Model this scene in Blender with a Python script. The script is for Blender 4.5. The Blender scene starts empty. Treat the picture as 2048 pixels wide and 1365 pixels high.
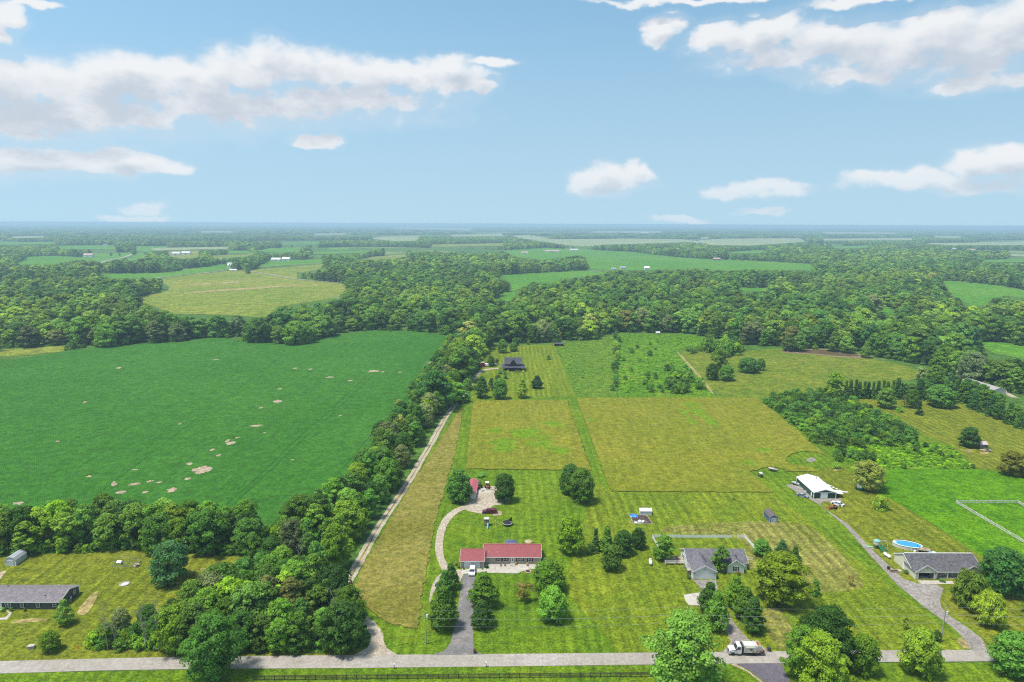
import bpy, math, random
import numpy as np
from mathutils import Vector, Matrix
random.seed(7)
R = math.radians
sc = bpy.context.scene
col = sc.collection

# ------------------------------------------------------------------ camera
IMW, IMH, FPX = 2048.0, 1365.0, 1365.3
CAMH, PITCH, ROLL = 108.0, R(9.74), R(0.24)
Fv = Vector((0, math.cos(PITCH), -math.sin(PITCH)))
R0 = Vector((1, 0, 0)); U0 = Vector((0, math.sin(PITCH), math.cos(PITCH)))
Rv = R0*math.cos(ROLL) + U0*math.sin(ROLL)
Uv = U0*math.cos(ROLL) - R0*math.sin(ROLL)
cam_d = bpy.data.cameras.new('camera'); cam = bpy.data.objects.new('camera', cam_d); col.objects.link(cam)
cam_d.sensor_width = 36.0; cam_d.lens = 36.0*FPX/IMW
cam_d.clip_start = 1.0; cam_d.clip_end = 120000.0
m = Matrix.Identity(4)
for i in range(3):
    m[i][0] = Rv[i]; m[i][1] = Uv[i]; m[i][2] = -Fv[i]
m[2][3] = CAMH
cam.matrix_world = m
sc.camera = cam

def ray(px, py):
    return Fv*1.0 + Rv*((px-IMW/2)/FPX) + Uv*((IMH/2-py)/FPX)
def gp(px, py, z=0.0):
    d = ray(px, py); t = (z-CAMH)/d.z
    return Vector((d.x*t, d.y*t, z))
def depth(p):
    return Fv.dot(Vector((p[0], p[1], p[2]-CAMH)))
def proj(x, y, z):
    x = np.asarray(x, float); y = np.asarray(y, float); z = np.asarray(z, float)-CAMH
    a = x*Rv.x+y*Rv.y+z*Rv.z; b = x*Uv.x+y*Uv.y+z*Uv.z; c = x*Fv.x+y*Fv.y+z*Fv.z
    return IMW/2+FPX*a/c, IMH/2-FPX*b/c
def mpp(px, py):
    return depth(gp(px, py))/FPX
def top_h(px, py, top):
    P = gp(px, py); d = ray(px, top)
    return max(0.4, CAMH + d.z*(P.y/d.y))

# ------------------------------------------------------------------ render, exposure
sc.render.engine = 'CYCLES'
sc.view_settings.view_transform = 'Standard'; sc.view_settings.look = 'None'
sc.view_settings.exposure = 0.97; sc.view_settings.gamma = 1.0
sc.view_settings.use_curve_mapping = False
cy = sc.cycles
cy.max_bounces = 4; cy.diffuse_bounces = 2; cy.glossy_bounces = 2; cy.transmission_bounces = 3
cy.volume_bounces = 0; cy.transparent_max_bounces = 8
cy.caustics_reflective = False; cy.caustics_refractive = False
cy.sample_clamp_indirect = 6.0
cy.use_denoising = False
cy.filter_width = 1.15
try: cy.denoising_prefilter = 'ACCURATE'
except Exception: pass

# ------------------------------------------------------------------ sun + sky
SUN_AZ, SUN_EL = R(-110.0), R(69.0)       # azimuth from +Y towards +X: a high sun on the left, a little behind the camera
sun_dir = Vector((math.sin(SUN_AZ)*math.cos(SUN_EL), math.cos(SUN_AZ)*math.cos(SUN_EL), math.sin(SUN_EL)))
sd = bpy.data.lights.new('sun', 'SUN'); sd.energy = 2.75; sd.angle = R(10.0); sd.color = (1.0, 0.955, 0.88)
so = bpy.data.objects.new('sun', sd); col.objects.link(so)
so.rotation_euler = (-sun_dir).to_track_quat('-Z', 'Y').to_euler()

class NT:
    """small node-tree writer"""
    def __init__(s, tree): s.t = tree; s.n = tree.nodes; s.l = tree.links
    def new(s, typ, **kw):
        nd = s.n.new(typ)
        for k, v in kw.items(): setattr(nd, k, v)
        return nd
    def put(s, sock, v):
        if v is None: return
        if isinstance(v, bpy.types.NodeSocket): s.l.new(v, sock)
        else: sock.default_value = v
    def math(s, op, a, b=None, c=None, clamp=False):
        nd = s.new('ShaderNodeMath', operation=op); nd.use_clamp = clamp
        for i, v in enumerate((a, b, c)):
            if v is not None: s.put(nd.inputs[i], v)
        return nd.outputs[0]
    def vmath(s, op, a, b=None, c=None, out=0):
        nd = s.new('ShaderNodeVectorMath', operation=op)
        for i, v in enumerate((a, b, c)):
            if v is not None: s.put(nd.inputs[i], v)
        return nd.outputs[out]
    def mix(s, f, a, b, blend='MIX'):
        nd = s.new('ShaderNodeMix', data_type='RGBA', blend_type=blend)
        def c4(v): return v if isinstance(v, bpy.types.NodeSocket) or len(v) == 4 else (*v, 1.0)
        s.put(nd.inputs[0], f); s.put(nd.inputs[6], c4(a)); s.put(nd.inputs[7], c4(b))
        return nd.outputs[2]
    def noise(s, vec, scale, detail=4.0, rough=0.55, dist=0.0, out=0):
        nd = s.new('ShaderNodeTexNoise'); s.put(nd.inputs['Vector'], vec)
        nd.inputs['Scale'].default_value = scale; nd.inputs['Detail'].default_value = detail
        nd.inputs['Roughness'].default_value = rough; nd.inputs['Distortion'].default_value = dist
        return nd.outputs[out]
    def step(s, v, a, b, to0=0.0, to1=1.0):
        nd = s.new('ShaderNodeMapRange', interpolation_type='SMOOTHSTEP')
        s.put(nd.inputs[0], v); s.put(nd.inputs[1], a); s.put(nd.inputs[2], b)
        s.put(nd.inputs[3], to0); s.put(nd.inputs[4], to1)
        return nd.outputs[0]

world = bpy.data.worlds.new('World'); sc.world = world; world.use_nodes = True
W = NT(world.node_tree); W.n.clear()
wo = W.new('ShaderNodeOutputWorld'); bg = W.new('ShaderNodeBackground'); W.l.new(bg.outputs[0], wo.inputs[0])
sky = W.new('ShaderNodeTexSky', sky_type='NISHITA'); sky.sun_disc = False
sky.sun_elevation = SUN_EL; sky.sun_rotation = SUN_AZ
sky.altitude = 100.0; sky.air_density = 1.0; sky.dust_density = 0.3; sky.ozone_density = 2.0
bg.inputs[1].default_value = 0.10

def azel(px, py):
    d = ray(px, py).normalized()
    return math.atan2(d.x, d.y), math.asin(d.z)
CLOUDS = [  # lobes of the cumulus clouds: centre and half sizes (in units of the photograph's grid, turned into sky angles below)
 (60,165,190,62),(220,150,150,52),(350,152,150,42),(500,140,120,44),(580,128,110,46),(680,142,110,38),(780,152,110,34),(850,148,80,34),(905,128,42,28),(925,172,70,32),
 (450,205,420,58),(150,222,300,58),(700,192,230,40),(0,240,220,40),(985,128,50,14),
 (80,312,150,34),(30,325,140,36),(200,318,130,30),(290,326,90,22),(350,334,50,14),
 (640,286,58,16),(625,294,50,10),
 (288,408,34,13),(275,430,62,10),
 (1215,362,78,28),(1165,370,34,18),(1262,350,42,22),(1200,380,60,14),
 (1500,374,100,17),(1580,374,50,13),(1440,378,50,12),
 (1770,366,100,18),(1850,360,70,22),(1965,328,80,36),(2050,322,90,42),(2100,360,150,34),(1960,372,120,18),
 (1330,58,32,30),(1325,80,26,16),(1480,82,110,42),(1545,50,95,36),(1430,70,60,30),(1640,90,120,56),(1560,118,170,34),(1780,100,150,60),(1700,145,160,30),
 (1950,105,160,72),(1880,70,120,50),(2040,60,110,70),(1970,158,150,24),
 (5,22,38,40),(-30,60,50,26),(60,0,70,10),(1400,-6,260,9),(1780,-10,170,14),(1360,441,50,9),(1520,418,60,8)]
g = bpy.data.node_groups.new('cloud_density', 'ShaderNodeTree')
g.interface.new_socket('UV', in_out='INPUT', socket_type='NodeSocketVector')
g.interface.new_socket('D', in_out='OUTPUT', socket_type='NodeSocketFloat')
G = NT(g); gi = G.new('NodeGroupInput'); go_ = G.new('NodeGroupOutput')
uv = gi.outputs[0]
# billowed edges: the coordinates are warped by noise, then the lobes are united
wv = G.vmath('MULTIPLY', uv, (1.0, 1.35, 1.0))
n1 = G.noise(wv, 9.0, 3.0, 0.5, out=1); n2 = G.noise(wv, 30.0, 4.0, 0.5, out=1)
w1 = G.vmath('MULTIPLY', G.vmath('SUBTRACT', n1, (.5, .5, .5)), (0.075, 0.040, 0.0))
w2 = G.vmath('MULTIPLY', G.vmath('SUBTRACT', n2, (.5, .5, .5)), (0.036, 0.026, 0.0))
uw = G.vmath('ADD', G.vmath('ADD', uv, w1), w2)
dmin = None
for (cx, cy_, rx, ry) in CLOUDS:
    u0, v0 = azel(cx, cy_); a = abs(azel(cx+rx, cy_)[0]-u0); b = abs(azel(cx, cy_+ry)[1]-v0)
    q = G.vmath('MULTIPLY_ADD', uw, (1/a, 1/b, 0), (-u0/a, -v0/b, 0))
    d2 = G.vmath('DOT_PRODUCT', q, q, out=1)
    dmin = d2 if dmin is None else G.math('SMOOTH_MIN', dmin, d2, 0.5)
fb = G.noise(wv, 34.0, 5.0, 0.55)
M = G.math('ADD', G.math('SUBTRACT', 1.0, dmin), G.math('MULTIPLY', G.math('SUBTRACT', fb, 0.5), 1.3))
M = G.math('MAXIMUM', M, -1.0)
# beyond the view the same kind of scattered cumulus goes on over the whole sky
sep = G.new('ShaderNodeSeparateXYZ'); G.l.new(uv, sep.inputs[0])
outw = G.math('MAXIMUM', G.step(G.math('ABSOLUTE', sep.outputs[0]), 0.70, 0.85), G.step(sep.outputs[1], 0.50, 0.60))
gen = G.math('MULTIPLY', G.math('SUBTRACT', G.noise(G.vmath('MULTIPLY', uv, (1.0, 2.2, 1.0)), 3.2, 5.0, 0.55), 0.54), 6.0)
gen = G.math('ADD', gen, G.math('MULTIPLY', G.math('SUBTRACT', fb, 0.5), 0.6))
Mx = G.new('ShaderNodeMix', data_type='FLOAT'); G.put(Mx.inputs[0], outw); G.put(Mx.inputs[2], M); G.put(Mx.inputs[3], gen)
G.l.new(Mx.outputs[0], go_.inputs[0])
tc = W.new('ShaderNodeTexCoord'); sp = W.new('ShaderNodeSeparateXYZ'); W.l.new(tc.outputs['Generated'], sp.inputs[0])
az = W.math('ARCTAN2', sp.outputs[0], sp.outputs[1]); el = W.math('ARCSINE', sp.outputs[2])
cxyz = W.new('ShaderNodeCombineXYZ'); W.put(cxyz.inputs[0], az); W.put(cxyz.inputs[1], el)
def dens(vec):
    nd = W.new('ShaderNodeGroup'); nd.node_tree = g; W.l.new(vec, nd.inputs[0]); return nd.outputs[0]
D0 = dens(cxyz.outputs[0])
D1 = dens(W.vmath('ADD', cxyz.outputs[0], (-0.012, 0.022, 0.0)))      # towards the sun: how much cloud lies above
under = W.step(W.math('SUBTRACT', D1, D0), -0.05, 0.55)               # the soft lower side, where cloud thins into air
alpha = W.math('MULTIPLY', W.step(D0, -0.32, W.math('MULTIPLY_ADD', under, 1.3, 0.75)), W.math('MULTIPLY_ADD', under, -0.45, 1.0))
bil = W.noise(W.vmath('MULTIPLY', cxyz.outputs[0], (1.0, 1.7, 1.0)), 17.0, 5.0, 0.55)
shade = W.math('MULTIPLY', W.math('MULTIPLY', W.step(D1, -0.4, 1.0), W.step(D0, 0.0, 0.7)), W.step(bil, 0.30, 0.62, 0.30, 1.0), clamp=True)
shade = W.math('MAXIMUM', shade, W.math('MULTIPLY', under, 0.8))
ccol = W.mix(shade, (4.6, 4.66, 4.74), (2.95, 3.28, 3.72))
vis = W.math('MULTIPLY', W.math('MULTIPLY', alpha, W.step(el, 0.0, 0.10, 0.35, 1.0)), 0.94)
# the lookup is lifted off the horizon: the thick yellow ground air belongs to the haze box, not to the sky
lift = W.vmath('NORMALIZE', W.vmath('MULTIPLY_ADD', tc.outputs['Generated'], (1.0, 1.0, 0.85), (0.0, 0.0, 0.24)))
W.l.new(lift, sky.inputs[0])
skyc = W.mix(1.0, sky.outputs[0], (1.07, 1.24, 1.03), 'MULTIPLY')      # clear summer air: a little greener than the model
milk = W.step(el, 0.36, -0.02, 0.0, 0.70)                             # humid summer air whitens the sky towards the horizon, all the way round
skyc = W.mix(milk, skyc, (2.55, 3.42, 3.98))
veil = W.math('MULTIPLY', W.step(D0, -1.0, 0.3), 0.16)
W.l.new(W.mix(vis, W.mix(veil, skyc, (4.0, 4.3, 4.6)), ccol), bg.inputs[0])

# ------------------------------------------------------------------ helpers
def tag(o, label=None, cat=None, group=None, kind=None):
    if label: o['label'] = label
    if cat: o['category'] = cat
    if group: o['group'] = group
    if kind: o['kind'] = kind
    return o
def link(o, parent=None):
    col.objects.link(o)
    if parent is not None: o.parent = parent
    return o
def empty(name, loc, rz=0.0, label=None, cat=None, group=None):
    o = bpy.data.objects.new(name, None); o.empty_display_size = 0.5
    o.location = loc; o.rotation_euler = (0, 0, rz); link(o)
    return tag(o, label, cat, group)
def np_mesh(name, verts, quads, mat=None, smooth=False):
    verts = np.asarray(verts, np.float32); quads = np.asarray(quads, np.int32); k = quads.shape[1]
    me = bpy.data.meshes.new(name)
    me.vertices.add(len(verts)); me.vertices.foreach_set('co', verts.ravel())
    me.loops.add(quads.size); me.loops.foreach_set('vertex_index', quads.ravel())
    me.polygons.add(len(quads)); me.polygons.foreach_set('loop_start', np.arange(0, quads.size, k, dtype=np.int32))
    me.polygons.foreach_set('loop_total', np.full(len(quads), k, np.int32))
    if smooth: me.polygons.foreach_set('use_smooth', np.ones(len(quads), bool))
    me.update(calc_edges=True)
    if mat: me.materials.append(mat)
    return me

class MB:
    """collects boxes, prisms, tubes ... and links them as ONE mesh object"""
    def __init__(s): s.v = []; s.f = []
    def add(s, vs, fs):
        b = len(s.v); s.v += [tuple(v) for v in vs]; s.f += [tuple(b+i for i in f) for f in fs]; return s
    def box(s, x0, x1, y0, y1, z0, z1):
        return s.add([(x0,y0,z0),(x1,y0,z0),(x1,y1,z0),(x0,y1,z0),(x0,y0,z1),(x1,y0,z1),(x1,y1,z1),(x0,y1,z1)],
                     [(0,3,2,1),(4,5,6,7),(0,1,5,4),(1,2,6,5),(2,3,7,6),(3,0,4,7)])
    def cbox(s, c, d):
        return s.box(c[0]-d[0]/2, c[0]+d[0]/2, c[1]-d[1]/2, c[1]+d[1]/2, c[2]-d[2]/2, c[2]+d[2]/2)
    def bevbox(s, x0, x1, y0, y1, z0, z1, b):
        # box whose upper edges are chamfered
        return s.add([(x0,y0,z0),(x1,y0,z0),(x1,y1,z0),(x0,y1,z0),(x0,y0,z1-b),(x1,y0,z1-b),(x1,y1,z1-b),(x0,y1,z1-b),
                      (x0+b,y0+b,z1),(x1-b,y0+b,z1),(x1-b,y1-b,z1),(x0+b,y1-b,z1)],
                     [(0,3,2,1),(8,9,10,11),(0,1,5,4),(1,2,6,5),(2,3,7,6),(3,0,4,7),(4,5,9,8),(5,6,10,9),(6,7,11,10),(7,4,8,11)])
    def prism(s, poly, a, b, axis='y'):
        """poly: 2-D outline, extruded from a to b along the axis"""
        n = len(poly)
        if axis == 'y': p = lambda u, v, w: (u, w, v)
        elif axis == 'x': p = lambda u, v, w: (w, u, v)
        else: p = lambda u, v, w: (u, v, w)
        vs = [p(u, v, a) for u, v in poly] + [p(u, v, b) for u, v in poly]
        fs = [tuple(range(n)), tuple(range(2*n-1, n-1, -1))] + [(i, i+n, (i+1) % n+n, (i+1) % n) for i in range(n)]
        return s.add(vs, fs)
    def tube(s, p0, p1, r0, r1=None, n=8, cap=True):
        r1 = r0 if r1 is None else r1
        p0 = Vector(p0); p1 = Vector(p1); d = (p1-p0).normalized()
        a = d.orthogonal().normalized(); b = d.cross(a)
        vs = []
        for p, r in ((p0, r0), (p1, r1)):
            for i in range(n):
                t = 2*math.pi*i/n; vs.append(p+(a*math.cos(t)+b*math.sin(t))*r)
        fs = [(i, (i+1) % n, (i+1) % n+n, i+n) for i in range(n)]
        if cap: fs += [tuple(range(n-1, -1, -1)), tuple(range(n, 2*n))]
        return s.add(vs, fs)
    def lathe(s, prof, n=16, cx=0, cy=0, sx=1.0, sy=1.0):
        vs = []; m_ = len(prof)
        for r, z in prof:
            for i in range(n):
                t = 2*math.pi*i/n; vs.append((cx+r*math.cos(t)*sx, cy+r*math.sin(t)*sy, z))
        fs = [(j*n+i, j*n+(i+1) % n, (j+1)*n+(i+1) % n, (j+1)*n+i) for j in range(m_-1) for i in range(n)]
        fs += [tuple(range(n-1, -1, -1)), tuple(range((m_-1)*n, m_*n))]
        return s.add(vs, fs)
    def quad(s, a, b, c, d): return s.add([a, b, c, d], [(0, 1, 2, 3)])
    def slab(s, a, b, c, d, t):
        """a sheet of thickness t below the quad a b c d"""
        n = (Vector(b)-Vector(a)).cross(Vector(d)-Vector(a)).normalized()*t
        lo = [Vector(p)-n for p in (a, b, c, d)]
        return s.add([a, b, c, d]+lo, [(0,1,2,3),(7,6,5,4),(0,4,5,1),(1,5,6,2),(2,6,7,3),(3,7,4,0)])
    def build(s, name, mat, parent=None, smooth=False, label=None):
        me = bpy.data.meshes.new(name); me.from_pydata(s.v, [], s.f); me.materials.append(mat); me.update()
        import bmesh
        bm = bmesh.new(); bm.from_mesh(me); bmesh.ops.recalc_face_normals(bm, faces=bm.faces); bm.to_mesh(me); bm.free()
        if smooth:
            for p in me.polygons: p.use_smooth = True
        o = bpy.data.objects.new(name, me); link(o, parent)
        if label: o['label'] = label
        return o
def copy_tree(o, parent=None):
    c = o.copy(); col.objects.link(c); c.parent = parent
    for ch in o.children: copy_tree(ch, c)
    return c

# ------------------------------------------------------------------ materials
MATS = {}
def plain(name, c, rough=0.7, spec=0.3, metal=0.0, var=0.12, scale=3.0, bump=0.0):
    """painted / rendered surface with faint uneven dirt"""
    if name in MATS: return MATS[name]
    mt = bpy.data.materials.new(name); mt.use_nodes = True; T = NT(mt.node_tree); b = T.n['Principled BSDF']
    geo = T.new('ShaderNodeNewGeometry')
    n = T.noise(geo.outputs['Position'], scale, 5.0, 0.6)
    dark = tuple(x*(1-var*1.6) for x in c); lite = tuple(min(1, x*(1+var*0.7)) for x in c)
    T.l.new(T.mix(T.step(n, 0.3, 0.7), dark, lite), b.inputs['Base Color'])
    b.inputs['Roughness'].default_value = rough; b.inputs['Metallic'].default_value = metal
    b.inputs['Specular IOR Level'].default_value = spec
    if bump:
        bp = T.new('ShaderNodeBump'); bp.inputs['Strength'].default_value = bump; bp.inputs['Distance'].default_value = 0.05
        T.l.new(n, bp.inputs['Height']); T.l.new(bp.outputs[0], b.inputs['Normal'])
    MATS[name] = mt; return mt
def striped(name, c, gap, pitch, axis, rough=0.7, metal=0.0, spec=0.3, width=0.12, var=0.1):
    """siding, shingle courses or ribbed sheet: thin joint lines every `pitch` metres along an axis of the thing"""
    if name in MATS: return MATS[name]
    mt = bpy.data.materials.new(name); mt.use_nodes = True; T = NT(mt.node_tree); b = T.n['Principled BSDF']
    t = T.new('ShaderNodeTexCoord'); s_ = T.new('ShaderNodeSeparateXYZ'); T.l.new(t.outputs['Object'], s_.inputs[0])
    fr = T.math('FRACT', T.math('DIVIDE', s_.outputs[axis], pitch))
    ln = T.step(fr, width, width*0.4)
    n = T.noise(t.outputs['Object'], 1.3, 5.0, 0.6); n2 = T.noise(t.outputs['Object'], 9.0, 2.0, 0.5)
    base = T.mix(T.step(n, 0.3, 0.7), tuple(x*(1-var*1.5) for x in c), tuple(min(1, x*(1+var)) for x in c))
    base = T.mix(T.math('MULTIPLY', T.step(n2, 0.35, 0.7), 0.18), base, tuple(x*0.7 for x in c))
    T.l.new(T.mix(ln, base, gap), b.inputs['Base Color'])
    b.inputs['Roughness'].default_value = rough; b.inputs['Metallic'].default_value = metal; b.inputs['Specular IOR Level'].default_value = spec
    MATS[name] = mt; return mt
def ground_mat(name, cols, big=0.02, mid=0.12, fine=1.3, streak=None, sk=0.5, bump=0.5, patch=None, rows=None, grain=0.5, spots=None, mow=None):
    """grass / crop / gravel: three colours mixed by broad and medium patches, fine grain, optional mowing streaks (angle, across, along)"""
    if name in MATS: return MATS[name]
    mt = bpy.data.materials.new(name); mt.use_nodes = True; T = NT(mt.node_tree); b = T.n['Principled BSDF']
    pos = T.new('ShaderNodeNewGeometry').outputs['Position']
    c0, c1, c2 = cols
    nb = T.noise(pos, big, 4.0, 0.6, 0.6); nm = T.noise(pos, mid, 5.0, 0.65, 0.4); nf = T.noise(pos, fine, 4.0, 0.7)
    cc = T.mix(T.step(nb, 0.36, 0.66), c0, c1)
    cc = T.mix(T.math('MULTIPLY', T.step(nm, 0.44, 0.72), 0.8), cc, c2)
    if streak:
        for (ang, across, along, amt) in streak:
            mp = T.new('ShaderNodeMapping'); T.l.new(pos, mp.inputs[0])
            mp.inputs['Rotation'].default_value = (0, 0, ang); mp.inputs['Scale'].default_value = (across, along, 1)
            ns = T.noise(mp.outputs[0], 1.0, 5.0, 0.7)
            cc = T.mix(T.math('MULTIPLY', T.step(ns, 0.46, 0.72), amt*0.8), cc, tuple(min(1, x*1.45+0.008) for x in c1))
            cc = T.mix(T.math('MULTIPLY', T.step(ns, 0.52, 0.28), amt*0.7), cc, tuple(x*0.6 for x in c0))
    if rows:
        ang, pitch, amt = rows
        mp = T.new('ShaderNodeMapping'); T.l.new(pos, mp.inputs[0]); mp.inputs['Rotation'].default_value = (0, 0, ang)
        sx = T.new('ShaderNodeSeparateXYZ'); T.l.new(mp.outputs[0], sx.inputs[0])
        wob = T.math('ADD', sx.outputs[0], T.math('MULTIPLY', T.noise(pos, 0.4, 2.0), 0.5))
        fr = T.math('PINGPONG', T.math('DIVIDE', wob, pitch), 0.5)
        cc = T.mix(T.math('MULTIPLY', T.step(fr, 0.18, 0.0), amt), cc, tuple(x*0.35 for x in c0))
    if patch:
        for (pc, psc, lo, hi, amt) in patch:
            cc = T.mix(T.math('MULTIPLY', T.step(T.noise(pos, psc, 6.0, 0.66, 0.8), lo, hi), amt), cc, pc)
    if mow:        # mowing passes: soft light and dark bands of one mower's width
        for (ang, wd, amt) in mow:
            mp = T.new('ShaderNodeMapping'); T.l.new(pos, mp.inputs[0]); mp.inputs['Rotation'].default_value = (0, 0, ang)
            sx = T.new('ShaderNodeSeparateXYZ'); T.l.new(mp.outputs[0], sx.inputs[0])
            wv_ = T.math('ADD', T.math('DIVIDE', sx.outputs[0], wd), T.math('MULTIPLY', T.noise(pos, 0.05, 2.0), 1.4))
            band = T.step(T.math('PINGPONG', wv_, 1.0), 0.25, 0.75); fade = T.step(T.noise(pos, 0.035, 3.0), 0.32, 0.60)
            gk_ = T.math('MULTIPLY_ADD', T.math('MULTIPLY', T.math('SUBTRACT', band, 0.5), fade), amt*2, 1.0)
            vs_ = T.vmath('SCALE', cc); T.put(vs_.node.inputs[3], gk_); cc = vs_
    if spots:      # stands of another plant: each spot (x, y, half width, half depth) with a ragged rim
        sc_, lst = spots; wob = T.noise(pos, 0.10, 5.0, 0.65); wob2 = T.noise(pos, 0.5, 3.0, 0.6); dm = None
        for (sx_, sy_, ax, ay) in lst:
            q = T.vmath('MULTIPLY_ADD', pos, (1/ax, 1/ay, 0), (-sx_/ax, -sy_/ay, 0)); d2 = T.vmath('DOT_PRODUCT', q, q, out=1)
            dm = d2 if dm is None else T.math('MINIMUM', dm, d2)
        m_ = T.math('ADD', T.math('SUBTRACT', 1.0, dm), T.math('ADD', T.math('MULTIPLY', T.math('SUBTRACT', wob, 0.5), 4.5), T.math('MULTIPLY', T.math('SUBTRACT', wob2, 0.5), 2.0)))
        cc = T.mix(T.math('MULTIPLY', T.step(T.math('MINIMUM', m_, T.math('SUBTRACT', 2.0, dm)), 0.1, 0.9), 0.9), cc, sc_)
    nf2 = T.noise(pos, fine*0.27, 3.0, 0.6)
    gk = T.math('MULTIPLY', T.step(nf, 0.30, 0.70, 1.0-grain, 1.0+grain*0.9), T.step(nf2, 0.30, 0.70, 1.0-grain*0.5, 1.0+grain*0.5))
    vsc = T.vmath('SCALE', cc); T.put(vsc.node.inputs[3], gk); cc = vsc
    T.l.new(cc, b.inputs['Base Color'])
    b.inputs['Roughness'].default_value = 0.95; b.inputs['Specular IOR Level'].default_value = 0.08
    if bump:
        bp = T.new('ShaderNodeBump'); bp.inputs['Strength'].default_value = bump; bp.inputs['Distance'].default_value = 0.25
        T.l.new(nf, bp.inputs['Height']); T.l.new(bp.outputs[0], b.inputs['Normal'])
    MATS[name] = mt; return mt
def leaf_mat(name, trans=0.35, rough=0.55):
    mt = bpy.data.materials.new(name); mt.use_nodes = True; T = NT(mt.node_tree); T.n.clear()
    out = T.new('ShaderNodeOutputMaterial'); oi = T.new('ShaderNodeObjectInfo')
    at = T.new('ShaderNodeAttribute', attribute_name='lv'); at.attribute_type = 'GEOMETRY'
    k = T.math('MULTIPLY_ADD', at.outputs['Fac'], 2.1, 1.62)
    k = T.math('MULTIPLY', k, T.math('MULTIPLY_ADD', oi.outputs['Random'], 0.9, 0.55))
    base = T.mix(1.0, oi.outputs['Color'], (1, 1, 1), 'MULTIPLY')
    # some trees run yellower, some bluer
    r2 = T.math('FRACT', T.math('MULTIPLY', oi.outputs['Random'], 7.31))
    base = T.mix(T.math('MULTIPLY', T.step(r2, 0.50, 1.0), 0.75), base, T.mix(1.0, base, (1.5, 1.22, 0.55), 'MULTIPLY'))
    base = T.mix(T.math('MULTIPLY', T.step(r2, 0.40, 0.0), 0.7), base, T.mix(1.0, base, (0.55, 0.74, 1.05), 'MULTIPLY'))
    vm = T.vmath('SCALE', base); T.put(vm.node.inputs[3], k)
    p = T.new('ShaderNodeBsdfPrincipled'); T.l.new(vm, p.inputs['Base Color'])
    p.inputs['Roughness'].default_value = rough; p.inputs['Specular IOR Level'].default_value = 0.10
    tr = T.new('ShaderNodeBsdfTranslucent'); T.l.new(T.mix(1.0, vm, (1.25, 1.15, 0.55), 'MULTIPLY'), tr.inputs[0])
    mx = T.new('ShaderNodeMixShader'); mx.inputs[0].default_value = trans
    T.l.new(p.outputs[0], mx.inputs[1]); T.l.new(tr.outputs[0], mx.inputs[2]); T.l.new(mx.outputs[0], out.inputs[0])
    return mt
LEAF = leaf_mat('leaves', 0.38)
BARK = plain('bark', (0.09, 0.07, 0.05), 0.95, 0.1, var=0.3, scale=4)
BARKPALE = plain('pale_bark', (0.34, 0.32, 0.27), 0.9, 0.1, var=0.25, scale=2)

# ================================================================== THE LAND
def inpoly(poly, x, y):
    x = np.asarray(x, float); y = np.asarray(y, float); r = np.zeros(x.shape, bool)
    n = len(poly); j = n-1
    for i in range(n):
        xi, yi = poly[i]; xj, yj = poly[j]
        if yi != yj:
            r ^= ((yi > y) != (yj > y)) & (x < (xj-xi)*(y-yi)/(yj-yi)+xi)
        j = i
    return r
def wpoly(pp, z=0.0): return [tuple(gp(px, py, 0.0).xy) for px, py in pp]
def smooth_poly(P, n=1):
    for _ in range(n):
        Q = []
        for i in range(len(P)):
            a = Vector(P[i]); b = Vector(P[(i+1) % len(P)])
            Q += [tuple(a*0.75+b*0.25), tuple(a*0.25+b*0.75)]
        P = Q
    return P
def rough_poly(P, step, amp, rng):
    """the same outline with its straight runs broken up a little, as mown and ploughed edges are"""
    Q = []
    for i in range(len(P)):
        a = Vector(P[i]); b = Vector(P[(i+1) % len(P)]); L = (b-a).length; k = max(1, min(140, int(L/step)))
        nrm = Vector((-(b-a).y, (b-a).x)).normalized() if L > 0 else Vector((0, 0))
        for j in range(k):
            Q.append(tuple(a+(b-a)*(j/k)+nrm*(rng.uniform(-amp, amp) if j else 0)))
    return Q
def sheet(name, pp, mat, z, h=0.0, parent=None, world=False, sm=0, rough=None, kind='structure'):
    """a sheet of land at height z; with h its rim drops as a side wall (standing crop or hay)"""
    P = list(pp) if world else wpoly(pp)
    if sm: P = smooth_poly(P, sm)
    if rough: P = rough_poly(P, rough[0], rough[1], random.Random(len(P)*7+int(z*1000)))
    n = len(P); v = [(x, y, z+h) for x, y in P]; f = [tuple(range(n))]
    if h:
        v += [(x, y, z-0.05) for x, y in P]; f += [(i, i+n, (i+1) % n+n, (i+1) % n) for i in range(n)]
    me = bpy.data.meshes.new(name); me.from_pydata(v, [], f); me.materials.append(mat); me.update()
    if me.polygons[0].normal.z < 0: me.flip_normals()
    o = bpy.data.objects.new(name, me); link(o, parent)
    if parent is None: o['kind'] = kind
    return o
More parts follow.
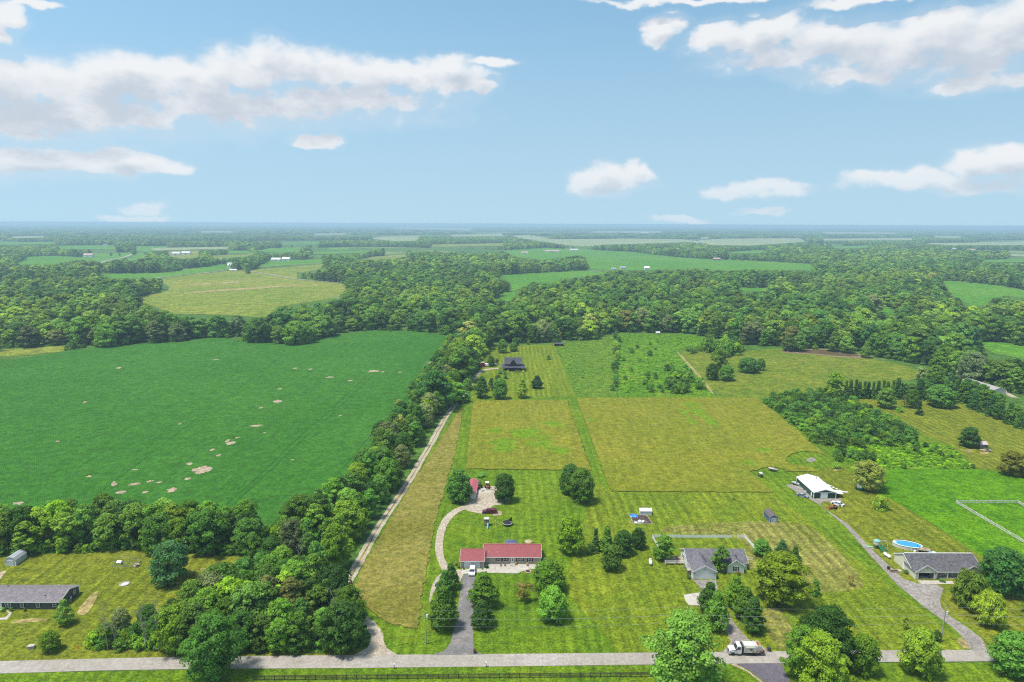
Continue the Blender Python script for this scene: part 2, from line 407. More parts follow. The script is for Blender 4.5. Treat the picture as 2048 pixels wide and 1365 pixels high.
def ribbon(name, pts, width, mat, z, world=False, jit=0.0):
    P = [Vector(p).to_2d() if world else gp(*p).xy for p in pts]
    # Catmull-Rom through the points
    S = []
    for i in range(len(P)-1):
        p0 = P[max(0, i-1)]; p1 = P[i]; p2 = P[i+1]; p3 = P[min(len(P)-1, i+2)]
        for k in range(10):
            t = k/10
            S.append(0.5*((2*p1)+(p2-p0)*t+(2*p0-5*p1+4*p2-p3)*t*t+(3*p1-p0-3*p2+p3)*t**3))
    S.append(P[-1])
    v = []; n = len(S); rr = random.Random(3)
    for i, p in enumerate(S):
        d = (S[min(n-1, i+1)]-S[max(0, i-1)]).normalized(); nn = Vector((-d.y, d.x))
        w = (width if not callable(width) else width(i/(n-1)))/2
        v += [(*(p+nn*(w+rr.uniform(-jit, jit))), z), (*(p-nn*(w+rr.uniform(-jit, jit))), z)]
    f = [(2*i, 2*i+1, 2*i+3, 2*i+2) for i in range(n-1)]
    me = bpy.data.meshes.new(name); me.from_pydata(v, [], f); me.materials.append(mat); me.update()
    if me.polygons[0].normal.z < 0: me.flip_normals()
    o = bpy.data.objects.new(name, me); link(o); o['kind'] = 'structure'
    return o

VERT = 0.0          # mowing stripes run along Y (away from the road)
M_ground = ground_mat('open_country', ((0.055,0.125,0.018),(0.085,0.155,0.024),(0.060,0.120,0.020)), 0.002, 0.01, 0.5, bump=0.2,
                      patch=[((0.21,0.24,0.09), 0.0016, 0.54, 0.60, 0.75)])
M_lawn = ground_mat('lawn_green', ((0.082,0.150,0.006),(0.122,0.184,0.008),(0.060,0.128,0.006)), 0.03, 0.14, 1.5,
                    streak=[(VERT, 0.55, 0.02, 0.35), (R(90), 0.35, 0.03, 0.12)], mow=[(0.0, 1.5, 0.11)])
M_lawn_y = ground_mat('lawn_mown_yellow', ((0.112,0.158,0.008),(0.155,0.190,0.011),(0.085,0.143,0.007)), 0.03, 0.12, 1.3,
                      streak=[(VERT, 0.50, 0.015, 0.45), (R(65), 0.5, 0.02, 0.2)], mow=[(0.0, 1.7, 0.14)])
M_lawn_cut = ground_mat('lawn_cut_hay', ((0.135,0.148,0.020),(0.200,0.188,0.044),(0.100,0.130,0.013)), 0.035, 0.15, 1.2,
                        streak=[(R(8), 0.55, 0.02, 0.6), (R(90), 0.30, 0.05, 0.35)], mow=[(0.0, 1.7, 0.16)])
M_lawn_o = ground_mat('lawn_olive', ((0.122,0.146,0.010),(0.160,0.172,0.014),(0.098,0.132,0.008)), 0.03, 0.12, 1.2,
                      streak=[(VERT, 0.42, 0.012, 0.45)], mow=[(0.0, 1.8, 0.15)])
def spot(px, py, wpx, hpx):
    p = gp(px, py); return (p.x, p.y, wpx*mpp(px, py), (gp(px, py-hpx)-p).length)
HAYSPOTS = [spot(1010,890,35,14), spot(1060,868,45,16), spot(1090,890,40,12), spot(1105,850,30,8), spot(985,862,25,7), spot(1120,905,25,7), spot(1390,820,22,18), spot(1420,845,14,12), spot(1375,835,8,22), spot(1525,900,16,6), spot(1505,930,20,8), spot(1180,840,8,5), spot(1600,905,12,4)]
M_hay = ground_mat('hay_meadow', ((0.150,0.166,0.012),(0.186,0.180,0.017),(0.130,0.158,0.009)), 0.018, 0.10, 1.1,
                   streak=[(R(90), 0.9, 0.05, 0.35), (0.0, 0.25, 0.02, 0.2)], grain=0.36, patch=[((0.11,0.16,0.010), 0.012, 0.56, 0.70, 0.5)], spots=((0.110,0.205,0.006), HAYSPOTS))
M_haystrip = ground_mat('hay_strip', ((0.160,0.150,0.024),(0.225,0.195,0.045),(0.120,0.138,0.016)), 0.02, 0.35, 1.6,
                        patch=[((0.08,0.12,0.015), 0.30, 0.56, 0.72, 0.5)], bump=1.0, grain=0.40)
M_soy = ground_mat('soybean_leaves', ((0.036,0.130,0.012),(0.048,0.150,0.016),(0.030,0.116,0.011)), 0.006, 0.07, 0.9,
                   streak=[(R(-34), 0.30, 0.02, 0.16)], rows=(R(-34), 0.76, 0.40), bump=0.8, grain=0.32,
                   patch=[((0.060,0.150,0.035), 0.012, 0.60, 0.74, 0.4)])
M_soy2 = ground_mat('soybean_leaves_far', ((0.070,0.195,0.012),(0.098,0.222,0.016),(0.056,0.172,0.010)), 0.004, 0.03, 0.4, bump=0.3)
M_pasture = ground_mat('pasture_vivid', ((0.060,0.165,0.002),(0.090,0.205,0.003),(0.045,0.140,0.002)), 0.02, 0.09, 1.1,
                       streak=[(R(72), 0.16, 0.02, 0.35)])
M_weeds = ground_mat('rough_weeds', ((0.070,0.165,0.006),(0.110,0.205,0.008),(0.050,0.130,0.006)), 0.03, 0.16, 0.8, bump=1.0, grain=0.8,
                     patch=[((0.13,0.15,0.03), 0.03, 0.56, 0.68, 0.5)])
M_weeds2 = ground_mat('tall_dull_weeds', ((0.082,0.158,0.010),(0.112,0.180,0.014),(0.064,0.138,0.009)), 0.03, 0.16, 0.8, bump=1.0, grain=0.6,
                      patch=[((0.13,0.15,0.05), 0.04, 0.58, 0.72, 0.5)])
M_graze = ground_mat('grazed_field', ((0.110,0.154,0.012),(0.165,0.182,0.019),(0.083,0.143,0.010)), 0.02, 0.08, 0.7,
                     patch=[((0.21,0.17,0.07), 0.03, 0.60, 0.72, 0.6)])
M_tan = ground_mat('ripe_field', ((0.150,0.195,0.022),(0.215,0.225,0.035),(0.115,0.180,0.018)), 0.005, 0.03, 0.3, bump=0.2)
M_straw = ground_mat('bare_straw', ((0.280,0.220,0.085),(0.330,0.260,0.110),(0.230,0.210,0.075)), 0.02, 0.1, 0.5, bump=0.2)
M_wheat = ground_mat('pale_field', ((0.22,0.26,0.12),(0.28,0.30,0.15),(0.18,0.25,0.10)), 0.004, 0.02, 0.2, bump=0.0)
M_soil = ground_mat('bare_soil', ((0.33,0.245,0.17),(0.40,0.31,0.22),(0.25,0.20,0.13)), 0.1, 0.5, 3.0, bump=0.5)
M_road = ground_mat('worn_chipseal', ((0.315,0.280,0.240),(0.365,0.328,0.288),(0.270,0.238,0.205)), 0.05, 0.25, 4.0, bump=0.15, grain=0.22,
                    streak=[(R(90), 0.9, 0.012, 0.16)], patch=[((0.16,0.14,0.13), 0.35, 0.66, 0.74, 0.6), ((0.24,0.21,0.19), 0.08, 0.55, 0.70, 0.5)])
M_asph = ground_mat('old_asphalt', ((0.160,0.150,0.146),(0.205,0.190,0.180),(0.132,0.122,0.120)), 0.08, 0.35, 5.0, bump=0.15, grain=0.25,
                    patch=[((0.33,0.28,0.24), 0.16, 0.56, 0.7, 0.7)])
M_asph2 = ground_mat('new_asphalt', ((0.115,0.100,0.120),(0.145,0.130,0.150),(0.095,0.085,0.105)), 0.08, 0.4, 6.0, bump=0.15, grain=0.25)
M_gravel = ground_mat('pale_gravel', ((0.360,0.300,0.225),(0.420,0.360,0.280),(0.335,0.275,0.200)), 0.09, 0.5, 4.0, bump=0.4, grain=0.4,
                      patch=[((0.22,0.22,0.10), 0.4, 0.62, 0.76, 0.35)])
M_gravel2 = ground_mat('grey_gravel', ((0.240,0.212,0.188),(0.300,0.268,0.240),(0.200,0.172,0.148)), 0.09, 0.5, 4.0, bump=0.4, grain=0.4,
                       patch=[((0.40,0.36,0.31), 0.25, 0.58, 0.74, 0.6)])
M_conc = ground_mat('concrete', ((0.400,0.365,0.305),(0.460,0.425,0.360),(0.340,0.300,0.250)), 0.15, 0.6, 4.0, bump=0.1, grain=0.2)
M_mud = ground_mat('muddy_bank', ((0.20,0.145,0.085),(0.25,0.19,0.11),(0.16,0.13,0.06)), 0.1, 0.4, 2.0, bump=0.3)

# the ground: one sheet to the horizon
gnd = sheet('ground', [(-42000,-300),(42000,-300),(42000,34000),(-42000,34000)], M_ground, 0.0, world=True)

# ---- fields and lawns around the houses (outline points read off the photograph and laid on the flat ground)
NEAR_OPEN = [(690,1180),(760,1050),(850,890),(940,775),(958,735),(980,690),(1037,687),(1113,689),(1147,684),(1195,676),(1232,667),(1300,665),
             (1390,670),(1484,690),(1519,690),(1562,698),(1640,700),(1737,708),(1757,716),(1834,728),(1873,743),(1912,757),(1971,773),(2025,788),(2300,900),
             (2300,1500),(-250,1500),(-250,1326),(0,1320),(160,1308),(690,1306),(742,1285),(745,1250)]
sheet('lawn', [(745,1312),(745,1250),(700,1185),(740,1095),(800,1000),(905,830),(945,790),(1152,793),(1700,790),(1900,830),(2300,860),(2300,1304),(1400,1306)], M_lawn, 0.02, rough=(6,0.15))
sheet('lawn', [(-250,1330),(-250,1115),(0,1112),(250,1100),(500,1115),(505,1135),(470,1190),(430,1240),(240,1262),(235,1296),(740,1299),(745,1313),(380,1317),(150,1322),(0,1326)], M_lawn_o, 0.024, rough=(4,0.3))
sheet('verge', [(-250,1350),(0,1347),(500,1338),(1000,1333),(2300,1323),(2300,1560),(-250,1560)], M_lawn, 0.016)
sheet('lawn', [(1190,965),(1228,985),(1545,985),(1790,1180),(1955,1306),(1560,1308),(1240,1308),(1130,1180)], M_lawn_y, 0.036, rough=(5,0.4))
sheet('cut_grass', [(1330,1050),(1600,1040),(1650,1075),(1740,1170),(1700,1185),(1560,1185),(1490,1145),(1498,1070),(1310,1068)], M_lawn_cut, 0.052, sm=2)
sheet('cut_grass', [(1520,1215),(1560,1212),(1600,1290),(1590,1300),(1545,1300)], M_lawn_cut, 0.050, sm=2)
sheet('lawn', [(1590,948),(1680,930),(1760,985),(1880,1060),(1965,1115),(2060,1180),(2300,1304),(1975,1300),(1960,1270),(1795,1160),(1690,1045),(1640,1010),(1600,960)], M_lawn_o, 0.040, rough=(5,0.4))
sheet('pasture', [(1765,940),(1953,939),(2060,952),(2300,990),(2300,1330),(2100,1195),(1965,1112),(1880,1057),(1790,1003),(1757,985)], M_pasture, 0.056, rough=(5,0.3))
sheet('olive_field', [(1705,798),(1790,800),(1900,800),(2000,825),(2300,910),(2300,985),(2060,950),(1953,937),(1903,892),(1830,862),(1757,828)], M_lawn_o, 0.064, rough=(8,0.5))
sheet('grazed_field', [(1350,703),(1410,700),(1480,703),(1560,697),(1640,705),(1740,716),(1850,742),(1838,757),(1790,766),(1700,796),(1520,796),(1432,793),(1395,750)], M_graze, 0.03, sm=1)
sheet('rough_field', [(1108,692),(1150,686),(1196,678),(1238,668),(1232,794),(1153,794)], M_weeds2, 0.034)
sheet('rough_field', [(1238,668),(1322,668),(1380,730),(1430,792),(1236,793)], M_weeds, 0.038)
sheet('rough_field', [(1322,668),(1392,671),(1484,692),(1400,702),(1352,702)], M_weeds, 0.042)
sheet('rough_field', [(1655,893),(1830,884),(1903,892),(1953,938),(1765,940),(1715,940),(1690,920)], M_weeds, 0.072, rough=(5,0.6))
sheet('lawn', [(975,692),(1108,690),(1152,793),(945,798),(940,780),(958,745)], M_lawn_y, 0.046)
sheet('cut_grass', [(1030,692),(1106,690),(1114,735),(1050,730)], M_lawn_y, 0.062)
# standing hay: low blocks with a real edge
sheet('hay_meadow', [(946,803),(1134,801),(1182,942),(932,939)], M_hay, 0.05, 0.34, rough=(1.6,0.45))
sheet('hay_meadow', [(1153,797),(1515,797),(1580,850),(1650,911),(1630,905),(1605,904),(1585,908),(1573,916),(1570,924),(1588,931),(1626,937),(1632,945),(1574,944),(1562,938),(1533,935),(1517,941),(1498,944),(1506,950),(1545,986),(1222,984)], M_hay, 0.05, 0.34, rough=(1.6,0.45))
hs = sheet('hay_strip', [(706,1180),(728,1130),(775,1050),(822,972),(868,900),(908,838),(924,815),(922,850),(910,905),(893,965),(872,1040),(858,1110),(846,1180),(835,1258),(808,1256),(765,1240),(730,1212)], M_haystrip, 0.05, 0.22, rough=(1.4,0.55))
# the soybean field
SOY = [(-260,752),(0,724),(60,716),(140,702),(280,689),(380,682),(430,675),(500,684),(560,690),(610,690),(640,678),(700,668),(760,661),(830,664),(900,672),(905,690),
       (868,728),(822,800),(770,880),(712,960),(690,1020),(560,1055),(250,1062),(0,1070),(-260,1078)]
soy = sheet('soybean_field', SOY, M_soy, 0.05, 0.55, rough=(4,0.4))
BARE = [(405,938,22,7),(398,945,12,5),(378,928,8,3),(437,911,6,3),(424,900,5,2.5),(462,887,12,4),(455,882,6,3),(512,852,12,2.5),(555,803,11,3),(522,816,5,1.6),(228,968,7,5),(240,985,16,4),(268,969,16,3),(300,963,8,2.2),
        (345,980,12,5),(318,965,8,2),(375,958,8,3),(290,985,7,2.5),(35,1007,14,3.2),(178,953,6,2.4),(170,805,6,2),(237,736,7,1.8),(360,848,5,1.6),(745,743,14,2.2),(660,755,10,1.6),(700,762,8,1.4),(590,737,7,1.2),
        (620,739,6,1.2),(765,744,6,1.3),(680,832,4,1.4),(585,920,4,1.4),(270,940,7,1.4),(115,883,6,1.8),(430,720,7,1.0),(560,778,6,1.4),(800,745,5,1.0),(475,876,5,1.6),(530,866,4,1.2)]
rb = random.Random(5)
for bi, (px, py, a, b) in enumerate(BARE):
    q = []
    for k in range(18):
        t = 2*math.pi*k/18; r_ = rb.uniform(0.45, 1.15)
        q.append((px+a*r_*math.cos(t), py+b*r_*math.sin(t)-0.35*b*math.cos(t)))
    # the bare spots are openings trodden flat between the rows: soil lying just over the crop layer
    P = [tuple(gp(x, y, 0.60).xy) for x, y in q]
    sheet('bare_patch', smooth_poly(P, 1), M_soil, 0.612+0.004*(bi % 7), parent=soy, world=True)
# wheel tracks of the sprayer through the crop
M_track = ground_mat('crop_wheel_track', ((0.014,0.062,0.010),(0.020,0.075,0.012),(0.012,0.055,0.009)), 0.1, 0.5, 2.0, bump=0.3)
for k_, (p_, q_) in enumerate((((452,1010),(742,745)), ((462,1012),(752,747)), ((640,985),(860,742)), ((150,1020),(560,716)))):
    a_ = gp(*p_, 0.6); b_ = gp(*q_, 0.6); pts_ = [a_.lerp(b_, t_/8)+Vector((0.5*math.sin(t_*1.7), 0, 0)) for t_ in range(9)]
    o_ = ribbon('wheel_track', [tuple(p.xy) for p in pts_], 0.34, M_track, 0.606, world=True, jit=0.07); o_.parent = soy
    del o_['kind']
# ---- roads and drives
sheet('road', [(-260,1333),(0,1323),(200,1318),(380,1314),(700,1311),(1024,1308.6),(1350,1305.5),(1760,1301.5),(2048,1300),(2300,1298.5),(2300,1321.5),(2048,1323),(1760,1325),(1350,1329.5),(1024,1333.5),(700,1337),(380,1339),(200,1342),(0,1348),(-260,1360)], M_road, 0.075)
sheet('side_road', [(1474,1329),(1501,1343),(1530,1365),(1575,1410),(1640,1410),(1582,1366),(1568,1341),(1563,1327)], M_asph2, 0.068)
sheet('gravel_shoulder', [(1470,1327.5),(1474,1330),(1499,1344),(1528,1366),(1572,1410),(1562,1410),(1522,1366),(1494,1344),(1462,1330)], M_soil, 0.060)
ribbon('farm_lane', [(752,1312),(754,1290),(750,1262),(722,1236),(692,1205),(690,1178),(712,1136),(757,1056),(808,979),(855,900),(893,833),(928,786),(944,765),(956,748),(972,740),(1000,737)],
       lambda t: 3.1+5.5*max(0, 0.07-t)/0.07+(0.8 if t > 0.9 else 0), M_gravel, 0.084, jit=0.25)
sheet('lane_mouth', [(708,1311.5),(735,1296),(746,1275),(765,1275),(772,1296),(795,1310.5)], M_gravel, 0.090)
ribbon('lane_grass_strip', [(700,1158),(712,1136),(757,1056),(808,979),(855,900),(893,833),(928,786)], 0.40, M_haystrip, 0.100, jit=0.18)
sheet('driveway', [(860,1311.5),(888,1303),(902,1285),(909,1255),(916,1215),(923,1170),(926,1150),(950,1150),(949,1180),(946,1230),(947,1290),(950,1303),(968,1310)], M_asph, 0.092)
sheet('apron', [(922,1150),(924,1139),(967,1138),(968,1129),(1082,1128),(1080,1138),(1058,1139),(1046,1143),(1034,1148),(1000,1147),(950,1146)], M_conc, 0.104)
ribbon('gravel_drive', [(912,1150),(892,1138),(881,1115),(878,1090),(883,1062),(893,1040),(912,1023),(940,1012),(970,1008),(1000,1006)], lambda t: 2.3+2.2*t*t+2.2*max(0,0.15-t)/0.15, M_gravel, 0.088, jit=0.13)
sheet('gravel_yard', [(929,1008),(948,985),(952,975),(1000,972),(1012,985),(1014,1004),(985,1010),(975,1030),(955,1027),(930,1022)], M_gravel, 0.097, sm=1)
sheet('gravel_yard', [(885,1145),(930,1138),(926,1152),(918,1168),(898,1165),(868,1180),(860,1210),(858,1195),(868,1160)], M_gravel, 0.094, sm=1)
sheet('worn_track', [(985,1029),(996,1022),(1005,1025),(1002,1032),(985,1033)], M_soil, 0.080, sm=1)
sheet('concrete_pad', [(955,987),(956,977),(982,977),(983,987)], M_conc, 0.108)
sheet('driveway', [(1386,1161),(1432,1161),(1438,1190),(1462,1238),(1484,1266),(1504,1286),(1550,1306),(1443,1307),(1462,1285),(1452,1262),(1420,1222),(1405,1212),(1377,1211),(1367,1190),(1398,1186),(1404,1180)], M_gravel2, 0.086)
sheet('parking_pad', [(1367,1191),(1400,1186),(1412,1212),(1377,1211)], M_conc, 0.094, rough=(1.5,0.3))
sheet('driveway', [(1944,1302),(1926,1276),(1903,1254),(1850,1216),(1795,1171),(1740,1111),(1690,1053),(1640,1011),(1590,983),(1571,971),(1596,968),(1625,998),(1682,998),(1684,1003),(1645,1004),(1640,1010),(1655,1022),(1697,1050),(1742,1098),(1806,1158),(1835,1168),(1874,1170),(1887,1178),(1880,1200),(1882,1214),(1892,1228),(1932,1254),(1963,1277),(1976,1301)], M_gravel2, 0.086)
sheet('garage_apron', [(1834,1162),(1874,1162),(1905,1163),(1908,1169),(1843,1169)], M_conc, 0.098)
sheet('patio', [(1778,1141),(1800,1139),(1805,1143),(1782,1147)], M_conc, 0.098)
sheet('worn_grass', [(1925,1275),(1945,1300),(1922,1296),(1912,1278)], M_straw, 0.070, sm=1)
sheet('foundation_bed', [(1381,1160),(1369,1128),(1363,1110),(1366,1108),(1378,1140),(1388,1160)], M_soil, 0.075)
# left yard marks
sheet('worn_grass', [(150,1226),(186,1185),(200,1183),(178,1226),(164,1232)], M_straw, 0.060, sm=1)
sheet('worn_grass', [(10,1247),(60,1236),(105,1240),(60,1246)], M_straw, 0.056, sm=1)
sheet('worn_grass', [(-20,1150),(0,1145),(14,1141),(6,1152),(-5,1166)], M_soil, 0.064, sm=1)
sheet('front_walk', [(-30,1237),(10,1236),(18,1228),(12,1222),(24,1222),(22,1230),(14,1240),(-30,1241)], M_conc, 0.070)
for pts in ([(383,1145),(394,1152),(400,1160),(398,1168)], [(395,1141),(410,1138),(430,1142),(443,1152),(450,1162)], [(388,1147),(400,1140),(407,1150),(411,1163)]):
    ribbon('tyre_track', pts, 0.28, M_straw, 0.064, jit=0.06)
sheet('dirt_track', [(1352,704),(1356,704),(1398,748),(1429,788),(1424,789),(1394,751)], M_straw, 0.078, sm=1)
sheet('bare_earth', [(1664,939),(1676,937),(1683,941),(1672,944)], M_straw, 0.062, sm=1)
sheet('burnt_ring', [(1614,918),(1626,915),(1633,920),(1624,925),(1612,923)], M_gravel2, 0.062, sm=1)
sheet('bare_earth', [(1928,900),(1945,899),(1946,905),(1932,906)], M_straw, 0.085, sm=1)
sheet('bare_earth', [(1958,905),(1975,903),(1980,908),(1962,910)], M_straw, 0.085, sm=1)
# pond
pond_m = bpy.data.materials.new('muddy_water'); pond_m.use_nodes = True
_T = NT(pond_m.node_tree); _b = _T.n['Principled BSDF']
_pn = _T.noise(_T.new('ShaderNodeNewGeometry').outputs['Position'], 0.15, 4.0)
_T.l.new(_T.mix(_pn, (0.12,0.085,0.045), (0.17,0.12,0.07)), _b.inputs['Base Color']); _b.inputs['Roughness'].default_value = 0.18
sheet('muddy_bank', [(1560,702),(1600,696),(1650,698),(1690,702),(1737,712),(1742,718),(1690,716),(1620,709),(1572,707)], M_mud, 0.06, sm=2)
sheet('pond', [(1588,706),(1615,700),(1655,700),(1695,705),(1728,713),(1690,714),(1630,708)], pond_m, 0.09, sm=2)

# ---- the open country further off: each outline is a field one can see between the woods
FAR = [  # (name, material, outline)
 ('ripe_field', M_tan, [(267,597),(337,582),(338,573),(314,558),(465,541),(480,541),(540,549),(594,558),(690,568),(698,581),(650,600),(560,613),(530,636),(444,630),(342,628),(318,618),(290,606)]),
 ('crop_field', M_soy2, [(185,548),(300,547),(338,545),(455,528),(461,538),(318,556),(232,557)]),
 ('crop_field', M_tan, [(506,540),(645,529),(640,540),(594,546),(594,558),(540,549),(501,543)]),
 ('crop_field', M_soy2, [(540,521),(648,519),(645,526),(509,536)]),
 ('crop_field', M_tan, [(745,514),(811,509),(815,514),(790,518),(716,521)]),
 ('pasture', M_soy2, [(27,530),(56,514),(110,512),(160,515),(185,508),(263,505),(268,512),(205,527),(181,520),(142,520),(109,529)]),
 ('pasture', M_soy2, [(262,518),(273,506),(285,506),(292,513),(262,522),(239,521)]),
 ('crop_field', M_soy2, [(116,492),(232,491),(232,500),(171,499),(116,499)]),
 ('crop_field', M_soy2, [(270,493),(336,493),(332,500),(290,505),(273,503)]),
 ('crop_field', M_tan, [(340,503),(399,502),(396,516),(365,519),(335,512)]),
 ('crop_field', M_soy2, [(455,503),(502,503),(500,508),(460,508)]),
 ('crop_field', M_soy2, [(511,503),(540,497),(604,495),(600,503),(560,507)]),
 ('crop_field', M_soy2, [(655,497),(700,495),(696,501),(660,502)]),
 ('pale_field', M_wheat, [(742,478),(765,474),(838,474),(834,482),(789,483)]),
 ('pale_field', M_wheat, [(782,455.5),(945,457),(944,462),(860,460),(786,458)]),
 ('pale_field', M_wheat, [(1024,472),(1060,470),(1102,479),(1266,478),(1361,479),(1403,484),(1290,488),(1215,490),(1159,494),(1133,491),(1100,486),(1040,477)]),
 ('crop_field', M_soy2, [(1010,501),(1050,499),(1090,496),(1195,501),(1265,504),(1300,509),(1366,516),(1624,528),(1625,542),(1573,541),(1499,539),(1456,543),(1402,537),(1303,541),(1234,541),(1205,541),(1181,538),(1171,514),(1156,512),(1085,521),(1024,512)]),
 ('crop_field', M_soy2, [(990,551),(1085,546),(1178,541),(1212,545),(1208,549),(1147,556),(1123,558),(1109,566),(1061,565),(1055,572),(1044,576),(1024,583),(1022,567),(1010,558)]),
 ('crop_field', M_soy2, [(994,587),(1031,584),(1030,604),(1007,603)]),
 ('pale_field', M_wheat, [(1395,482),(1440,478),(1600,477),(1614,484),(1545,489),(1500,492),(1420,491)]),
 ('pale_field', M_soy2, [(1448,505),(1538,500),(1520,508),(1460,508)]),
 ('crop_field', M_soy2, [(1878,562),(1912,563),(1990,571),(2060,583),(2200,605),(2200,640),(2060,600),(2010,592),(1979,601),(1975,611),(1943,613),(1908,593)]),
 ('crop_field', M_soy2, [(1750,612),(1797,618),(1790,632),(1758,628)]),
 ('crop_field', M_soy2, [(1932,682),(2010,687),(2060,694),(2300,715),(2300,770),(2060,722),(1990,707)]),
 ('crop_field', M_soy2, [(1462,576),(1542,577),(1532,584),(1478,583)]),
 ('pale_field', M_wheat, [(1834,487),(1940,486),(2060,483),(2060,491),(1900,491)]),
 ('pale_field', M_wheat, [(1860,472),(1930,473),(1928,477),(1862,476)]),
 ('pale_field', M_wheat, [(2015,509),(2080,511),(2080,516),(2020,513)]),
 ('crop_field', M_tan, [(10,700),(70,696),(138,692),(134,703),(34,713),(0,714),(-40,712)]),
 ('pale_field', M_wheat, [(300,497),(460,494),(455,499),(310,502)]), ('crop_field', M_soy2, [(-40,486),(110,484),(115,489),(-40,491)]), ('crop_field', M_tan, [(420,512),(500,509),(495,514),(425,517)]), ('crop_field', M_soy2, [(620,505),(740,502),(735,507),(630,510)]),
 ('pale_field', M_tan, [(860,490),(1010,487),(1005,493),(870,495)]), ('pale_field', M_wheat, [(1640,478),(1830,476),(1825,481),(1650,482)]), ('crop_field', M_soy2, [(1660,494),(1740,491),(1735,497),(1670,498)]), ('crop_field', M_soy2, [(560,487),(640,485),(636,490),(566,491)]),
 ('pale_field', M_wheat, [(900,470),(1010,468),(1008,473),(905,474)]), ('crop_field', M_soy2, [(1960,520),(2080,518),(2080,524),(1965,525)]), ('pale_field', M_wheat, [(20,474),(90,472),(88,476),(24,477)]),
 ('pale_field', M_wheat, [(395,463),(470,463),(466,466),(400,466)]),
 ('pale_field', M_wheat, [(620,468),(700,467),(690,470),(630,471)]),
 ('pale_field', M_wheat, [(1180,463),(1330,463),(1320,466),(1190,466)]),
 ('pale_field', M_wheat, [(1640,464),(1800,466),(1790,469),(1650,468)]),
]
for i, (nm, mt, pp) in enumerate(FAR):
    P = wpoly(pp); cyy = sum(p[1] for p in P)/len(P)
    sheet(nm, pp, mt, 0.15 if cyy < 2500 else 0.6 + 0.02*i)
for pp in ([(370,586.5),(420,581),(500,576),(560,572),(605,569),(600,571.5),(520,578),(430,584),(375,588)], [(430,567),(470,563),(485,566),(440,569)], [(360,569),(430,566),(420,571)], [(620,572),(640,570),(632,574)]):
    sheet('straw_streak', pp, M_straw, 0.30, sm=2)
ribbon('country_road', [(190,531),(215,522),(245,516),(266,508),(270,501),(266,495),(258,490)], 9.0, M_road, 0.9)
ribbon('country_road', [(290,560),(330,555),(400,548),(462,540),(480,539),(560,532),(645,527),(720,520),(815,511)], 6.0, M_road, 0.7)
ribbon('country_road', [(480,541),(510,545),(540,550),(575,557),(620,562),(690,568)], 4.5, M_road, 0.72)
ribbon('country_road', [(1172,541),(1200,543),(1240,543)], 6.0, M_road, 0.7)
ribbon('country_road', [(1990,768),(2005,782),(2030,796)], 4.0, M_gravel, 0.09)

OPENS = [pp for _, _, pp in FAR] + [SOY, NEAR_OPEN, [(-260,1100),(0,1112),(250,1100),(500,1115),(505,1135),(470,1190),(430,1240),(150,1308),(-260,1330)]]

# ================================================================== TREES
def mesh_leaves(name, centers, normals, size, lv, aspect=1.0, rng=None, droop=None):
    n = len(centers); rng = rng or np.random.default_rng(0)
    t = rng.normal(size=(n, 3))
    if droop is not None: t = np.tile(np.array([[0, 0, -1.0]]), (n, 1)) + rng.normal(size=(n, 3))*droop
    u = t - normals*np.sum(t*normals, 1, keepdims=True); u /= np.linalg.norm(u, axis=1, keepdims=True)+1e-9
    w = np.cross(normals, u)
    s = size[:, None]*0.5
    j = rng.uniform(0.75, 1.25, (n, 4, 1))
    v = np.stack([centers+u*s*aspect*j[:, 0], centers+w*s*j[:, 1], centers-u*s*aspect*j[:, 2], centers-w*s*j[:, 3]], 1).reshape(-1, 3)
    q = np.arange(n*4).reshape(n, 4)
    me = np_mesh(name, v, q, LEAF)
    a = me.attributes.new('lv', 'FLOAT', 'FACE'); a.data.foreach_set('value', lv.astype(np.float32))
    return me
def crown(name, H, Wd, cb, prof, nclump, per, leaf, seed, cr=0.24, flat=0.75, shell=0.45, aspect=1.15, droop=None, jag=0.18, nr=0.45, lvn=0.22):
    """a crown of leaf clumps: prof(t) gives the relative radius at height t of the crown"""
    rng = np.random.default_rng(seed); C = []; N = []; S = []; LV = []
    z0 = H*cb; hh = H-z0; Rm = Wd/2
    for k in range(nclump):
        t = rng.uniform(0, 1)**0.9; a = (k*2.39996+rng.uniform(-.5, .5)); rr = prof(t)*Rm
        f = rng.uniform(shell, 1.0)**0.6; c_r = Rm*cr*rng.uniform(0.7, 1.3)
        rad = max(0, rr*f*(1+rng.uniform(-jag, jag))-c_r*0.8)
        cc = np.array([rad*math.cos(a), rad*math.sin(a), min(z0+t*hh, H-c_r*flat*0.9)])
        cc[2] = max(cc[2], z0*0.9+c_r*0.4)
        m_ = int(per*rng.uniform(0.7, 1.3)); d = rng.normal(size=(m_, 3)); d /= np.linalg.norm(d, axis=1, keepdims=True)
        d[:, 2] = np.where(d[:, 2] < -0.35, -d[:, 2], d[:, 2])
        p = cc+d*np.array([c_r, c_r, c_r*flat])*rng.uniform(0.72, 1.08, (m_, 1))
        ctr = np.array([0, 0, z0+hh*0.45]); o = p-ctr; o /= np.linalg.norm(o, axis=1, keepdims=True)+1e-9
        nn = d*0.8+o*0.35+rng.normal(size=(m_, 3))*nr+np.array([0, 0, 0.25]); nn /= np.linalg.norm(nn, axis=1, keepdims=True)
        C.append(p); N.append(nn); S.append(leaf*rng.uniform(0.65, 1.35, m_)); cl = rng.uniform(0.2, 0.8)
        LV.append(np.clip(cl+rng.normal(size=m_)*lvn, 0, 1))
    C = np.concatenate(C)      # fit the crown to its stated width and height
    C[:, :2] *= (Rm*0.98)/np.percentile(np.hypot(C[:, 0], C[:, 1]), 97)
    zt = C[:, 2].max(); C[:, 2] = z0*0.8+(C[:, 2]-C[:, 2].min())*(H*0.985-z0*0.8)/(zt-C[:, 2].min())
    return mesh_leaves(name, C, np.concatenate(N), np.concatenate(S), np.concatenate(LV), aspect, rng, droop)
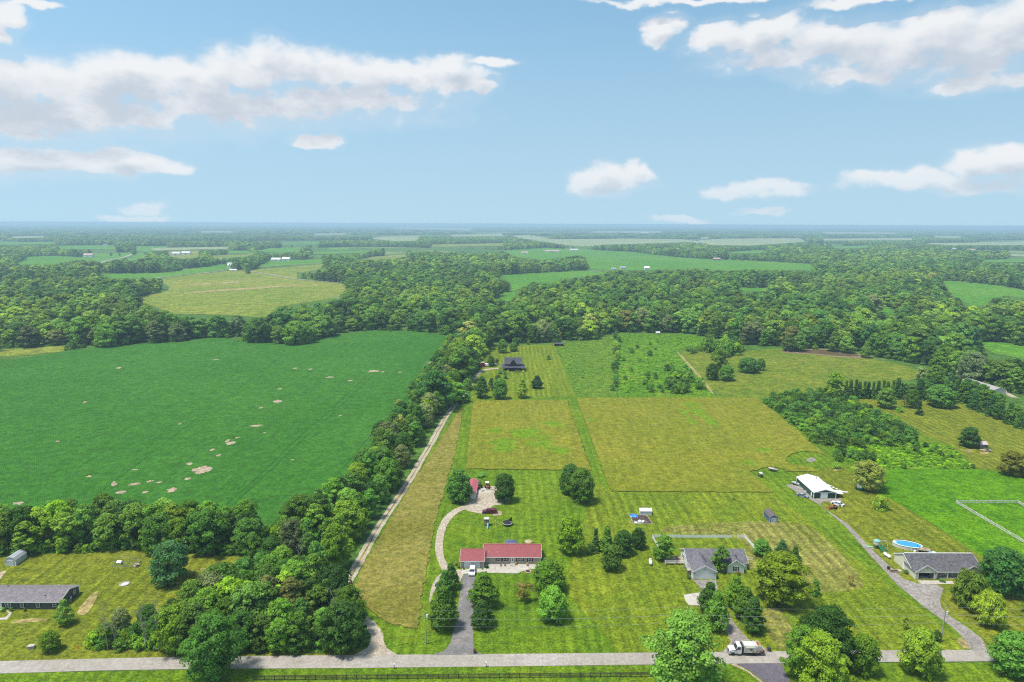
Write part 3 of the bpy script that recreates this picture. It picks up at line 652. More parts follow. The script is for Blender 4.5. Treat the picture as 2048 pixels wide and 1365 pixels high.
def trunk(name, H, r, seed, limbs=5, top=0.7, spread=0.28, bark=None, sub=0, lean=0.03):
    rng = random.Random(seed); mb = MB(); segs = 4; p = Vector((0, 0, -0.15)); rr = r
    for i in range(segs):
        q = Vector((rng.uniform(-lean, lean)*H, rng.uniform(-lean, lean)*H, H*top*(i+1)/segs)); r2 = r*(1-0.72*(i+1)/segs)
        mb.tube(p, q, rr, r2, 7, cap=(i in (0, segs-1)))
        if i >= 1:
            for k in range(limbs//2+1):
                a = rng.uniform(0, 6.28); L = H*spread*rng.uniform(0.6, 1.1)
                e = q+Vector((math.cos(a)*L, math.sin(a)*L, L*rng.uniform(0.5, 1.1)))
                mb.tube(p.lerp(q, rng.uniform(.3, 1)), e, r2*0.75, r2*0.22, 5, cap=False)
                for s_ in range(sub):
                    b_ = rng.uniform(0, 6.28); st = q.lerp(e, rng.uniform(.35, .9)); l2 = L*rng.uniform(.35, .7)
                    mb.tube(st, st+Vector((math.cos(b_)*l2, math.sin(b_)*l2, l2*rng.uniform(.2, 1.1))), r2*0.32, r2*0.08, 4, cap=False)
        p = q; rr = r2
    me = bpy.data.meshes.new(name); me.from_pydata(mb.v, [], mb.f); me.materials.append(bark or BARK); me.update()
    for pl in me.polygons: pl.use_smooth = True
    return me
rnd = lambda t: math.sqrt(max(0, 1-(2*(t**0.85)-1)**2))*0.55+0.45*math.sqrt(max(0, 1-t*t))
oak = lambda t: min(1, 0.55+1.3*t)*(1-max(0, t-0.25)/0.75*0.1)*math.sqrt(max(0.02, 1-max(0, (t-0.35)/0.65)**2))
egg = lambda t: min(1, 0.6+1.6*t)*max(0.05, 1-max(0, (t-0.25)/0.75)**1.5)
con = lambda t: max(0.03, 1-t)**0.85
col_ = lambda t: min(1, 0.6+2*t)*max(0.08, 1-max(0, (t-0.6)/0.4)**2)
PROTO = {}   # kind: (H, W, crown mesh, trunk mesh)
def proto(kind, H, Wd, cb, prof, ncl, per, leaf, seed, tr=0.2, **kw):
    tk = {k: kw.pop(k) for k in ('limbs', 'top', 'spread', 'bark', 'sub') if k in kw}
    PROTO[kind] = (H, Wd, crown('crown_'+kind, H, Wd, cb, prof, ncl, per, leaf, seed, **kw), trunk('trunk_'+kind, H, tr, seed, **tk))
for i in range(3):
    proto('oak%d' % i, 14, 12, 0.08, oak, 110, 85, 0.50, 10+i, 0.30, cr=0.21)
    proto('maple%d' % i, 10, 9, 0.08, rnd, 115, 72, 0.40, 20+i, 0.17, cr=0.22, jag=0.10, shell=0.55)
    proto('pear%d' % i, 10, 6.6, 0.05, egg, 105, 70, 0.36, 30+i, 0.17, cr=0.24, jag=0.10, shell=0.55)
    proto('tall%d' % i, 13, 7.5, 0.08, col_, 60, 62, 0.52, 40+i, 0.2, cr=0.27, jag=0.3)
    proto('wood%d' % i, 14, 11, 0.05, oak, 62, 58, 0.72, 50+i, 0.25, cr=0.26, jag=0.28, nr=0.22, lvn=0.08)
    proto('bush%d' % i, 4, 4.6, 0.0, rnd, 22, 40, 0.36, 60+i, 0.08, cr=0.33)
    proto('far%d' % i, 14, 13, 0.02, oak, 22, 18, 1.7, 70+i, 0.3, cr=0.36, limbs=2, nr=0.2, lvn=0.08)
    proto('airy%d' % i, 12, 10, 0.22, oak, 46, 44, 0.42, 80+i, 0.2, cr=0.20, flat=0.45, jag=0.4)
for i in range(3):
    proto('big%d' % i, 15, 13, 0.07, oak, 150, 120, 0.40, 120+i, 0.34, cr=0.19, jag=0.25, limbs=8)
for i in range(2):
    proto('spruce%d' % i, 9, 4.2, 0.02, con, 85, 34, 0.40, 90+i, 0.13, cr=0.24, flat=0.5, limbs=2, spread=0.1, top=0.85)
    proto('willow%d' % i, 9, 8.6, 0.05, rnd, 75, 60, 0.34, 94+i, 0.2, cr=0.20, flat=1.5, aspect=3.2, droop=0.25)
proto('plum0', 5, 5, 0.25, oak, 30, 26, 0.34, 98, 0.12, cr=0.2, jag=0.4)
proto('lump0', 16, 60, 0.0, lambda t: 1.0 if t < 0.6 else 0.9, 60, 9, 6.5, 99, 0.3, cr=0.16, flat=0.8, shell=0.05, limbs=2)
for i in range(3):
    PROTO['snag%d' % i] = (11, 5, None, trunk('snag%d' % i, 11, 0.2, 110+i, limbs=6, top=0.95, spread=0.22, bark=BARKPALE, sub=3, lean=0.05))

GREEN = dict(dark=(0.037,0.083,0.012), mid=(0.061,0.121,0.012), lite=(0.084,0.145,0.019), lime=(0.190,0.245,0.012), blue=(0.039,0.086,0.022),
             wood=(0.056,0.110,0.015), woodlite=(0.081,0.134,0.017), straw=(0.183,0.141,0.026), weed=(0.098,0.182,0.007), olive=(0.091,0.105,0.017), plum=(0.085,0.068,0.017), willow=(0.128,0.182,0.015), grey=(0.104,0.127,0.041))
trng = random.Random(11)
def put_tree(name, P, H, Wd, kind, color, label, cat='tree', group=None, sub=None):
    H0, W0, cm, tm = PROTO[kind]
    o = empty(name, P, trng.uniform(0, 6.28), label, cat, group)
    o.scale = (Wd/W0, Wd/W0*trng.uniform(0.92, 1.08), H/H0)
    c = GREEN[color]; k = trng.uniform(0.9, 1.1)
    for nm, me in (('trunk', tm), ('crown', cm)):
        if me is None: continue
        ch = bpy.data.objects.new(nm, me); link(ch, o); ch.color = (c[0]*k, c[1]*k, c[2]*k, 1)
    if cm is None:
        for ch in o.children: ch.name = 'branches'
    return o
def tree(px, py, wpx, top, kind, color, label, name='yard_tree', cat='tree', group=None):
    return put_tree(name, gp(px, py), top_h(px, py, top), wpx*mpp(px, py), kind, color, label, cat, group)

def gn_scatter(name, pts, scl, kinds, color, kind_prop='stuff', label=None, cat=None, zs=None):
    """one object: instances the crowns of trees that stand in the scene on its points"""
    n = len(pts); me = bpy.data.meshes.new(name); me.vertices.add(n); me.vertices.foreach_set('co', np.asarray(pts, np.float32).ravel())
    rng = np.random.default_rng(n)
    a = me.attributes.new('sc', 'FLOAT_VECTOR', 'POINT'); s = np.asarray(scl, np.float32)
    zz = np.asarray(zs, np.float32) if zs is not None else s*rng.uniform(0.8, 1.2, n).astype(np.float32)
    a.data.foreach_set('vector', np.stack([s, s, zz], 1).astype(np.float32).ravel())
    a = me.attributes.new('ro', 'FLOAT_VECTOR', 'POINT'); rz = np.zeros((n, 3), np.float32); rz[:, 2] = rng.uniform(0, 6.28, n); a.data.foreach_set('vector', rz.ravel())
    a = me.attributes.new('vi', 'INT', 'POINT'); a.data.foreach_set('value', rng.integers(0, len(kinds), n).astype(np.int32))
    o = bpy.data.objects.new(name, me); link(o); o.color = (*GREEN[color], 1); tag(o, label, cat, None, kind_prop)
    t = bpy.data.node_groups.new(name+'_scatter', 'GeometryNodeTree')
    t.interface.new_socket('Geometry', in_out='INPUT', socket_type='NodeSocketGeometry'); t.interface.new_socket('Geometry', in_out='OUTPUT', socket_type='NodeSocketGeometry')
    gi_ = t.nodes.new('NodeGroupInput'); go2 = t.nodes.new('NodeGroupOutput'); iop = t.nodes.new('GeometryNodeInstanceOnPoints'); jn = t.nodes.new('GeometryNodeJoinGeometry')
    for k in kinds:
        oi = t.nodes.new('GeometryNodeObjectInfo'); oi.inputs['Object'].default_value = SRC[k]; oi.transform_space = 'ORIGINAL'; oi.inputs['As Instance'].default_value = False
        g2i = t.nodes.new('GeometryNodeGeometryToInstance'); t.links.new(oi.outputs['Geometry'], g2i.inputs[0]); t.links.new(g2i.outputs[0], jn.inputs[0])
    def na(nm, typ):
        q = t.nodes.new('GeometryNodeInputNamedAttribute'); q.data_type = typ; q.inputs[0].default_value = nm; return q.outputs[0]
    t.links.new(gi_.outputs[0], iop.inputs['Points']); t.links.new(jn.outputs[0], iop.inputs['Instance']); iop.inputs['Pick Instance'].default_value = True
    t.links.new(na('vi', 'INT'), iop.inputs['Instance Index']); t.links.new(na('sc', 'FLOAT_VECTOR'), iop.inputs['Scale'])
    e2r = t.nodes.new('FunctionNodeEulerToRotation'); t.links.new(na('ro', 'FLOAT_VECTOR'), e2r.inputs[0]); t.links.new(e2r.outputs[0], iop.inputs['Rotation'])
    t.links.new(iop.outputs[0], go2.inputs[0])
    md = o.modifiers.new('scatter', 'NODES'); md.node_group = t
    return o

# ---- trees that stand on their own (base x, base y, crown width, top y: read off the photograph, laid on the ground and given real heights)
Y = [
 (918,1003,52,939,'maple0','dark','round dark shade tree leaning over the red-roofed outbuilding'),
 (1009,1003,43,946,'maple1','mid','rounded shade tree at the right edge of the gravel equipment yard'),
 (1140,987,44,927,'maple2','dark','darker rear tree of the pair standing in the back lawn by the hay meadow'),
 (1163,1004,56,936,'maple0','mid','fuller front tree of the pair standing in the back lawn by the hay meadow'),
 (1140,1105,54,1031,'maple1','mid','tall shade tree behind the right end of the red-roofed house'),
 (1191,1103,21,1057,'spruce0','blue','slim pointed evergreen in the clump between the red-roofed and white houses'),
 (1213,1103,30,1053,'spruce1','dark','tallest broad evergreen in the clump between the red-roofed and white houses'),
 (1180,1109,15,1087,'bush0','dark','low dark shrub at the foot of the evergreen clump'),
 (1246,1109,42,1060,'maple2','dark','dark rounded tree beside the evergreen clump'),
 (1276,1097,30,1056,'maple0','dark','outermost small dark tree of the evergreen clump, beside the white propane tank'),
 (1222,1139,43,1090,'maple1','lite','bright green round tree in front of the evergreen clump'),
 (1097,1181,66,1121,'maple2','dark','wide dark tree at the right front corner of the red-roofed house'),
 (1106,1239,58,1172,'maple0','mid','dark lawn tree in front of the wide tree by the red-roofed house'),
 (1046,1204,42,1166,'plum0','plum','small thin brownish purple-leaved tree on the front lawn'),
 (902,1177,38,1127,'pear0','dark','upper left tree lining the asphalt drive, beside the white car'),
 (890,1196,36,1140,'pear1','dark','middle left tree lining the asphalt drive'),
 (887,1257,58,1172,'pear2','dark','largest left tree lining the asphalt drive, next to the utility pole'),
 (968,1212,56,1145,'pear1','dark','larger right tree lining the asphalt drive'),
 (964,1253,50,1200,'pear0','dark','smaller right tree lining the asphalt drive, nearer the road'),
 (1328,1121,40,1070,'tall0','mid','leafy tree over the side deck of the white house'),
 (1440,1143,34,1091,'tall1','mid','narrow tree growing in front of the white house roof valley'),
 (1524,1111,37,1080,'maple1','mid','rounded tree at the right rear corner of the white fence'),
 (1563,1114,29,1081,'pear0','blue','dark oval tree behind the big lime-green tree'),
 (1588,1138,25,1092,'pear1','blue','dark slim oval tree at the right side of the big lime-green tree'),
 (1557,1205,112,1104,'big0','lime','huge spreading lime-green tree beside the white house'),
 (1418,1226,50,1165,'pear2','dark','rear left tree of the clump hiding the white house drive'),
 (1432,1260,52,1180,'pear0','dark','front left tree of the clump hiding the white house drive'),
 (1470,1214,45,1151,'pear1','dark','rear right tree of the clump hiding the white house drive'),
 (1490,1236,48,1174,'pear2','dark','middle right tree of the clump hiding the white house drive'),
 (1506,1263,46,1193,'pear0','dark','front right tree of the clump hiding the white house drive'),
 (1630,1190,25,1160,'spruce1','dark','little dark cone-shaped evergreen alone on the striped lawn'),
 (1365,1384,150,1224,'big1','lite','great spreading green tree over the road left of the garbage truck'),
 (1652,1336,105,1212,'big2','mid','tall rear tree of the roadside clump right of the asphalt side road'),
 (1600,1352,74,1252,'big0','mid','left tree of the roadside clump right of the asphalt side road'),
 (1637,1390,104,1264,'big1','lime','yellow-green front tree of the roadside clump right of the side road'),
 (1724,1345,62,1268,'maple2','mid','open-trunked roadside tree just right of the roadside clump'),
 (1838,1345,74,1257,'maple0','lite','lone rounded roadside tree across from the twin drive mouth'),
 (2027,1346,90,1267,'maple1','mid','broad low roadside tree where the grey gravel drive meets the road'),
 (1811,1259,14,1236,'airy0','lite','tiny pale sapling on the striped lawn near the road'),
 (1873,1283,20,1260,'bush1','dark','small round bush at the foot of the leaning utility pole'),
 (1938,1212,66,1145,'willow0','willow','weeping willow in front of the cream house porch'),
 (1976,1250,60,1184,'willow1','willow','lighter weeping willow on the lawn below the other willow'),
 (2003,1184,88,1096,'maple2','dark','massive dark round tree beside the right end of the cream house'),
 (2046,1223,14,1206,'bush2','mid','small bush on the lawn beyond the willows'),
 (1735,979,63,922,'oak2','olive','brownish olive tree shading the teal camper'),
 (1760,1020,33,989,'bush0','lite','low round light green tree alone on the lawn below the camper'),
 (1702,1172,16,1153,'plum0','plum','stunted rusty-brown sapling on the striped lawn'),
 (1440,738,36,697,'tall2','mid','tallest tree of the three in the grazed field'),
 (1424,760,27,726,'maple0','dark','left front tree of the three in the grazed field'),
 (1453,761,30,730,'maple1','mid','right front tree of the three in the grazed field'),
 (1496,745,40,714,'maple2','dark','wide dark tree by itself in the middle of the grazed field'),
 (1521,741,18,716,'maple0','mid','small companion of the wide dark tree in the grazed field'),
 (1578,703,28,668,'pear1','lite','left of the two light trees on the left pond bank'),
 (1598,702,30,664,'pear2','lite','right of the two light trees on the left pond bank'),
 (1668,703,30,662,'pear0','lite','left light tree of the pair behind the pond'),
 (1692,706,30,664,'pear1','lite','right light tree of the pair behind the pond'),
 (1529,692,20,658,'tall0','lite','slim pale tree at the wood edge left of the pond'),
 (1650,693,18,660,'tall1','mid','slim tree at the wood edge right behind the pond'),
 (1731,716,21,683,'pear2','lite','small yellowish tree at the right tip of the pond'),
 (1667,798,42,743,'tall2','mid','tall loose tree at the left end of the evergreen row'),
 (1772,816,37,775,'maple1','lite','bright round tree in front of the evergreen row'),
 (1824,816,26,778,'maple0','dark','dark upright tree beside the bright round tree before the evergreen row'),
 (1809,815,16,790,'airy1','grey','thin greyish tree between the bright round tree and the dark upright one'),
 (1881,813,56,771,'maple2','dark','widest dark tree in front of the evergreen row'),
 (1838,830,16,802,'spruce0','dark','small pointed evergreen out on the olive field'),
 (1798,824,18,813,'bush1','mid','low bush on the olive field before the evergreen row'),
 (1870,766,32,730,'maple0','mid','round tree rising behind the evergreen row, next to the long wood'),
 (1841,761,20,733,'tall0','grey','thin grey-green tree behind the evergreen row'),
 (1961,811,25,780,'tall1','mid','light green tree at the near side of the gravel road by the metal roof'),
 (1938,894,40,854,'maple1','dark','perfectly round dark tree beside the small weathered shed'),
 (2022,950,50,903,'oak0','olive','olive spreading tree at the edge of the vivid pasture'),
 (2055,955,50,908,'oak1','olive','second olive spreading tree at the edge of the vivid pasture'),
 (1005,706,22,679,'maple0','mid','taller tree on the lawn behind the black-roofed house'),
 (1027,703,18,685,'maple1','lite','light green smaller tree on the lawn behind the black-roofed house'),
 (1031,691,16,675,'maple2','mid','tree against the wood behind the black-roofed house'),
 (982,733,16,711,'maple0','dark','small dark tree between the red shed and the black-roofed house'),
 (994,729,9,717,'tall2','dark','narrow tree at the left wall of the black-roofed house'),
 (964,796,30,752,'pear0','mid','left tree of the row on the lawn below the black-roofed house'),
 (983,782,13,755,'tall0','dark','narrow tree set back in the row below the black-roofed house'),
 (1000,798,32,757,'maple1','mid','second broad tree of the row below the black-roofed house'),
 (1044,796,25,757,'pear1','lite','pale-topped tree of the row below the black-roofed house'),
 (1074,777,24,751,'pear2','blue','dark egg-shaped tree alone at the right of the row below the black-roofed house'),
 (1001,748,11,738,'bush0','lite','leafy shrub at the porch of the black-roofed house'),
 (1010,758,12,742,'bush1','mid','shrub in front of the porch corner of the black-roofed house'),
 (996,764,13,749,'bush2','dark','round shrub between the lane and the black-roofed house'),
 (342,1164,76,1082,'maple0','blue','large blue-green tree alone on the lawn near the fire ring'),
 (131,1249,36,1199,'pear1','lite','upright young tree at the right front corner of the grey house'),
 (102,1302,38,1262,'maple2','mid','small round tree on the lawn near the yellow road sign'),
 (430,1358,112,1226,'big2','mid','great dark tree on the near verge leaning over the road'),
 (1097,720,12,710,'bush0','dark','dark shrub on the fence line right of the black-roofed house'),
]
for (px, py, w, top, kind, c, lab) in Y:
    nm = {'spruce': 'evergreen_tree', 'bush': 'shrub', 'willow': 'willow_tree', 'plum': 'ornamental_tree'}.get(kind[:-1], 'shade_tree')
    tree(px, py, w, top, kind, c, lab, nm, 'shrub' if nm == 'shrub' else 'tree')
# evergreen row
for i in range(11):
    px = 1690+i*9.3+trng.uniform(-2, 2)
    tree(px, 797+trng.uniform(-1, 1), 15, 761+trng.uniform(-3, 3), 'spruce%d' % (i % 2), 'dark', 'dark narrow evergreen in the planted row beyond the olive field', 'evergreen_tree', 'tree', 'evergreen row beyond the olive field')
for (px, by) in ((1932,798),(1946,803),(1962,808),(1978,815),(1994,824),(1905,795)):
    tree(px, by, 30, by-trng.uniform(36, 44), trng.choice(['maple1', 'tall0', 'wood0']), 'dark', 'dark tree standing before the long pale metal-roofed building', 'screen_tree', 'tree', 'trees before the long metal-roofed building')
for i in range(20):
    px = 1796+i*13+trng.uniform(-4, 4); by = 797+max(0, (px-1900))*0.42+trng.uniform(-2, 4)
    k = trng.choice(['spruce0', 'spruce1', 'tall0', 'maple1', 'wood0'])
    tree(px, by, trng.uniform(18, 30), by-trng.uniform(30, 44), k, 'dark', 'dark tree in the mixed screen running on from the evergreen row', 'screen_tree', 'tree', 'mixed tree screen beyond the olive field')
# shrubs down the fence line and across the overgrown fields
for i in range(15):
    py = 678+i*7.4; px = 1236-i*0.5+trng.uniform(-5, 4)
    tree(px, py, trng.uniform(11, 19), py-trng.uniform(9, 17), 'bush%d' % (i % 3), trng.choice(['mid', 'lite', 'dark']), 'shrub grown up along the fence line between the overgrown fields', 'shrub', 'shrub', 'fence line shrubs between the overgrown fields')
for i in range(34):
    a, b = trng.uniform(0, 1), trng.uniform(0, 1); px = 1285+a*118; py = 734+b*56
    if px < 1320 and py < 745: continue
    big = px > 1330 and py > 760
    tree(px, py, trng.uniform(16, 30) if big else trng.uniform(8, 17), py-(trng.uniform(14, 26) if big else trng.uniform(7, 14)), 'bush%d' % (i % 3), trng.choice(['mid', 'dark', 'dark']), 'bushy volunteer tree in the overgrown field right of the fence line', 'shrub', 'shrub', 'volunteer shrubs in the overgrown field')
for (px, py, w) in [(1262,706,14),(1274,697,9),(1300,690,8),(1262,743,10),(1250,760,12),(1290,768,12),(1255,786,9),(1311,700,7),(1315,686,8),(1300,712,14),(1280,724,9),(1247,722,9)]:
    tree(px, py, w, py-w*0.8, 'bush%d' % (px % 3), 'mid', 'scattered small bush in the bright overgrown field', 'shrub', 'shrub', 'scattered bushes in the bright overgrown field')
# round copse by the grazed field
for i in range(26):
    a = trng.uniform(0, 6.28); r_ = math.sqrt(trng.uniform(0, 1)); px = 1450+r_*46*math.cos(a)-(8 if r_ > .8 else 0); py = 706+r_*9*math.sin(a)
    tree(px, py, trng.uniform(20, 30), py-trng.uniform(22, 30), 'bush%d' % (i % 3), 'mid', 'bush in the dense rounded copse at the top of the grazed field', 'copse_bush', 'shrub', 'bushes of the rounded copse')
for i in range(14):
    px = 1378+i*5.5; py = 704+trng.uniform(-3, 5)-i*0.4
    tree(px, py, trng.uniform(10, 17), py-trng.uniform(8, 14), 'bush%d' % (i % 3), 'mid', 'low bush trailing off from the rounded copse', 'shrub', 'shrub', 'low bushes beside the rounded copse')
# thicket
THICK = [(1524,803),(1600,790),(1660,793),(1720,815),(1760,835),(1815,862),(1830,886),(1795,893),(1679,898),(1632,889),(1581,847),(1548,823)]
TW = wpoly(THICK); rng = np.random.default_rng(4)
xs = [p[0] for p in TW]; ys = [p[1] for p in TW]; got = []
for _ in range(6000):
    x = rng.uniform(min(xs), max(xs)); y = rng.uniform(min(ys), max(ys))
    if not inpoly(TW, np.array([x]), np.array([y]))[0]: continue
    if all((x-a)**2+(y-b)**2 > 3.6**2 for a, b in got): got.append((x, y))
    if len(got) >= 190: break
for i, (x, y) in enumerate(got):
    put_tree('thicket_bush', Vector((x, y, 0)), rng.uniform(3.6, 6.2), rng.uniform(5.2, 7.6), 'bush%d' % (i % 3), 'dark' if i % 3 else 'mid', 'bush in the dense dark thicket between the hay meadow and the olive field', 'shrub', 'bushes of the dark thicket')
for i in range(26):
    px = 1672+trng.uniform(0, 75); py = 921+trng.uniform(-10, 2)
    tree(px, py, trng.uniform(13, 20), py-trng.uniform(10, 18), 'bush%d' % (i % 3), 'dark', 'dark bush in the patch at the near left corner of the weedy ground', 'shrub', 'shrub', 'dark bush patch on the weedy ground')
for (px, py, w) in [(1829,903,18),(1840,911,12),(1868,903,14),(1872,898,12),(1902,916,13),(1808,937,14),(1880,912,15),(1850,895,14),(1946,937,11),(1935,938,9),(1925,938,8),(1890,937,8),(1862,905,9),(1835,893,11),(1770,930,9),(1905,899,10),(1858,918,7)]:
    tree(px, py, w, py-w*0.75, 'bush%d' % (px % 3), trng.choice(['mid', 'dark']), 'scattered bush on the weedy ground by the vivid pasture', 'shrub', 'shrub', 'scattered bushes on the weedy ground')
for (px, py, w, h, lab) in [(961,953,24,8,'low mound of green weeds behind the equipment yard'), (1671,936,22,12,'leafy green mound beside the bare earth spot by the pole barn'), (1467,1000,9,5,'little tuft of taller grass on the mown lawn'), (1240,694,8,7,'bush at the top of the fence line')]:
    tree(px, py, w, py-h, 'bush1', 'lite', lab, 'shrub', 'shrub')

# ---- hedgerow along the soybean field, and the small wood by the road: every tree a thing
def scatter_in(pp, n, dmin, seed, world=False):
    P = list(pp) if world else wpoly(pp); rg = np.random.default_rng(seed); got = []
    xs = [p[0] for p in P]; ys = [p[1] for p in P]
    for _ in range(n*60):
        x = rg.uniform(min(xs), max(xs)); y = rg.uniform(min(ys), max(ys))
        if inpoly(P, np.array([x]), np.array([y]))[0] and all((x-a)**2+(y-b)**2 > dmin*dmin for a, b in got): got.append((x, y))
        if len(got) >= n: break
    return got
HEDGE = [(664,1165),(686,1125),(734,1050),(786,972),(836,892),(877,827),(911,782),(936,758),(950,735),(961,712),(975,690),(905,690),(885,720),(845,775),(795,850),(745,925),(700,990),(655,1040),(560,1060),(520,1075),(515,1120),(560,1150)]
ROADWOOD = [(178,1299),(400,1304),(560,1305),(680,1301),(712,1292),(722,1270),(714,1244),(682,1212),(655,1178),(560,1150),(520,1130),(500,1160),(470,1200),(425,1238),(300,1256),(215,1270)]
BACKLINE = [(-200,1108),(0,1112),(120,1108),(250,1100),(440,1108),(515,1112),(520,1075),(400,1066),(250,1068),(0,1074),(-200,1080)]
KIND_MIX = ['oak0','oak1','oak2','tall0','tall1','tall2','airy0','maple0','maple1','maple2','oak0','oak2']
COL_MIX = ['mid','mid','lite','lite','dark','wood','mid','grey','mid','dark','dark','wood']
hr = random.Random(21); allpts = []
def hedge(pp, n, dmin, seed, hlo, hhi, nm, what, group):
    for (x, y) in scatter_in(pp, n, dmin, seed):
        k = hr.choice(KIND_MIX); c = hr.choice(COL_MIX)
        H = hr.uniform(hlo, hhi)
        if nm == 'roadside_wood_tree' and x < -87: H *= 0.62+0.2*hr.random()
        Wd = H*hr.uniform(0.62, 0.9)*(0.75 if k.startswith('tall') else 1)
        look = {'lime': 'yellow-green', 'lite': 'bright green', 'dark': 'dark green', 'grey': 'greyish green'}.get(c, 'mid green')
        put_tree(nm, Vector((x, y, 0)), H, Wd, k, c, f'{look} tree {what}', 'tree', f'{look} {group}')
        allpts.append((x, y))
hedge(HEDGE, 150, 5.0, 31, 10.5, 16.0, 'hedgerow_tree', 'in the hedgerow between the soybean field and the gravel lane', 'hedgerow trees by the lane')
hedge(ROADWOOD, 78, 4.8, 32, 8.5, 15.0, 'roadside_wood_tree', 'in the small wood between the grey house yard and the lane mouth', 'trees of the small roadside wood')
hedge(BACKLINE, 62, 5.2, 33, 10.5, 15.5, 'field_edge_tree', 'in the tree line between the grey house yard and the soybean field', 'tree line behind the grey house')
for (px, py, top, lab) in [(216,1300,1218,'thin bare grey snag at the left of the roadside wood'), (318,1303,1195,'tall pale dead trunk in the roadside wood'), (292,1302,1204,'forked dead tree with bare grey branches in the roadside wood'), (672,1298,1190,'pale leaning bare stem at the lane end of the roadside wood'),
                           (600,1150,1085,'bare grey dead tree at the top of the roadside wood'), (575,1150,1095,'pale twiggy dead tree near the yard corner'), (775,890,850,'bare pale trunks in the hedgerow'), (760,884,852,'small bare pale snag in the hedgerow'), (232,1301,1232,'short bare snag beside the thin grey snag')]:
    tree(px, py, 26, top, 'snag%d' % (px % 3), 'grey', lab, 'dead_tree')
# undergrowth that fills the hedges down to the ground
und = scatter_in(HEDGE, 420, 2.2, 41)+scatter_in(ROADWOOD, 360, 2.0, 42)+scatter_in(BACKLINE, 300, 2.2, 43)
# sources for the scatterers: crowns of trees that stand in the scene
SRC = {}
for o in col.objects:
    if o.name.startswith('crown') and o.data:
        SRC.setdefault(o.data.name.replace('crown_', ''), o)

# ---- the woods: trees stand wherever neither their foot nor their top would lie over open land
def woods(y0, y1, sp, seed, hmean, hsd, xlim=1.0):
    rg = np.random.default_rng(seed); ny = int((y1-y0)/sp); P = []
    for j in range(ny):
        y = y0+(j+0.5)*sp; half = (0.80*y+60)*xlim; k = int(2*half/sp)
        xx = -half+(np.arange(k)+0.5)*sp; P.append(np.stack([xx, np.full(k, y)], 1))
    P = np.concatenate(P); P += rg.uniform(-0.45, 0.45, P.shape)*sp
    big = (np.sin(P[:, 0]*0.021+2*np.sin(P[:, 1]*0.013))+np.sin(P[:, 1]*0.027+P[:, 0]*0.009))*1.6
    h = np.clip(rg.normal(hmean, hsd, len(P))+big+np.where(rg.random(len(P)) < 0.12, 4.0, 0.0), 7, 26)
    bx, by = proj(P[:, 0], P[:, 1], 0); tx, ty = proj(P[:, 0], P[:, 1], h*0.93); mx_, my = proj(P[:, 0], P[:, 1], h*0.5)
    wpx = h*0.33*FPX/P[:, 1]
    ok = np.ones(len(P), bool)
    for pp in OPENS:
        for q in (0.2, 0.35, 0.65, 0.8): ok &= ~inpoly(pp, *proj(P[:, 0], P[:, 1], h*q))
        ok &= ~(inpoly(pp, bx, by) | inpoly(pp, tx, ty) | inpoly(pp, mx_, my) | inpoly(pp, mx_-wpx, my) | inpoly(pp, mx_+wpx, my))
    return P[ok], h[ok], bx[ok], by[ok]
P1, h1, bx1, by1 = woods(380, 1500, 12.4, 51, 18.0, 4.0)
# behind the soybean field and right of the lane only: leave the near hedges to their own trees
ok = (by1 < 830)
P1, h1, bx1, by1 = P1[ok], h1[ok], bx1[ok], by1[ok]
# the 300 that show largest: the wood's near edge
def edge_score(P, bx, by):
    d = np.full(len(P), 1e9)
    s = P[:, 1].copy()
    # a tree shows wholly when nothing stands within 20 m in front of it
    gx = np.floor(P[:, 0]/12).astype(int); gy = np.floor(P[:, 1]/12).astype(int); occ = set(zip(gx.tolist(), gy.tolist()))
    front = np.array([not any((a+i, b-k) in occ for i in (-1, 0, 1) for k in (2, 3)) for a, b in zip(gx.tolist(), gy.tolist())])
    s[~front] += 5000; s[(bx < -30) | (bx > 2080)] += 9000
    return s
es = edge_score(P1, bx1, by1); order = np.argsort(es); edge = order[:230]; rest = order[230:]
for i in edge:
    k = hr.choice(['wood0', 'wood1', 'wood2', 'oak0', 'oak1', 'maple0', 'tall1']); c = hr.choice(['wood', 'mid', 'dark', 'dark', 'lite', 'grey'])
    look = {'lite': 'bright green', 'dark': 'dark green', 'grey': 'greyish green'}.get(c, 'mid green')
    put_tree('woodland_edge_tree', Vector((P1[i][0], P1[i][1], 0)), h1[i], h1[i]*hr.uniform(0.72, 1.02)*(0.75 if k.startswith('tall') else 1), k, c, f'{look} tree on the near edge of the big wood', 'tree', f'{look} trees on the edge of the big wood')
for o in col.objects:
    if o.name.startswith('crown') and o.data: SRC.setdefault(o.data.name.replace('crown_', ''), o)
for k, (px, py, H_, W_, lab) in {'far0': (222,512,12,11,'lone dark tree by the far winding road'), 'far1': (239,512,9,7,'second lone tree by the far winding road'), 'far2': (496,548,12,13,'lone tree at the fork of the pale lane by the white barn'), 'lump0': (900,466,15,58,'hazy block of distant trees near the horizon')}.items():
    o = put_tree('field_tree', gp(px, py), H_, W_, k, 'dark', lab, 'tree')      # lone trees out in the far fields carry the coarser crowns
    for ch in o.children:
        if ch.name.startswith('crown'): SRC[k] = ch
def lighter(P): return (np.sin(P[:, 0]*0.011+1.3+1.7*np.sin(P[:, 1]*0.008))+np.sin(P[:, 1]*0.015-P[:, 0]*0.006)+0.5*np.sin(P[:, 0]*0.05+P[:, 1]*0.04)) > 0.35
wr = np.random.default_rng(77)
Pr, hr_ = P1[rest], h1[rest]; li = lighter(Pr); sx_ = hr_/14*wr.uniform(0.88, 1.30, len(hr_))*np.sqrt(18/hr_)
gn_scatter('woodland', np.c_[Pr[~li], np.zeros((~li).sum())], sx_[~li], ['wood0', 'wood1', 'wood2', 'oak1', 'maple1'], 'wood', zs=hr_[~li]/14)
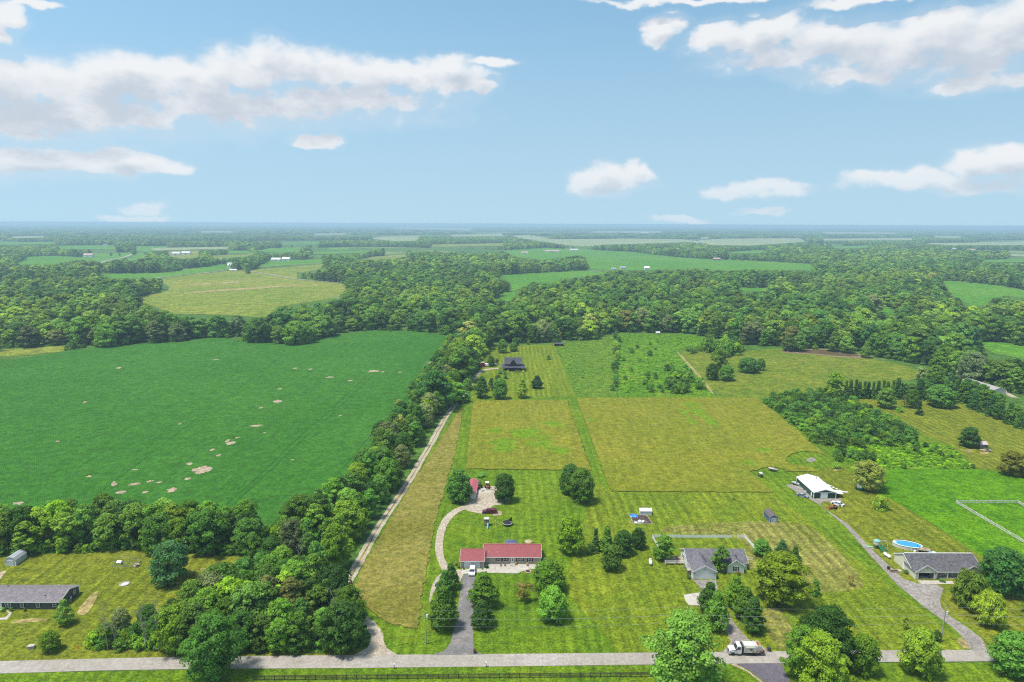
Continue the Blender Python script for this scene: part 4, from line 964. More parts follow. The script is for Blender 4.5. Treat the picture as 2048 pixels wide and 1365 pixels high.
gn_scatter('woodland_lighter_stand', np.c_[Pr[li], np.zeros(li.sum())], sx_[li], ['wood0', 'wood1', 'wood2', 'tall0'], 'woodlite', zs=hr_[li]/14)
P2, h2, bx2, by2 = woods(1500, 5200, 15.0, 52, 17, 3.6)
# clearings: the further country is a patchwork, its belts of trees run across the view
cl = np.sin(P2[:, 0]*0.0026+1.9*np.sin(P2[:, 1]*0.0019)+0.6)+1.15*np.sin(P2[:, 1]*0.0046+1.2*np.sin(P2[:, 0]*0.0023)) < np.where(by2 < 506, -0.15, -1.05)
ok = ~(cl & (P2[:, 1] > 1750)); P2, h2 = P2[ok], h2[ok]
l2 = lighter(P2*0.6); s2 = h2/14*wr.uniform(0.85, 1.3, len(h2))
gn_scatter('distant_woodland', np.c_[P2[~l2], np.zeros((~l2).sum())], s2[~l2], ['far0', 'far1', 'far2'], 'wood', zs=h2[~l2]/14)
gn_scatter('distant_woodland_lighter_stand', np.c_[P2[l2], np.zeros(l2.sum())], s2[l2], ['far0', 'far1', 'far2'], 'woodlite', zs=h2[l2]/14)
P3, h3, bx3, by3 = woods(5200, 24000, 62.0, 53, 15, 2)
keep = np.sin(P3[:, 0]*0.0009+2.1*np.sin(P3[:, 1]*0.0006))+np.sin(P3[:, 1]*0.0021+P3[:, 0]*0.0004) > -0.1
P3, h3 = P3[keep], h3[keep]
gn_scatter('horizon_woodland', np.c_[P3, np.zeros(len(P3))], np.full(len(P3), 1.25), ['lump0'], 'wood', zs=h3/15)
gn_scatter('undergrowth', np.c_[np.array(und), np.zeros(len(und))], np.random.default_rng(6).uniform(0.5, 1.15, len(und)), ['bush0', 'bush1', 'bush2'], 'mid')
# undergrowth along the foot of the big wood
fp = np.concatenate([P1[edge]+np.random.default_rng(k).normal(size=(len(edge), 2))*3.2-np.array([0, 2.0]) for k in range(5)])
gn_scatter('wood_edge_undergrowth', np.c_[fp, np.zeros(len(fp))], np.random.default_rng(7).uniform(0.6, 1.2, len(fp)), ['bush0', 'bush1', 'bush2'], 'wood')
print('woods', len(rest), len(P2), len(P3))
# rough weeds standing in the overgrown fields, tufts in the cut hay strip
wd = []
for pp, n_, sd_ in (([(1112,694),(1196,680),(1234,670),(1230,790),(1156,790)], 110, 61), ([(1242,672),(1318,672),(1420,788),(1242,790)], 220, 62), ([(1660,896),(1828,888),(1900,894),(1946,934),(1720,936),(1694,918)], 420, 63), ([(1325,670),(1390,674),(1470,690),(1360,700)], 200, 64)):
    wd += scatter_in(pp, n_, 1.1, sd_)
gn_scatter('weeds', np.c_[np.array(wd), np.zeros(len(wd))], np.random.default_rng(8).uniform(0.18, 0.55, len(wd)), ['bush0', 'bush1', 'bush2'], 'weed', zs=np.random.default_rng(9).uniform(0.10, 0.30, len(wd)))

# ---- haze: the air over the whole country
hz = MB().box(-43000, 43000, -320, 34500, -1.0, CAMH+2.0).build('haze', BARK)
hz.data.materials.clear(); hm = bpy.data.materials.new('haze_air'); hm.use_nodes = True; H_ = NT(hm.node_tree); H_.n.clear()
ho = H_.new('ShaderNodeOutputMaterial'); pv = H_.new('ShaderNodeVolumePrincipled')
pv.inputs['Color'].default_value = (0.60, 0.84, 1.0, 1); pv.inputs['Density'].default_value = 0.00014; pv.inputs['Anisotropy'].default_value = 0.1
H_.l.new(pv.outputs[0], ho.inputs['Volume']); hz.data.materials.append(hm); hz['kind'] = 'stuff'

# ================================================================== BUILDINGS
WHITE = plain('white_trim', (0.78,0.78,0.76), 0.6, 0.3, var=0.05)
GLASS = plain('window_glass', (0.035,0.042,0.05), 0.12, 0.6, var=0.2)
DARKIN = plain('painted_interior_shade', (0.02,0.02,0.022), 0.9, 0.1)  # near-black colour for the shade inside the open garage
BLACKP = plain('black_paint', (0.025,0.024,0.026), 0.5, 0.4)
TYRE = plain('tyre_rubber', (0.025,0.025,0.026), 0.85, 0.2)
STEEL = plain('galvanised_steel', (0.42,0.43,0.44), 0.45, 0.5, metal=0.6, var=0.1)
WOOD = plain('weathered_wood', (0.25,0.20,0.15), 0.9, 0.1, var=0.25)
WOODP = plain('pale_wood', (0.42,0.34,0.25), 0.9, 0.1, var=0.2)
DOORW = striped('door_panels', (0.72,0.73,0.73), (0.50,0.51,0.52), 0.53, 2, 0.5, width=0.05, var=0.04)

def P3(face, plane):
    """maps (along the wall, up, out of the wall) to house coordinates"""
    return {'front': lambda u, z, o: (u, plane-o, z), 'back': lambda u, z, o: (u, plane+o, z),
            'left': lambda u, z, o: (plane-o, u, z), 'right': lambda u, z, o: (plane+o, u, z)}[face]
def wbox(mb, f, u0, u1, z0, z1, o0, o1):
    a = f(u0, z0, o0); b = f(u1, z1, o1)
    return mb.box(min(a[0], b[0]), max(a[0], b[0]), min(a[1], b[1]), max(a[1], b[1]), min(a[2], b[2]), max(a[2], b[2]))
def window(parent, face, plane, u, z, w, h, shutters=None, frame=None, double=False):
    f = P3(face, plane); fr = MB(); t = 0.09
    wbox(fr, f, u-w/2-t, u+w/2+t, z+h, z+h+t, 0.003, 0.07); wbox(fr, f, u-w/2-t, u+w/2+t, z-t, z, 0.003, 0.10)
    wbox(fr, f, u-w/2-t, u-w/2, z, z+h, 0.003, 0.07); wbox(fr, f, u+w/2, u+w/2+t, z, z+h, 0.003, 0.07)
    wbox(fr, f, u-w/2, u+w/2, z+h*0.48, z+h*0.54, 0.004, 0.062)
    if double: wbox(fr, f, u-0.06, u+0.06, z, z+h, 0.005, 0.066)
    o = fr.build('window', frame or WHITE, parent)
    wbox(MB(), f, 0, 0, 0, 0, 0, 0)
    p = MB(); wbox(p, f, u-w/2, u+w/2, z, z+h, 0.002, 0.025); p.build('pane', GLASS, o)
    if shutters:
        for s in (-1, 1):
            sh = MB(); a = u+s*(w/2+t+0.02); b = a+s*0.36; wbox(sh, f, min(a, b), max(a, b), z-0.05, z+h+0.05, 0.003, 0.05); sh.build('shutter', shutters, o)
    return o
def door(parent, face, plane, u, w, h, mat=None, pane=True, name='door', z0=0.05):
    f = P3(face, plane); d = MB(); wbox(d, f, u-w/2, u+w/2, z0, z0+h, 0.003, 0.05); o = d.build(name, mat or WHITE, parent)
    fr = MB(); t = 0.10
    wbox(fr, f, u-w/2-t, u-w/2, z0, z0+h, 0.002, 0.075); wbox(fr, f, u+w/2, u+w/2+t, z0, z0+h, 0.002, 0.075); wbox(fr, f, u-w/2-t, u+w/2+t, z0+h, z0+h+t, 0.002, 0.075)
    fr.build('frame', WHITE, o)
    if pane:
        p = MB(); wbox(p, f, u-w*0.17, u+w*0.17, z0+h*0.45, z0+h*0.88, 0.051, 0.058); p.build('pane', GLASS, o)
        k = MB(); wbox(k, f, u+w*0.36, u+w*0.42, z0+h*0.46, z0+h*0.50, 0.051, 0.11); k.build('handle', STEEL, o)
    return o
def garage_door(parent, u, plane, w, h, mat=None):
    f = P3('front', plane); o = MB(); wbox(o, f, u-w/2, u+w/2, 0.02, h, -0.02, 0.012); o = o.build('garage_door', mat or DOORW, parent)
    t = 0.14; fr = MB(); wbox(fr, f, u-w/2-t, u-w/2, 0.02, h, 0.003, 0.05); wbox(fr, f, u+w/2, u+w/2+t, 0.02, h, 0.003, 0.05); wbox(fr, f, u-w/2-t, u+w/2+t, h, h+t, 0.003, 0.05)
    fr.build('frame', WHITE, o)
    return o
def gable(parent, x0, x1, y0, y1, ze, zr, axis, wall, roof, oh=0.4, t=0.14, wname='wall', rname='roof', fascia=True, ends=0.35, trim=None):
    """walls with gable ends and a pitched roof; axis: the way the ridge runs"""
    if axis == 'x': a0, a1, b0, b1 = y0, y1, x0, x1
    else: a0, a1, b0, b1 = x0, x1, y0, y1
    mid = (a0+a1)/2; sl = (zr-ze)/(mid-a0)
    w = MB().prism([(a0, -0.1), (a1, -0.1), (a1, ze), (mid, zr), (a0, ze)], b0, b1, 'x' if axis == 'x' else 'y').build(wname, wall, parent)
    c = 0.05; L0 = a0-oh; L1 = a1+oh; zl = ze-sl*oh
    r = MB().prism([(L0, zl+c), (mid, zr+c), (L1, zl+c), (L1, zl+c+t), (mid, zr+c+t*1.15), (L0, zl+c+t)], b0-ends, b1+ends, 'x' if axis == 'x' else 'y').build(rname, roof, parent)
    if fascia:
        for s, (u, zz) in enumerate(((L0, zl), (L1, zl))):
            q = MB(); k = 0.03
            lo, hi = (u-k, u-0.002) if s == 0 else (u+0.002, u+k)
            if axis == 'x': q.box(b0-ends, b1+ends, lo, hi, zz+c-0.10, zz+c+t*0.9)
            else: q.box(lo, hi, b0-ends, b1+ends, zz+c-0.10, zz+c+t*0.9)
            q.build('gutter', trim or WHITE, r)
        for (bb, s) in ((b0-ends, -1), (b1+ends, 1)):
            for side in (0, 1):
                pl = [(L0, zl-0.16+c), (mid, zr-0.16+c), (mid, zr+c+t*1.1), (L0, zl+c+t)] if side == 0 else [(mid, zr-0.16+c), (L1, zl-0.16+c), (L1, zl+c+t), (mid, zr+c+t*1.1)]
                e0, e1 = (bb-0.05, bb-0.003) if s < 0 else (bb+0.003, bb+0.05)
                MB().prism(pl, e0, e1, 'x' if axis == 'x' else 'y').build('rake_board', trim or WHITE, r)
    return w, r
def corner_posts(parent, pts, h, mat, s=0.09):
    for x, y in pts: MB().box(x-s, x+s, y-s, y+s, 0, h).build('corner_board', mat, parent)

TANS = striped('tan_siding', (0.42,0.35,0.29), (0.33,0.27,0.22), 0.2, 2, 0.75, width=0.14, var=0.06)
REDR = striped('red_metal_roof', (0.255,0.050,0.054), (0.185,0.038,0.04), 0.23, 0, 0.5, width=0.10, spec=0.4, var=0.12)
WHS = striped('white_siding', (0.74,0.74,0.72), (0.58,0.58,0.57), 0.18, 2, 0.7, width=0.14, var=0.04)
CRS = striped('cream_siding', (0.66,0.63,0.50), (0.52,0.49,0.38), 0.18, 2, 0.7, width=0.14, var=0.04)
GRS = striped('grey_shingles', (0.155,0.145,0.160), (0.10,0.095,0.105), 0.22, 2, 0.9, width=0.14, spec=0.15, var=0.22)
GRS2 = striped('charcoal_shingles', (0.120,0.114,0.122), (0.08,0.076,0.082), 0.22, 2, 0.9, width=0.14, spec=0.15, var=0.28)
MAROON = plain('maroon_paint', (0.13,0.02,0.025), 0.6)

# ---- red-roofed house
o = gp(968, 1128)
h = empty('house', o, 0, 'tan ranch house with a long red metal roof and attached garage', 'house')
gable(h, 0, 18.2, 0, 8.6, 2.55, 4.55, 'x', TANS, REDR, 0.45)
gable(h, -7.2, -0.02, -2.9, 4.9, 2.62, 4.35, 'x', TANS, REDR, 0.4, wname='garage_wall', rname='garage_roof')
MB().box(-0.3, 18.5, 4.1, 4.5, 4.69, 4.77).build('ridge_cap', plain('red_ridge', (0.36,0.095,0.10), 0.5), h)
MB().box(-7.5, 0.25, 0.85, 1.2, 4.49, 4.565).build('ridge_cap', MATS['red_ridge'], h)
garage_door(h, -3.7, -2.9, 4.7, 2.15)
for u, dbl in ((4.75, False), (6.9, False)): window(h, 'front', 0, u, 0.95, 1.05, 1.15, MAROON)
window(h, 'front', 0, 11.6, 0.85, 1.7, 1.3, MAROON, double=True); window(h, 'front', 0, 14.85, 0.9, 1.0, 1.2, MAROON)
door(h, 'front', 0, 9.2, 0.95, 2.05)
for u in (8.45, 9.95): window(h, 'front', 0, u, 0.9, 0.32, 1.15)
s = MB().box(8.4, 10.1, -1.35, -0.08, 0.1, 0.38); s.build('door_step', M_conc, h)
MB().box(9.0, 9.9, -2.1, -1.36, 0.1, 0.24).build('door_step', M_conc, h)
for u in (1.6, 4.3): MB().tube((u, 1.0, 2.9), (u, 1.0, 3.65), 0.09, n=8).build('vent_pipe', WHITE, h)
MB().tube((2.4, -0.10, 1.72), (2.4, -0.004, 1.72), 0.16, n=10).build('wall_lamp', WHITE, h)
for u in (0.02, -0.20, 17.9): MB().box(u, u+0.16, -0.16, -0.03, 0.05, 2.4).build('downspout', WHITE, h)
corner_posts(h, [(-7.2, -2.9), (-0.13, -2.9), (18.2, 0)], 2.5, WHITE)
window(h, 'right', 18.2, 3.0, 1.0, 1.0, 1.1); window(h, 'left', -7.2, 0.9, 1.0, 0.9, 1.0)
for u in (2.5, 6.5, 13.5): window(h, 'back', 8.6, u, 0.95, 1.1, 1.15)

# ---- white house with grey roofs
o = gp(1386, 1159)
h = empty('house', o, 0, 'white sided house with grey shingle gables and a double garage', 'house')
gable(h, -0.2, 18.6, 5.9, 14.7, 2.62, 4.85, 'x', WHS, GRS, 0.4, ends=0.3)
gable(h, 0.0, 7.0, 0, 9.4, 2.72, 4.55, 'y', WHS, GRS, 0.35, wname='garage_wall', rname='garage_roof', ends=0.3)
gable(h, 11.9, 16.9, 3.9, 9.5, 2.60, 4.40, 'y', WHS, GRS, 0.3, wname='wing_wall', rname='wing_roof', ends=0.25)
garage_door(h, 3.5, 0, 5.3, 2.2)
MB().box(3.1, 3.9, -0.05, -0.003, 3.2, 3.42).build('house_number_plate', plain('grey_paint', (0.3,0.3,0.3), 0.6), h)
for u in (0.42, 6.58): MB().box(u-0.09, u+0.09, -0.16, -0.005, 1.75, 2.05).build('wall_lamp', BLACKP, h)
window(h, 'front', 3.9, 14.4, 0.75, 0.95, 1.35, BLACKP)
MB().tube((14.4, 3.80, 3.75), (14.4, 3.895, 3.75), 0.22, n=10).build('gable_vent', WHITE, h)
door(h, 'front', 5.9, 9.4, 0.95, 2.05)
window(h, 'front', 5.9, 8.0, 0.9, 0.8, 1.2); window(h, 'front', 5.9, 11.0, 0.9, 0.8, 1.2)
MB().box(7.15, 11.75, 4.3, 5.88, 0.0, 0.22).build('porch_floor', M_conc, h)
for y in (3.2, 4.6, 6.0):
    MB().box(4.35, 4.68, y, y+0.33, 3.95, 4.42).build('roof_vent', BLACKP, h)
for y in (6.4, 7.2): MB().tube((15.3, y, 4.0), (15.3, y, 4.5), 0.09, n=8).build('vent_pipe', BLACKP, h)
window(h, 'left', -0.2, 11.8, 0.95, 1.0, 1.25, BLACKP); window(h, 'left', 0.0, 3.6, 1.0, 0.7, 1.1)
corner_posts(h, [(0, 0), (7.0, 0), (11.9, 3.9), (16.9, 3.9)], 2.6, WHITE)
for u in (2, 6, 14): window(h, 'back', 14.7, u, 0.9, 1.2, 1.2)
WH = o
# side deck with railing
d = empty('deck', (o.x-6.6, o.y+9.0, 0), 0, 'brown wooden deck with white railing at the left end of the white house', 'deck')
for i in range(14): MB().box(0.02+i*0.45, 0.44+i*0.45, 0, 4.6, 0.42, 0.50).build('deck_board', WOODP, d)
for (x, y) in ((0.1, 0), (3.1, 0), (6.1, 0), (0.1, 4.5), (6.1, 4.5)): MB().box(x-0.07, x+0.07, y-0.07, y+0.07, 0, 1.45).build('post', WHITE, d)
for z in (0.85, 1.15, 1.4): MB().box(0.17, 3.03, -0.03, 0.03, z, z+0.07).build('rail', WHITE, d); MB().box(3.17, 6.03, -0.03, 0.03, z, z+0.07).build('rail', WHITE, d)
def patio_table(P, label, top=WOOD, umb=None, name='patio_table'):
    t = empty(name, P, 0.3, label, 'table')
    MB().lathe([(0.05, 0.70), (0.62, 0.70), (0.64, 0.73), (0.62, 0.76), (0.05, 0.76)], 14).build('table_top', top, t)
    for a in range(4):
        c, s_ = math.cos(a*1.57+.8), math.sin(a*1.57+.8); MB().tube((c*0.45, s_*0.45, 0), (c*0.3, s_*0.3, 0.7), 0.03, n=6).build('leg', BLACKP, t)
    if umb:
        MB().tube((0, 0, 0.76), (0, 0, 2.35), 0.025, n=6).build('pole', STEEL, t)
        MB().lathe([(1.35, 1.92), (1.30, 1.98), (0.7, 2.22), (0.06, 2.42)], 10).build('canopy', umb, t)
    return t
def patio_chair(P, rz, label, mat):
    t = empty('patio_chair', P, rz, label, 'chair')
    MB().bevbox(-0.26, 0.26, -0.26, 0.26, 0.38, 0.45, 0.02).build('seat', mat, t)
    MB().prism([(0.22, 0.45), (0.27, 0.45), (0.37, 0.95), (0.32, 0.95)], -0.26, 0.26, 'x').build('backrest', mat, t)
    for sx in (-1, 1):
        for sy in (-1, 1): MB().tube((sx*0.24, sy*0.24, 0), (sx*0.22, sy*0.22, 0.38), 0.022, n=6).build('leg', mat, t)
        MB().box(sx*0.28-0.03, sx*0.28+0.03, -0.24, 0.30, 0.60, 0.64).build('armrest', mat, t)
patio_table((o.x-4.6, o.y+11.6, 0.50), 'small brown table on the wooden deck of the white house', WOOD)
patio_chair((o.x-2.3, o.y+10.4, 0.50), 2.4, 'reddish chair on the wooden deck of the white house', plain('brick_red', (0.30,0.09,0.06), 0.7))
patio_chair((o.x-2.0, o.y+12.4, 0.50), -0.6, 'pale chair on the wooden deck of the white house', WOODP)
ac = empty('air_conditioner', (o.x-0.95, o.y+6.8, 0), 0, 'grey air conditioner unit against the left wall of the white house', 'air conditioner')
MB().bevbox(-0.42, 0.42, -0.42, 0.42, 0.0, 0.85, 0.04).build('casing', STEEL, ac); MB().tube((0, 0, 0.85), (0, 0, 0.88), 0.33, n=12).build('fan_grille', BLACKP, ac)
st = empty('chimney_stack', (o.x-0.75, o.y+2.6, 0), 0, 'short brown brick pier with pale cap beside the white house garage', 'pier')
MB().box(-0.45, 0.45, -0.55, 0.55, 0, 1.75).build('brick_pier', plain('brown_brick', (0.22,0.14,0.11), 0.9, var=0.3, scale=9), st); MB().box(-0.53, 0.53, -0.63, 0.63, 1.752, 1.86).build('cap', M_conc, st)

# ---- cream house with open garage
o = gp(1830, 1159)
h = empty('house', o, 0, 'cream sided house with charcoal shingles, open garage and pillared porch', 'house')
gable(h, 0.02, 21.6, 2.2, 11.9, 2.55, 5.0, 'x', CRS, GRS2, 0.4, ends=0.25)
gable(h, 15.1, 20.9, 0.4, 8.0, 2.60, 4.30, 'y', CRS, GRS2, 0.3, wname='wing_wall', rname='wing_roof', ends=0.25)
# garage: front wall with a real opening, shallow room behind it ending in a panel painted as shade
gw = MB(); x0, x1 = 0.0, 6.6
ga, gb, gh = 0.95, 5.75, 2.15
gw.prism([(x0, -0.1), (ga, -0.1), (ga, gh), (gb, gh), (gb, -0.1), (x1, -0.1), (x1, 2.55), (3.3, 4.75), (x0, 2.55)], 0, 0.18, 'y')
gw.build('garage_front', CRS, h)
MB().box(0.0, 0.14, 0.182, 2.19, -0.1, 2.55).build('garage_side', CRS, h); MB().box(6.46, 6.6, 0.182, 2.19, -0.1, 2.55).build('garage_side', CRS, h)
L0, L1, zl, sl = -0.32, 6.92, 2.55-0.32*0.667, 0.667
gr_ = MB().prism([(L0, zl+0.05), (3.3, 4.80), (L1, zl+0.05), (L1, zl+0.19), (3.3, 4.96), (L0, zl+0.19)], -0.28, 6.2, 'y').build('garage_roof', GRS2, h)
for pl in ([(L0, zl-0.12), (3.3, 4.62), (3.3, 4.97), (L0, zl+0.22)], [(3.3, 4.62), (L1, zl-0.12), (L1, zl+0.22), (3.3, 4.97)]): MB().prism(pl, -0.32, -0.283, 'y').build('rake_board', WHITE, gr_)
MB().box(ga-0.02, gb+0.02, 2.14, 2.196, 0.0, 2.5).build('garage_shade_panel', DARKIN, h)  # near-black panel: the garage's unlit depth is painted on it
MB().box(0.16, 6.44, 0.2, 2.13, 0.0, 0.12).build('garage_floor', M_conc, h)
for a, b in ((ga-0.15, ga), (gb, gb+0.15)): MB().box(a, b, -0.05, -0.003, 0, gh).build('frame', WHITE, h)
MB().box(ga-0.15, gb+0.15, -0.05, -0.003, gh, gh+0.15).build('frame', WHITE, h)
MB().tube((3.3, -0.06, 3.75), (3.3, -0.003, 3.75), 0.24, n=8).build('gable_vent', plain('grey_paint', (0.3,0.3,0.3)), h)
MB().tube((18.0, 0.33, 3.6), (18.0, 0.397, 3.6), 0.22, n=8).build('gable_vent', MATS['grey_paint'], h)
for u in (0.45, 6.15): MB().box(u-0.09, u+0.09, -0.15, -0.004, 1.7, 2.0).build('wall_lamp', BLACKP, h)
# porch
pr = MB().slab((6.65, 0.3, 2.36), (15.05, 0.3, 2.36), (15.05, 2.6, 2.80), (6.65, 2.6, 2.80), 0.14).build('porch_roof', GRS2, h)
MB().box(6.95, 15.05, 0.26, 0.295, 2.10, 2.34).build('fascia', WHITE, pr)
for u in (7.0, 10.3, 13.6): MB().box(u-0.14, u+0.14, 0.42, 0.70, 0.0, 2.12).build('porch_post', WHITE, h)
MB().box(6.62, 15.08, 0.42, 2.19, 0.0, 0.16).build('porch_floor', M_conc, h)
door(h, 'front', 2.2, 11.9, 0.95, 2.05, plain('porch_door', (0.30,0.22,0.18), 0.6), z0=0.17)
window(h, 'front', 2.2, 8.6, 0.9, 1.4, 1.2, double=True); window(h, 'front', 2.2, 13.6, 0.9, 1.2, 1.2)
window(h, 'front', 0.4, 18.0, 0.95, 1.1, 1.3, double=True)
MB().box(-0.06, -0.003+0.02, 5.9, 6.85, 0.05, 2.1).build('side_door', WHITE, h)
MB().box(0.03, 21.6, 6.85, 7.25, 5.09, 5.235).build('ridge_vent', plain('pale_ridge', (0.62,0.60,0.55)), h)
for u in (4, 9.5, 15.5): MB().tube((u, 7.9, 4.6), (u, 7.9, 5.35), 0.07, n=8).build('vent_pipe', WHITE, h)
corner_posts(h, [(0, -0.0), (15.1, 0.4), (20.9, 0.4)], 2.5, WHITE)
for u in (3, 8, 13, 18): window(h, 'back', 11.9, u, 0.9, 1.2, 1.2)
CH = o

# ---- green pole barn
o = gp(1627, 997)
GRN = striped('green_ribbed_metal', (0.020,0.085,0.072), (0.012,0.055,0.047), 0.3, 0, 0.45, width=0.16, spec=0.4)
GRN2 = striped('green_ribbed_metal_side', (0.020,0.085,0.072), (0.012,0.055,0.047), 0.3, 1, 0.45, width=0.16, spec=0.4)
WMR = striped('white_ribbed_roof', (0.70,0.69,0.66), (0.60,0.59,0.56), 0.3, 1, 0.4, width=0.12, spec=0.4, var=0.05)
h = empty('pole_barn', o, 0, 'green metal pole barn with white ribbed roof at the end of the long drive', 'barn')
gable(h, 0, 8.8, 0, 16.5, 2.55, 3.75, 'y', GRN2, WMR, 0.3, 0.1, ends=0.35)
MB().box(2.75, 5.55, -0.06, -0.003, 0.02, 2.25).build('sliding_door', WHITE, h)
MB().box(2.6, 8.3, -0.12, -0.064, 2.252, 2.36).build('door_track', WHITE, h)
corner_posts(h, [(0, 0), (8.8, 0), (0, 16.5)], 2.5, WHITE, 0.13)
MB().box(-0.06, -0.003, 1.6, 2.6, 0.02, 2.1).build('side_door', WHITE, h)
MB().box(-0.05, 8.85, -0.055, -0.003, 2.45, 2.62).build('frieze_board', WHITE, h)
MB().tube((6.6, 13.0, 3.0), (6.6, 13.0, 4.4), 0.12, n=8).build('stove_pipe', STEEL, h)
ln = empty('lean_to', (o.x+9.2, o.y+0.6, 0), 0, 'small white roofed lean-to shelter at the right wall of the pole barn', 'shelter')
MB().slab((0, -0.3, 2.0), (3.0, -0.3, 1.75), (3.0, 3.4, 1.75), (0, 3.4, 2.0), 0.08).build('roof', WMR, ln)
for (x, y) in ((0.15, 0), (2.85, 0), (0.15, 3.2), (2.85, 3.2)): MB().box(x-0.06, x+0.06, y-0.06, y+0.06, 0, 1.7).build('post', WOOD, ln)
MB().box(0.2, 2.8, 3.22, 3.28, 0.0, 1.6).build('shade_board', plain('painted_roof_shade', (0.06,0.045,0.04), 0.9), ln)  # dark sheet whose colour paints the shade under the lean-to roof
wp = empty('wood_pile', (o.x+10.2, o.y+2.2, 0), 0, 'reddish stacked wood under the lean-to shelter', 'wood pile')
for i in range(4):
    for j in range(3): MB().tube((-0.7+i*0.4, -0.4, 0.17+j*0.3), (-0.7+i*0.4, 0.5, 0.17+j*0.3), 0.15, n=7).build('log', plain('red_logs', (0.24,0.11,0.07), 0.9, var=0.3), wp)
BARN = o
# garden bed with a curved white edging behind the barn
bd = empty('garden_bed', (o.x+10.2, o.y+12.0, 0), 0, 'brown garden bed with a curved pale stone edging beside the pole barn', 'garden bed')
MB().prism([(0, 0), (2.2, -3.5), (5.5, -6), (5.2, -7.2), (1.8, -4.6), (-0.6, -0.4), (-0.4, 2), (1.2, 2.6)], 0.02, 0.12, 'z').build('soil', plain('bed_soil', (0.20,0.12,0.08), 0.95), bd)
for i in range(11):
    t = i/10; x = 0.9+t*5.2; y = 2.4-t*9.0+1.3*math.sin(t*7)
    MB().bevbox(x-0.42, x+0.42, y-0.38, y+0.38, 0.0, 0.30, 0.08).build('edging_stone', WHITE, bd)

# ---- small buildings
def gambrel(P, rz, W_, L, H_, wall, roof, trim, label, name='shed', doors=True, hip=0.62):
    t = empty(name, P, rz, label, 'shed'); ze = H_*hip; a = W_/2
    prof = [(-a, ze), (-a*0.62, H_*0.88), (0, H_), (a*0.62, H_*0.88), (a, ze)]
    MB().prism([(-a, -0.05), (a, -0.05)]+prof[::-1], 0, L, 'y').build('wall', wall, t)
    k = 0.08; outer = [(x*1.07, z+k) for x, z in prof]; inner = [(x*1.0, z+0.012) for x, z in prof[::-1]]
    MB().prism(outer+inner, -0.12, L+0.12, 'y').build('roof', roof, t)
    # white edge following the gable
    pr_ = [(x*1.02, z+0.01) for x, z in prof]; inn = [(x*0.90, z*0.965) for x, z in prof[::-1]]
    MB().prism(pr_+inn, -0.05, -0.004, 'y').build('gable_trim', trim, t)
    for s in (-1, 1): MB().box(s*a-0.07, s*a+0.07, -0.05, 0.02, 0, ze).build('corner_board', trim, t)
    if doors:
        for s in (-1, 1):
            d_ = MB().box(min(s*0.02, s*a*0.62), max(s*0.02, s*a*0.62), -0.05, -0.004, 0.08, H_*0.62).build('door', wall, t)
            x0_, x1_ = sorted((s*0.03, s*a*0.61)); z0_, z1_ = 0.09, H_*0.615
            fr = [((x0_, z0_), (x1_, z0_)), ((x0_, z1_), (x1_, z1_)), ((x0_, z0_), (x0_, z1_)), ((x1_, z0_), (x1_, z1_)), ((x0_, (z0_+z1_)/2), (x1_, (z0_+z1_)/2)), ((x0_, z0_), (x1_, (z0_+z1_)/2)), ((x1_, z0_), (x0_, (z0_+z1_)/2)), ((x0_, (z0_+z1_)/2), (x1_, z1_)), ((x1_, (z0_+z1_)/2), (x0_, z1_))]
            for (p, q) in fr: MB().tube((p[0], -0.075, p[1]), (q[0], -0.075, q[1]), 0.045, n=4).build('brace', trim, d_)
    return t
BLUE = plain('slate_blue_paint', (0.075,0.135,0.24), 0.7, var=0.1)
gambrel(gp(1547.5, 1046), 0, 3.0, 6.0, 2.9, BLUE, plain('grey_brown_shingle', (0.14,0.115,0.11), 0.9, var=0.25, scale=5), WHITE, 'slate blue gambrel garden shed with white barn doors')
gambrel(gp(21.5, 1132), 0, 3.3, 5.2, 2.95, plain('pale_grey_siding', (0.50,0.53,0.55), 0.7), plain('light_roof', (0.34,0.36,0.38), 0.8), WHITE, 'pale grey gambrel shed at the tree line behind the grey house')
# white metal shed
t = empty('shed', gp(1280.5, 1031), 0, 'plain white metal shed beside the blue tarp and garden bed', 'shed')
gable(t, 0, 4.35, 0, 2.9, 1.6, 2.15, 'x', plain('white_metal', (0.66,0.65,0.64), 0.5, var=0.05), striped('white_metal_roof', (0.70,0.66,0.64), (0.6,0.57,0.55), 0.3, 0, 0.5), 0.1, 0.06, ends=0.08)
MB().box(0.9, 2.4, -0.04, -0.003, 0.05, 1.5).build('door', MATS['white_metal'], t)
# red-roofed outbuilding
t = empty('outbuilding', gp(931, 998.5), R(-1.5), 'long white outbuilding with red metal roof half hidden under the round tree', 'shed')
gable(t, 0, 3.9, 0, 15.0, 1.9, 2.9, 'y', plain('white_sheet', (0.70,0.71,0.72), 0.6, var=0.06), striped('faded_red_roof', (0.42,0.10,0.12), (0.32,0.07,0.09), 0.25, 1, 0.5), 0.2, 0.08, ends=0.2)
for s in (0.35, 2.05): MB().box(s, s+1.5, -0.05, -0.003, 0.05, 1.75).build('door', WHITE, t)
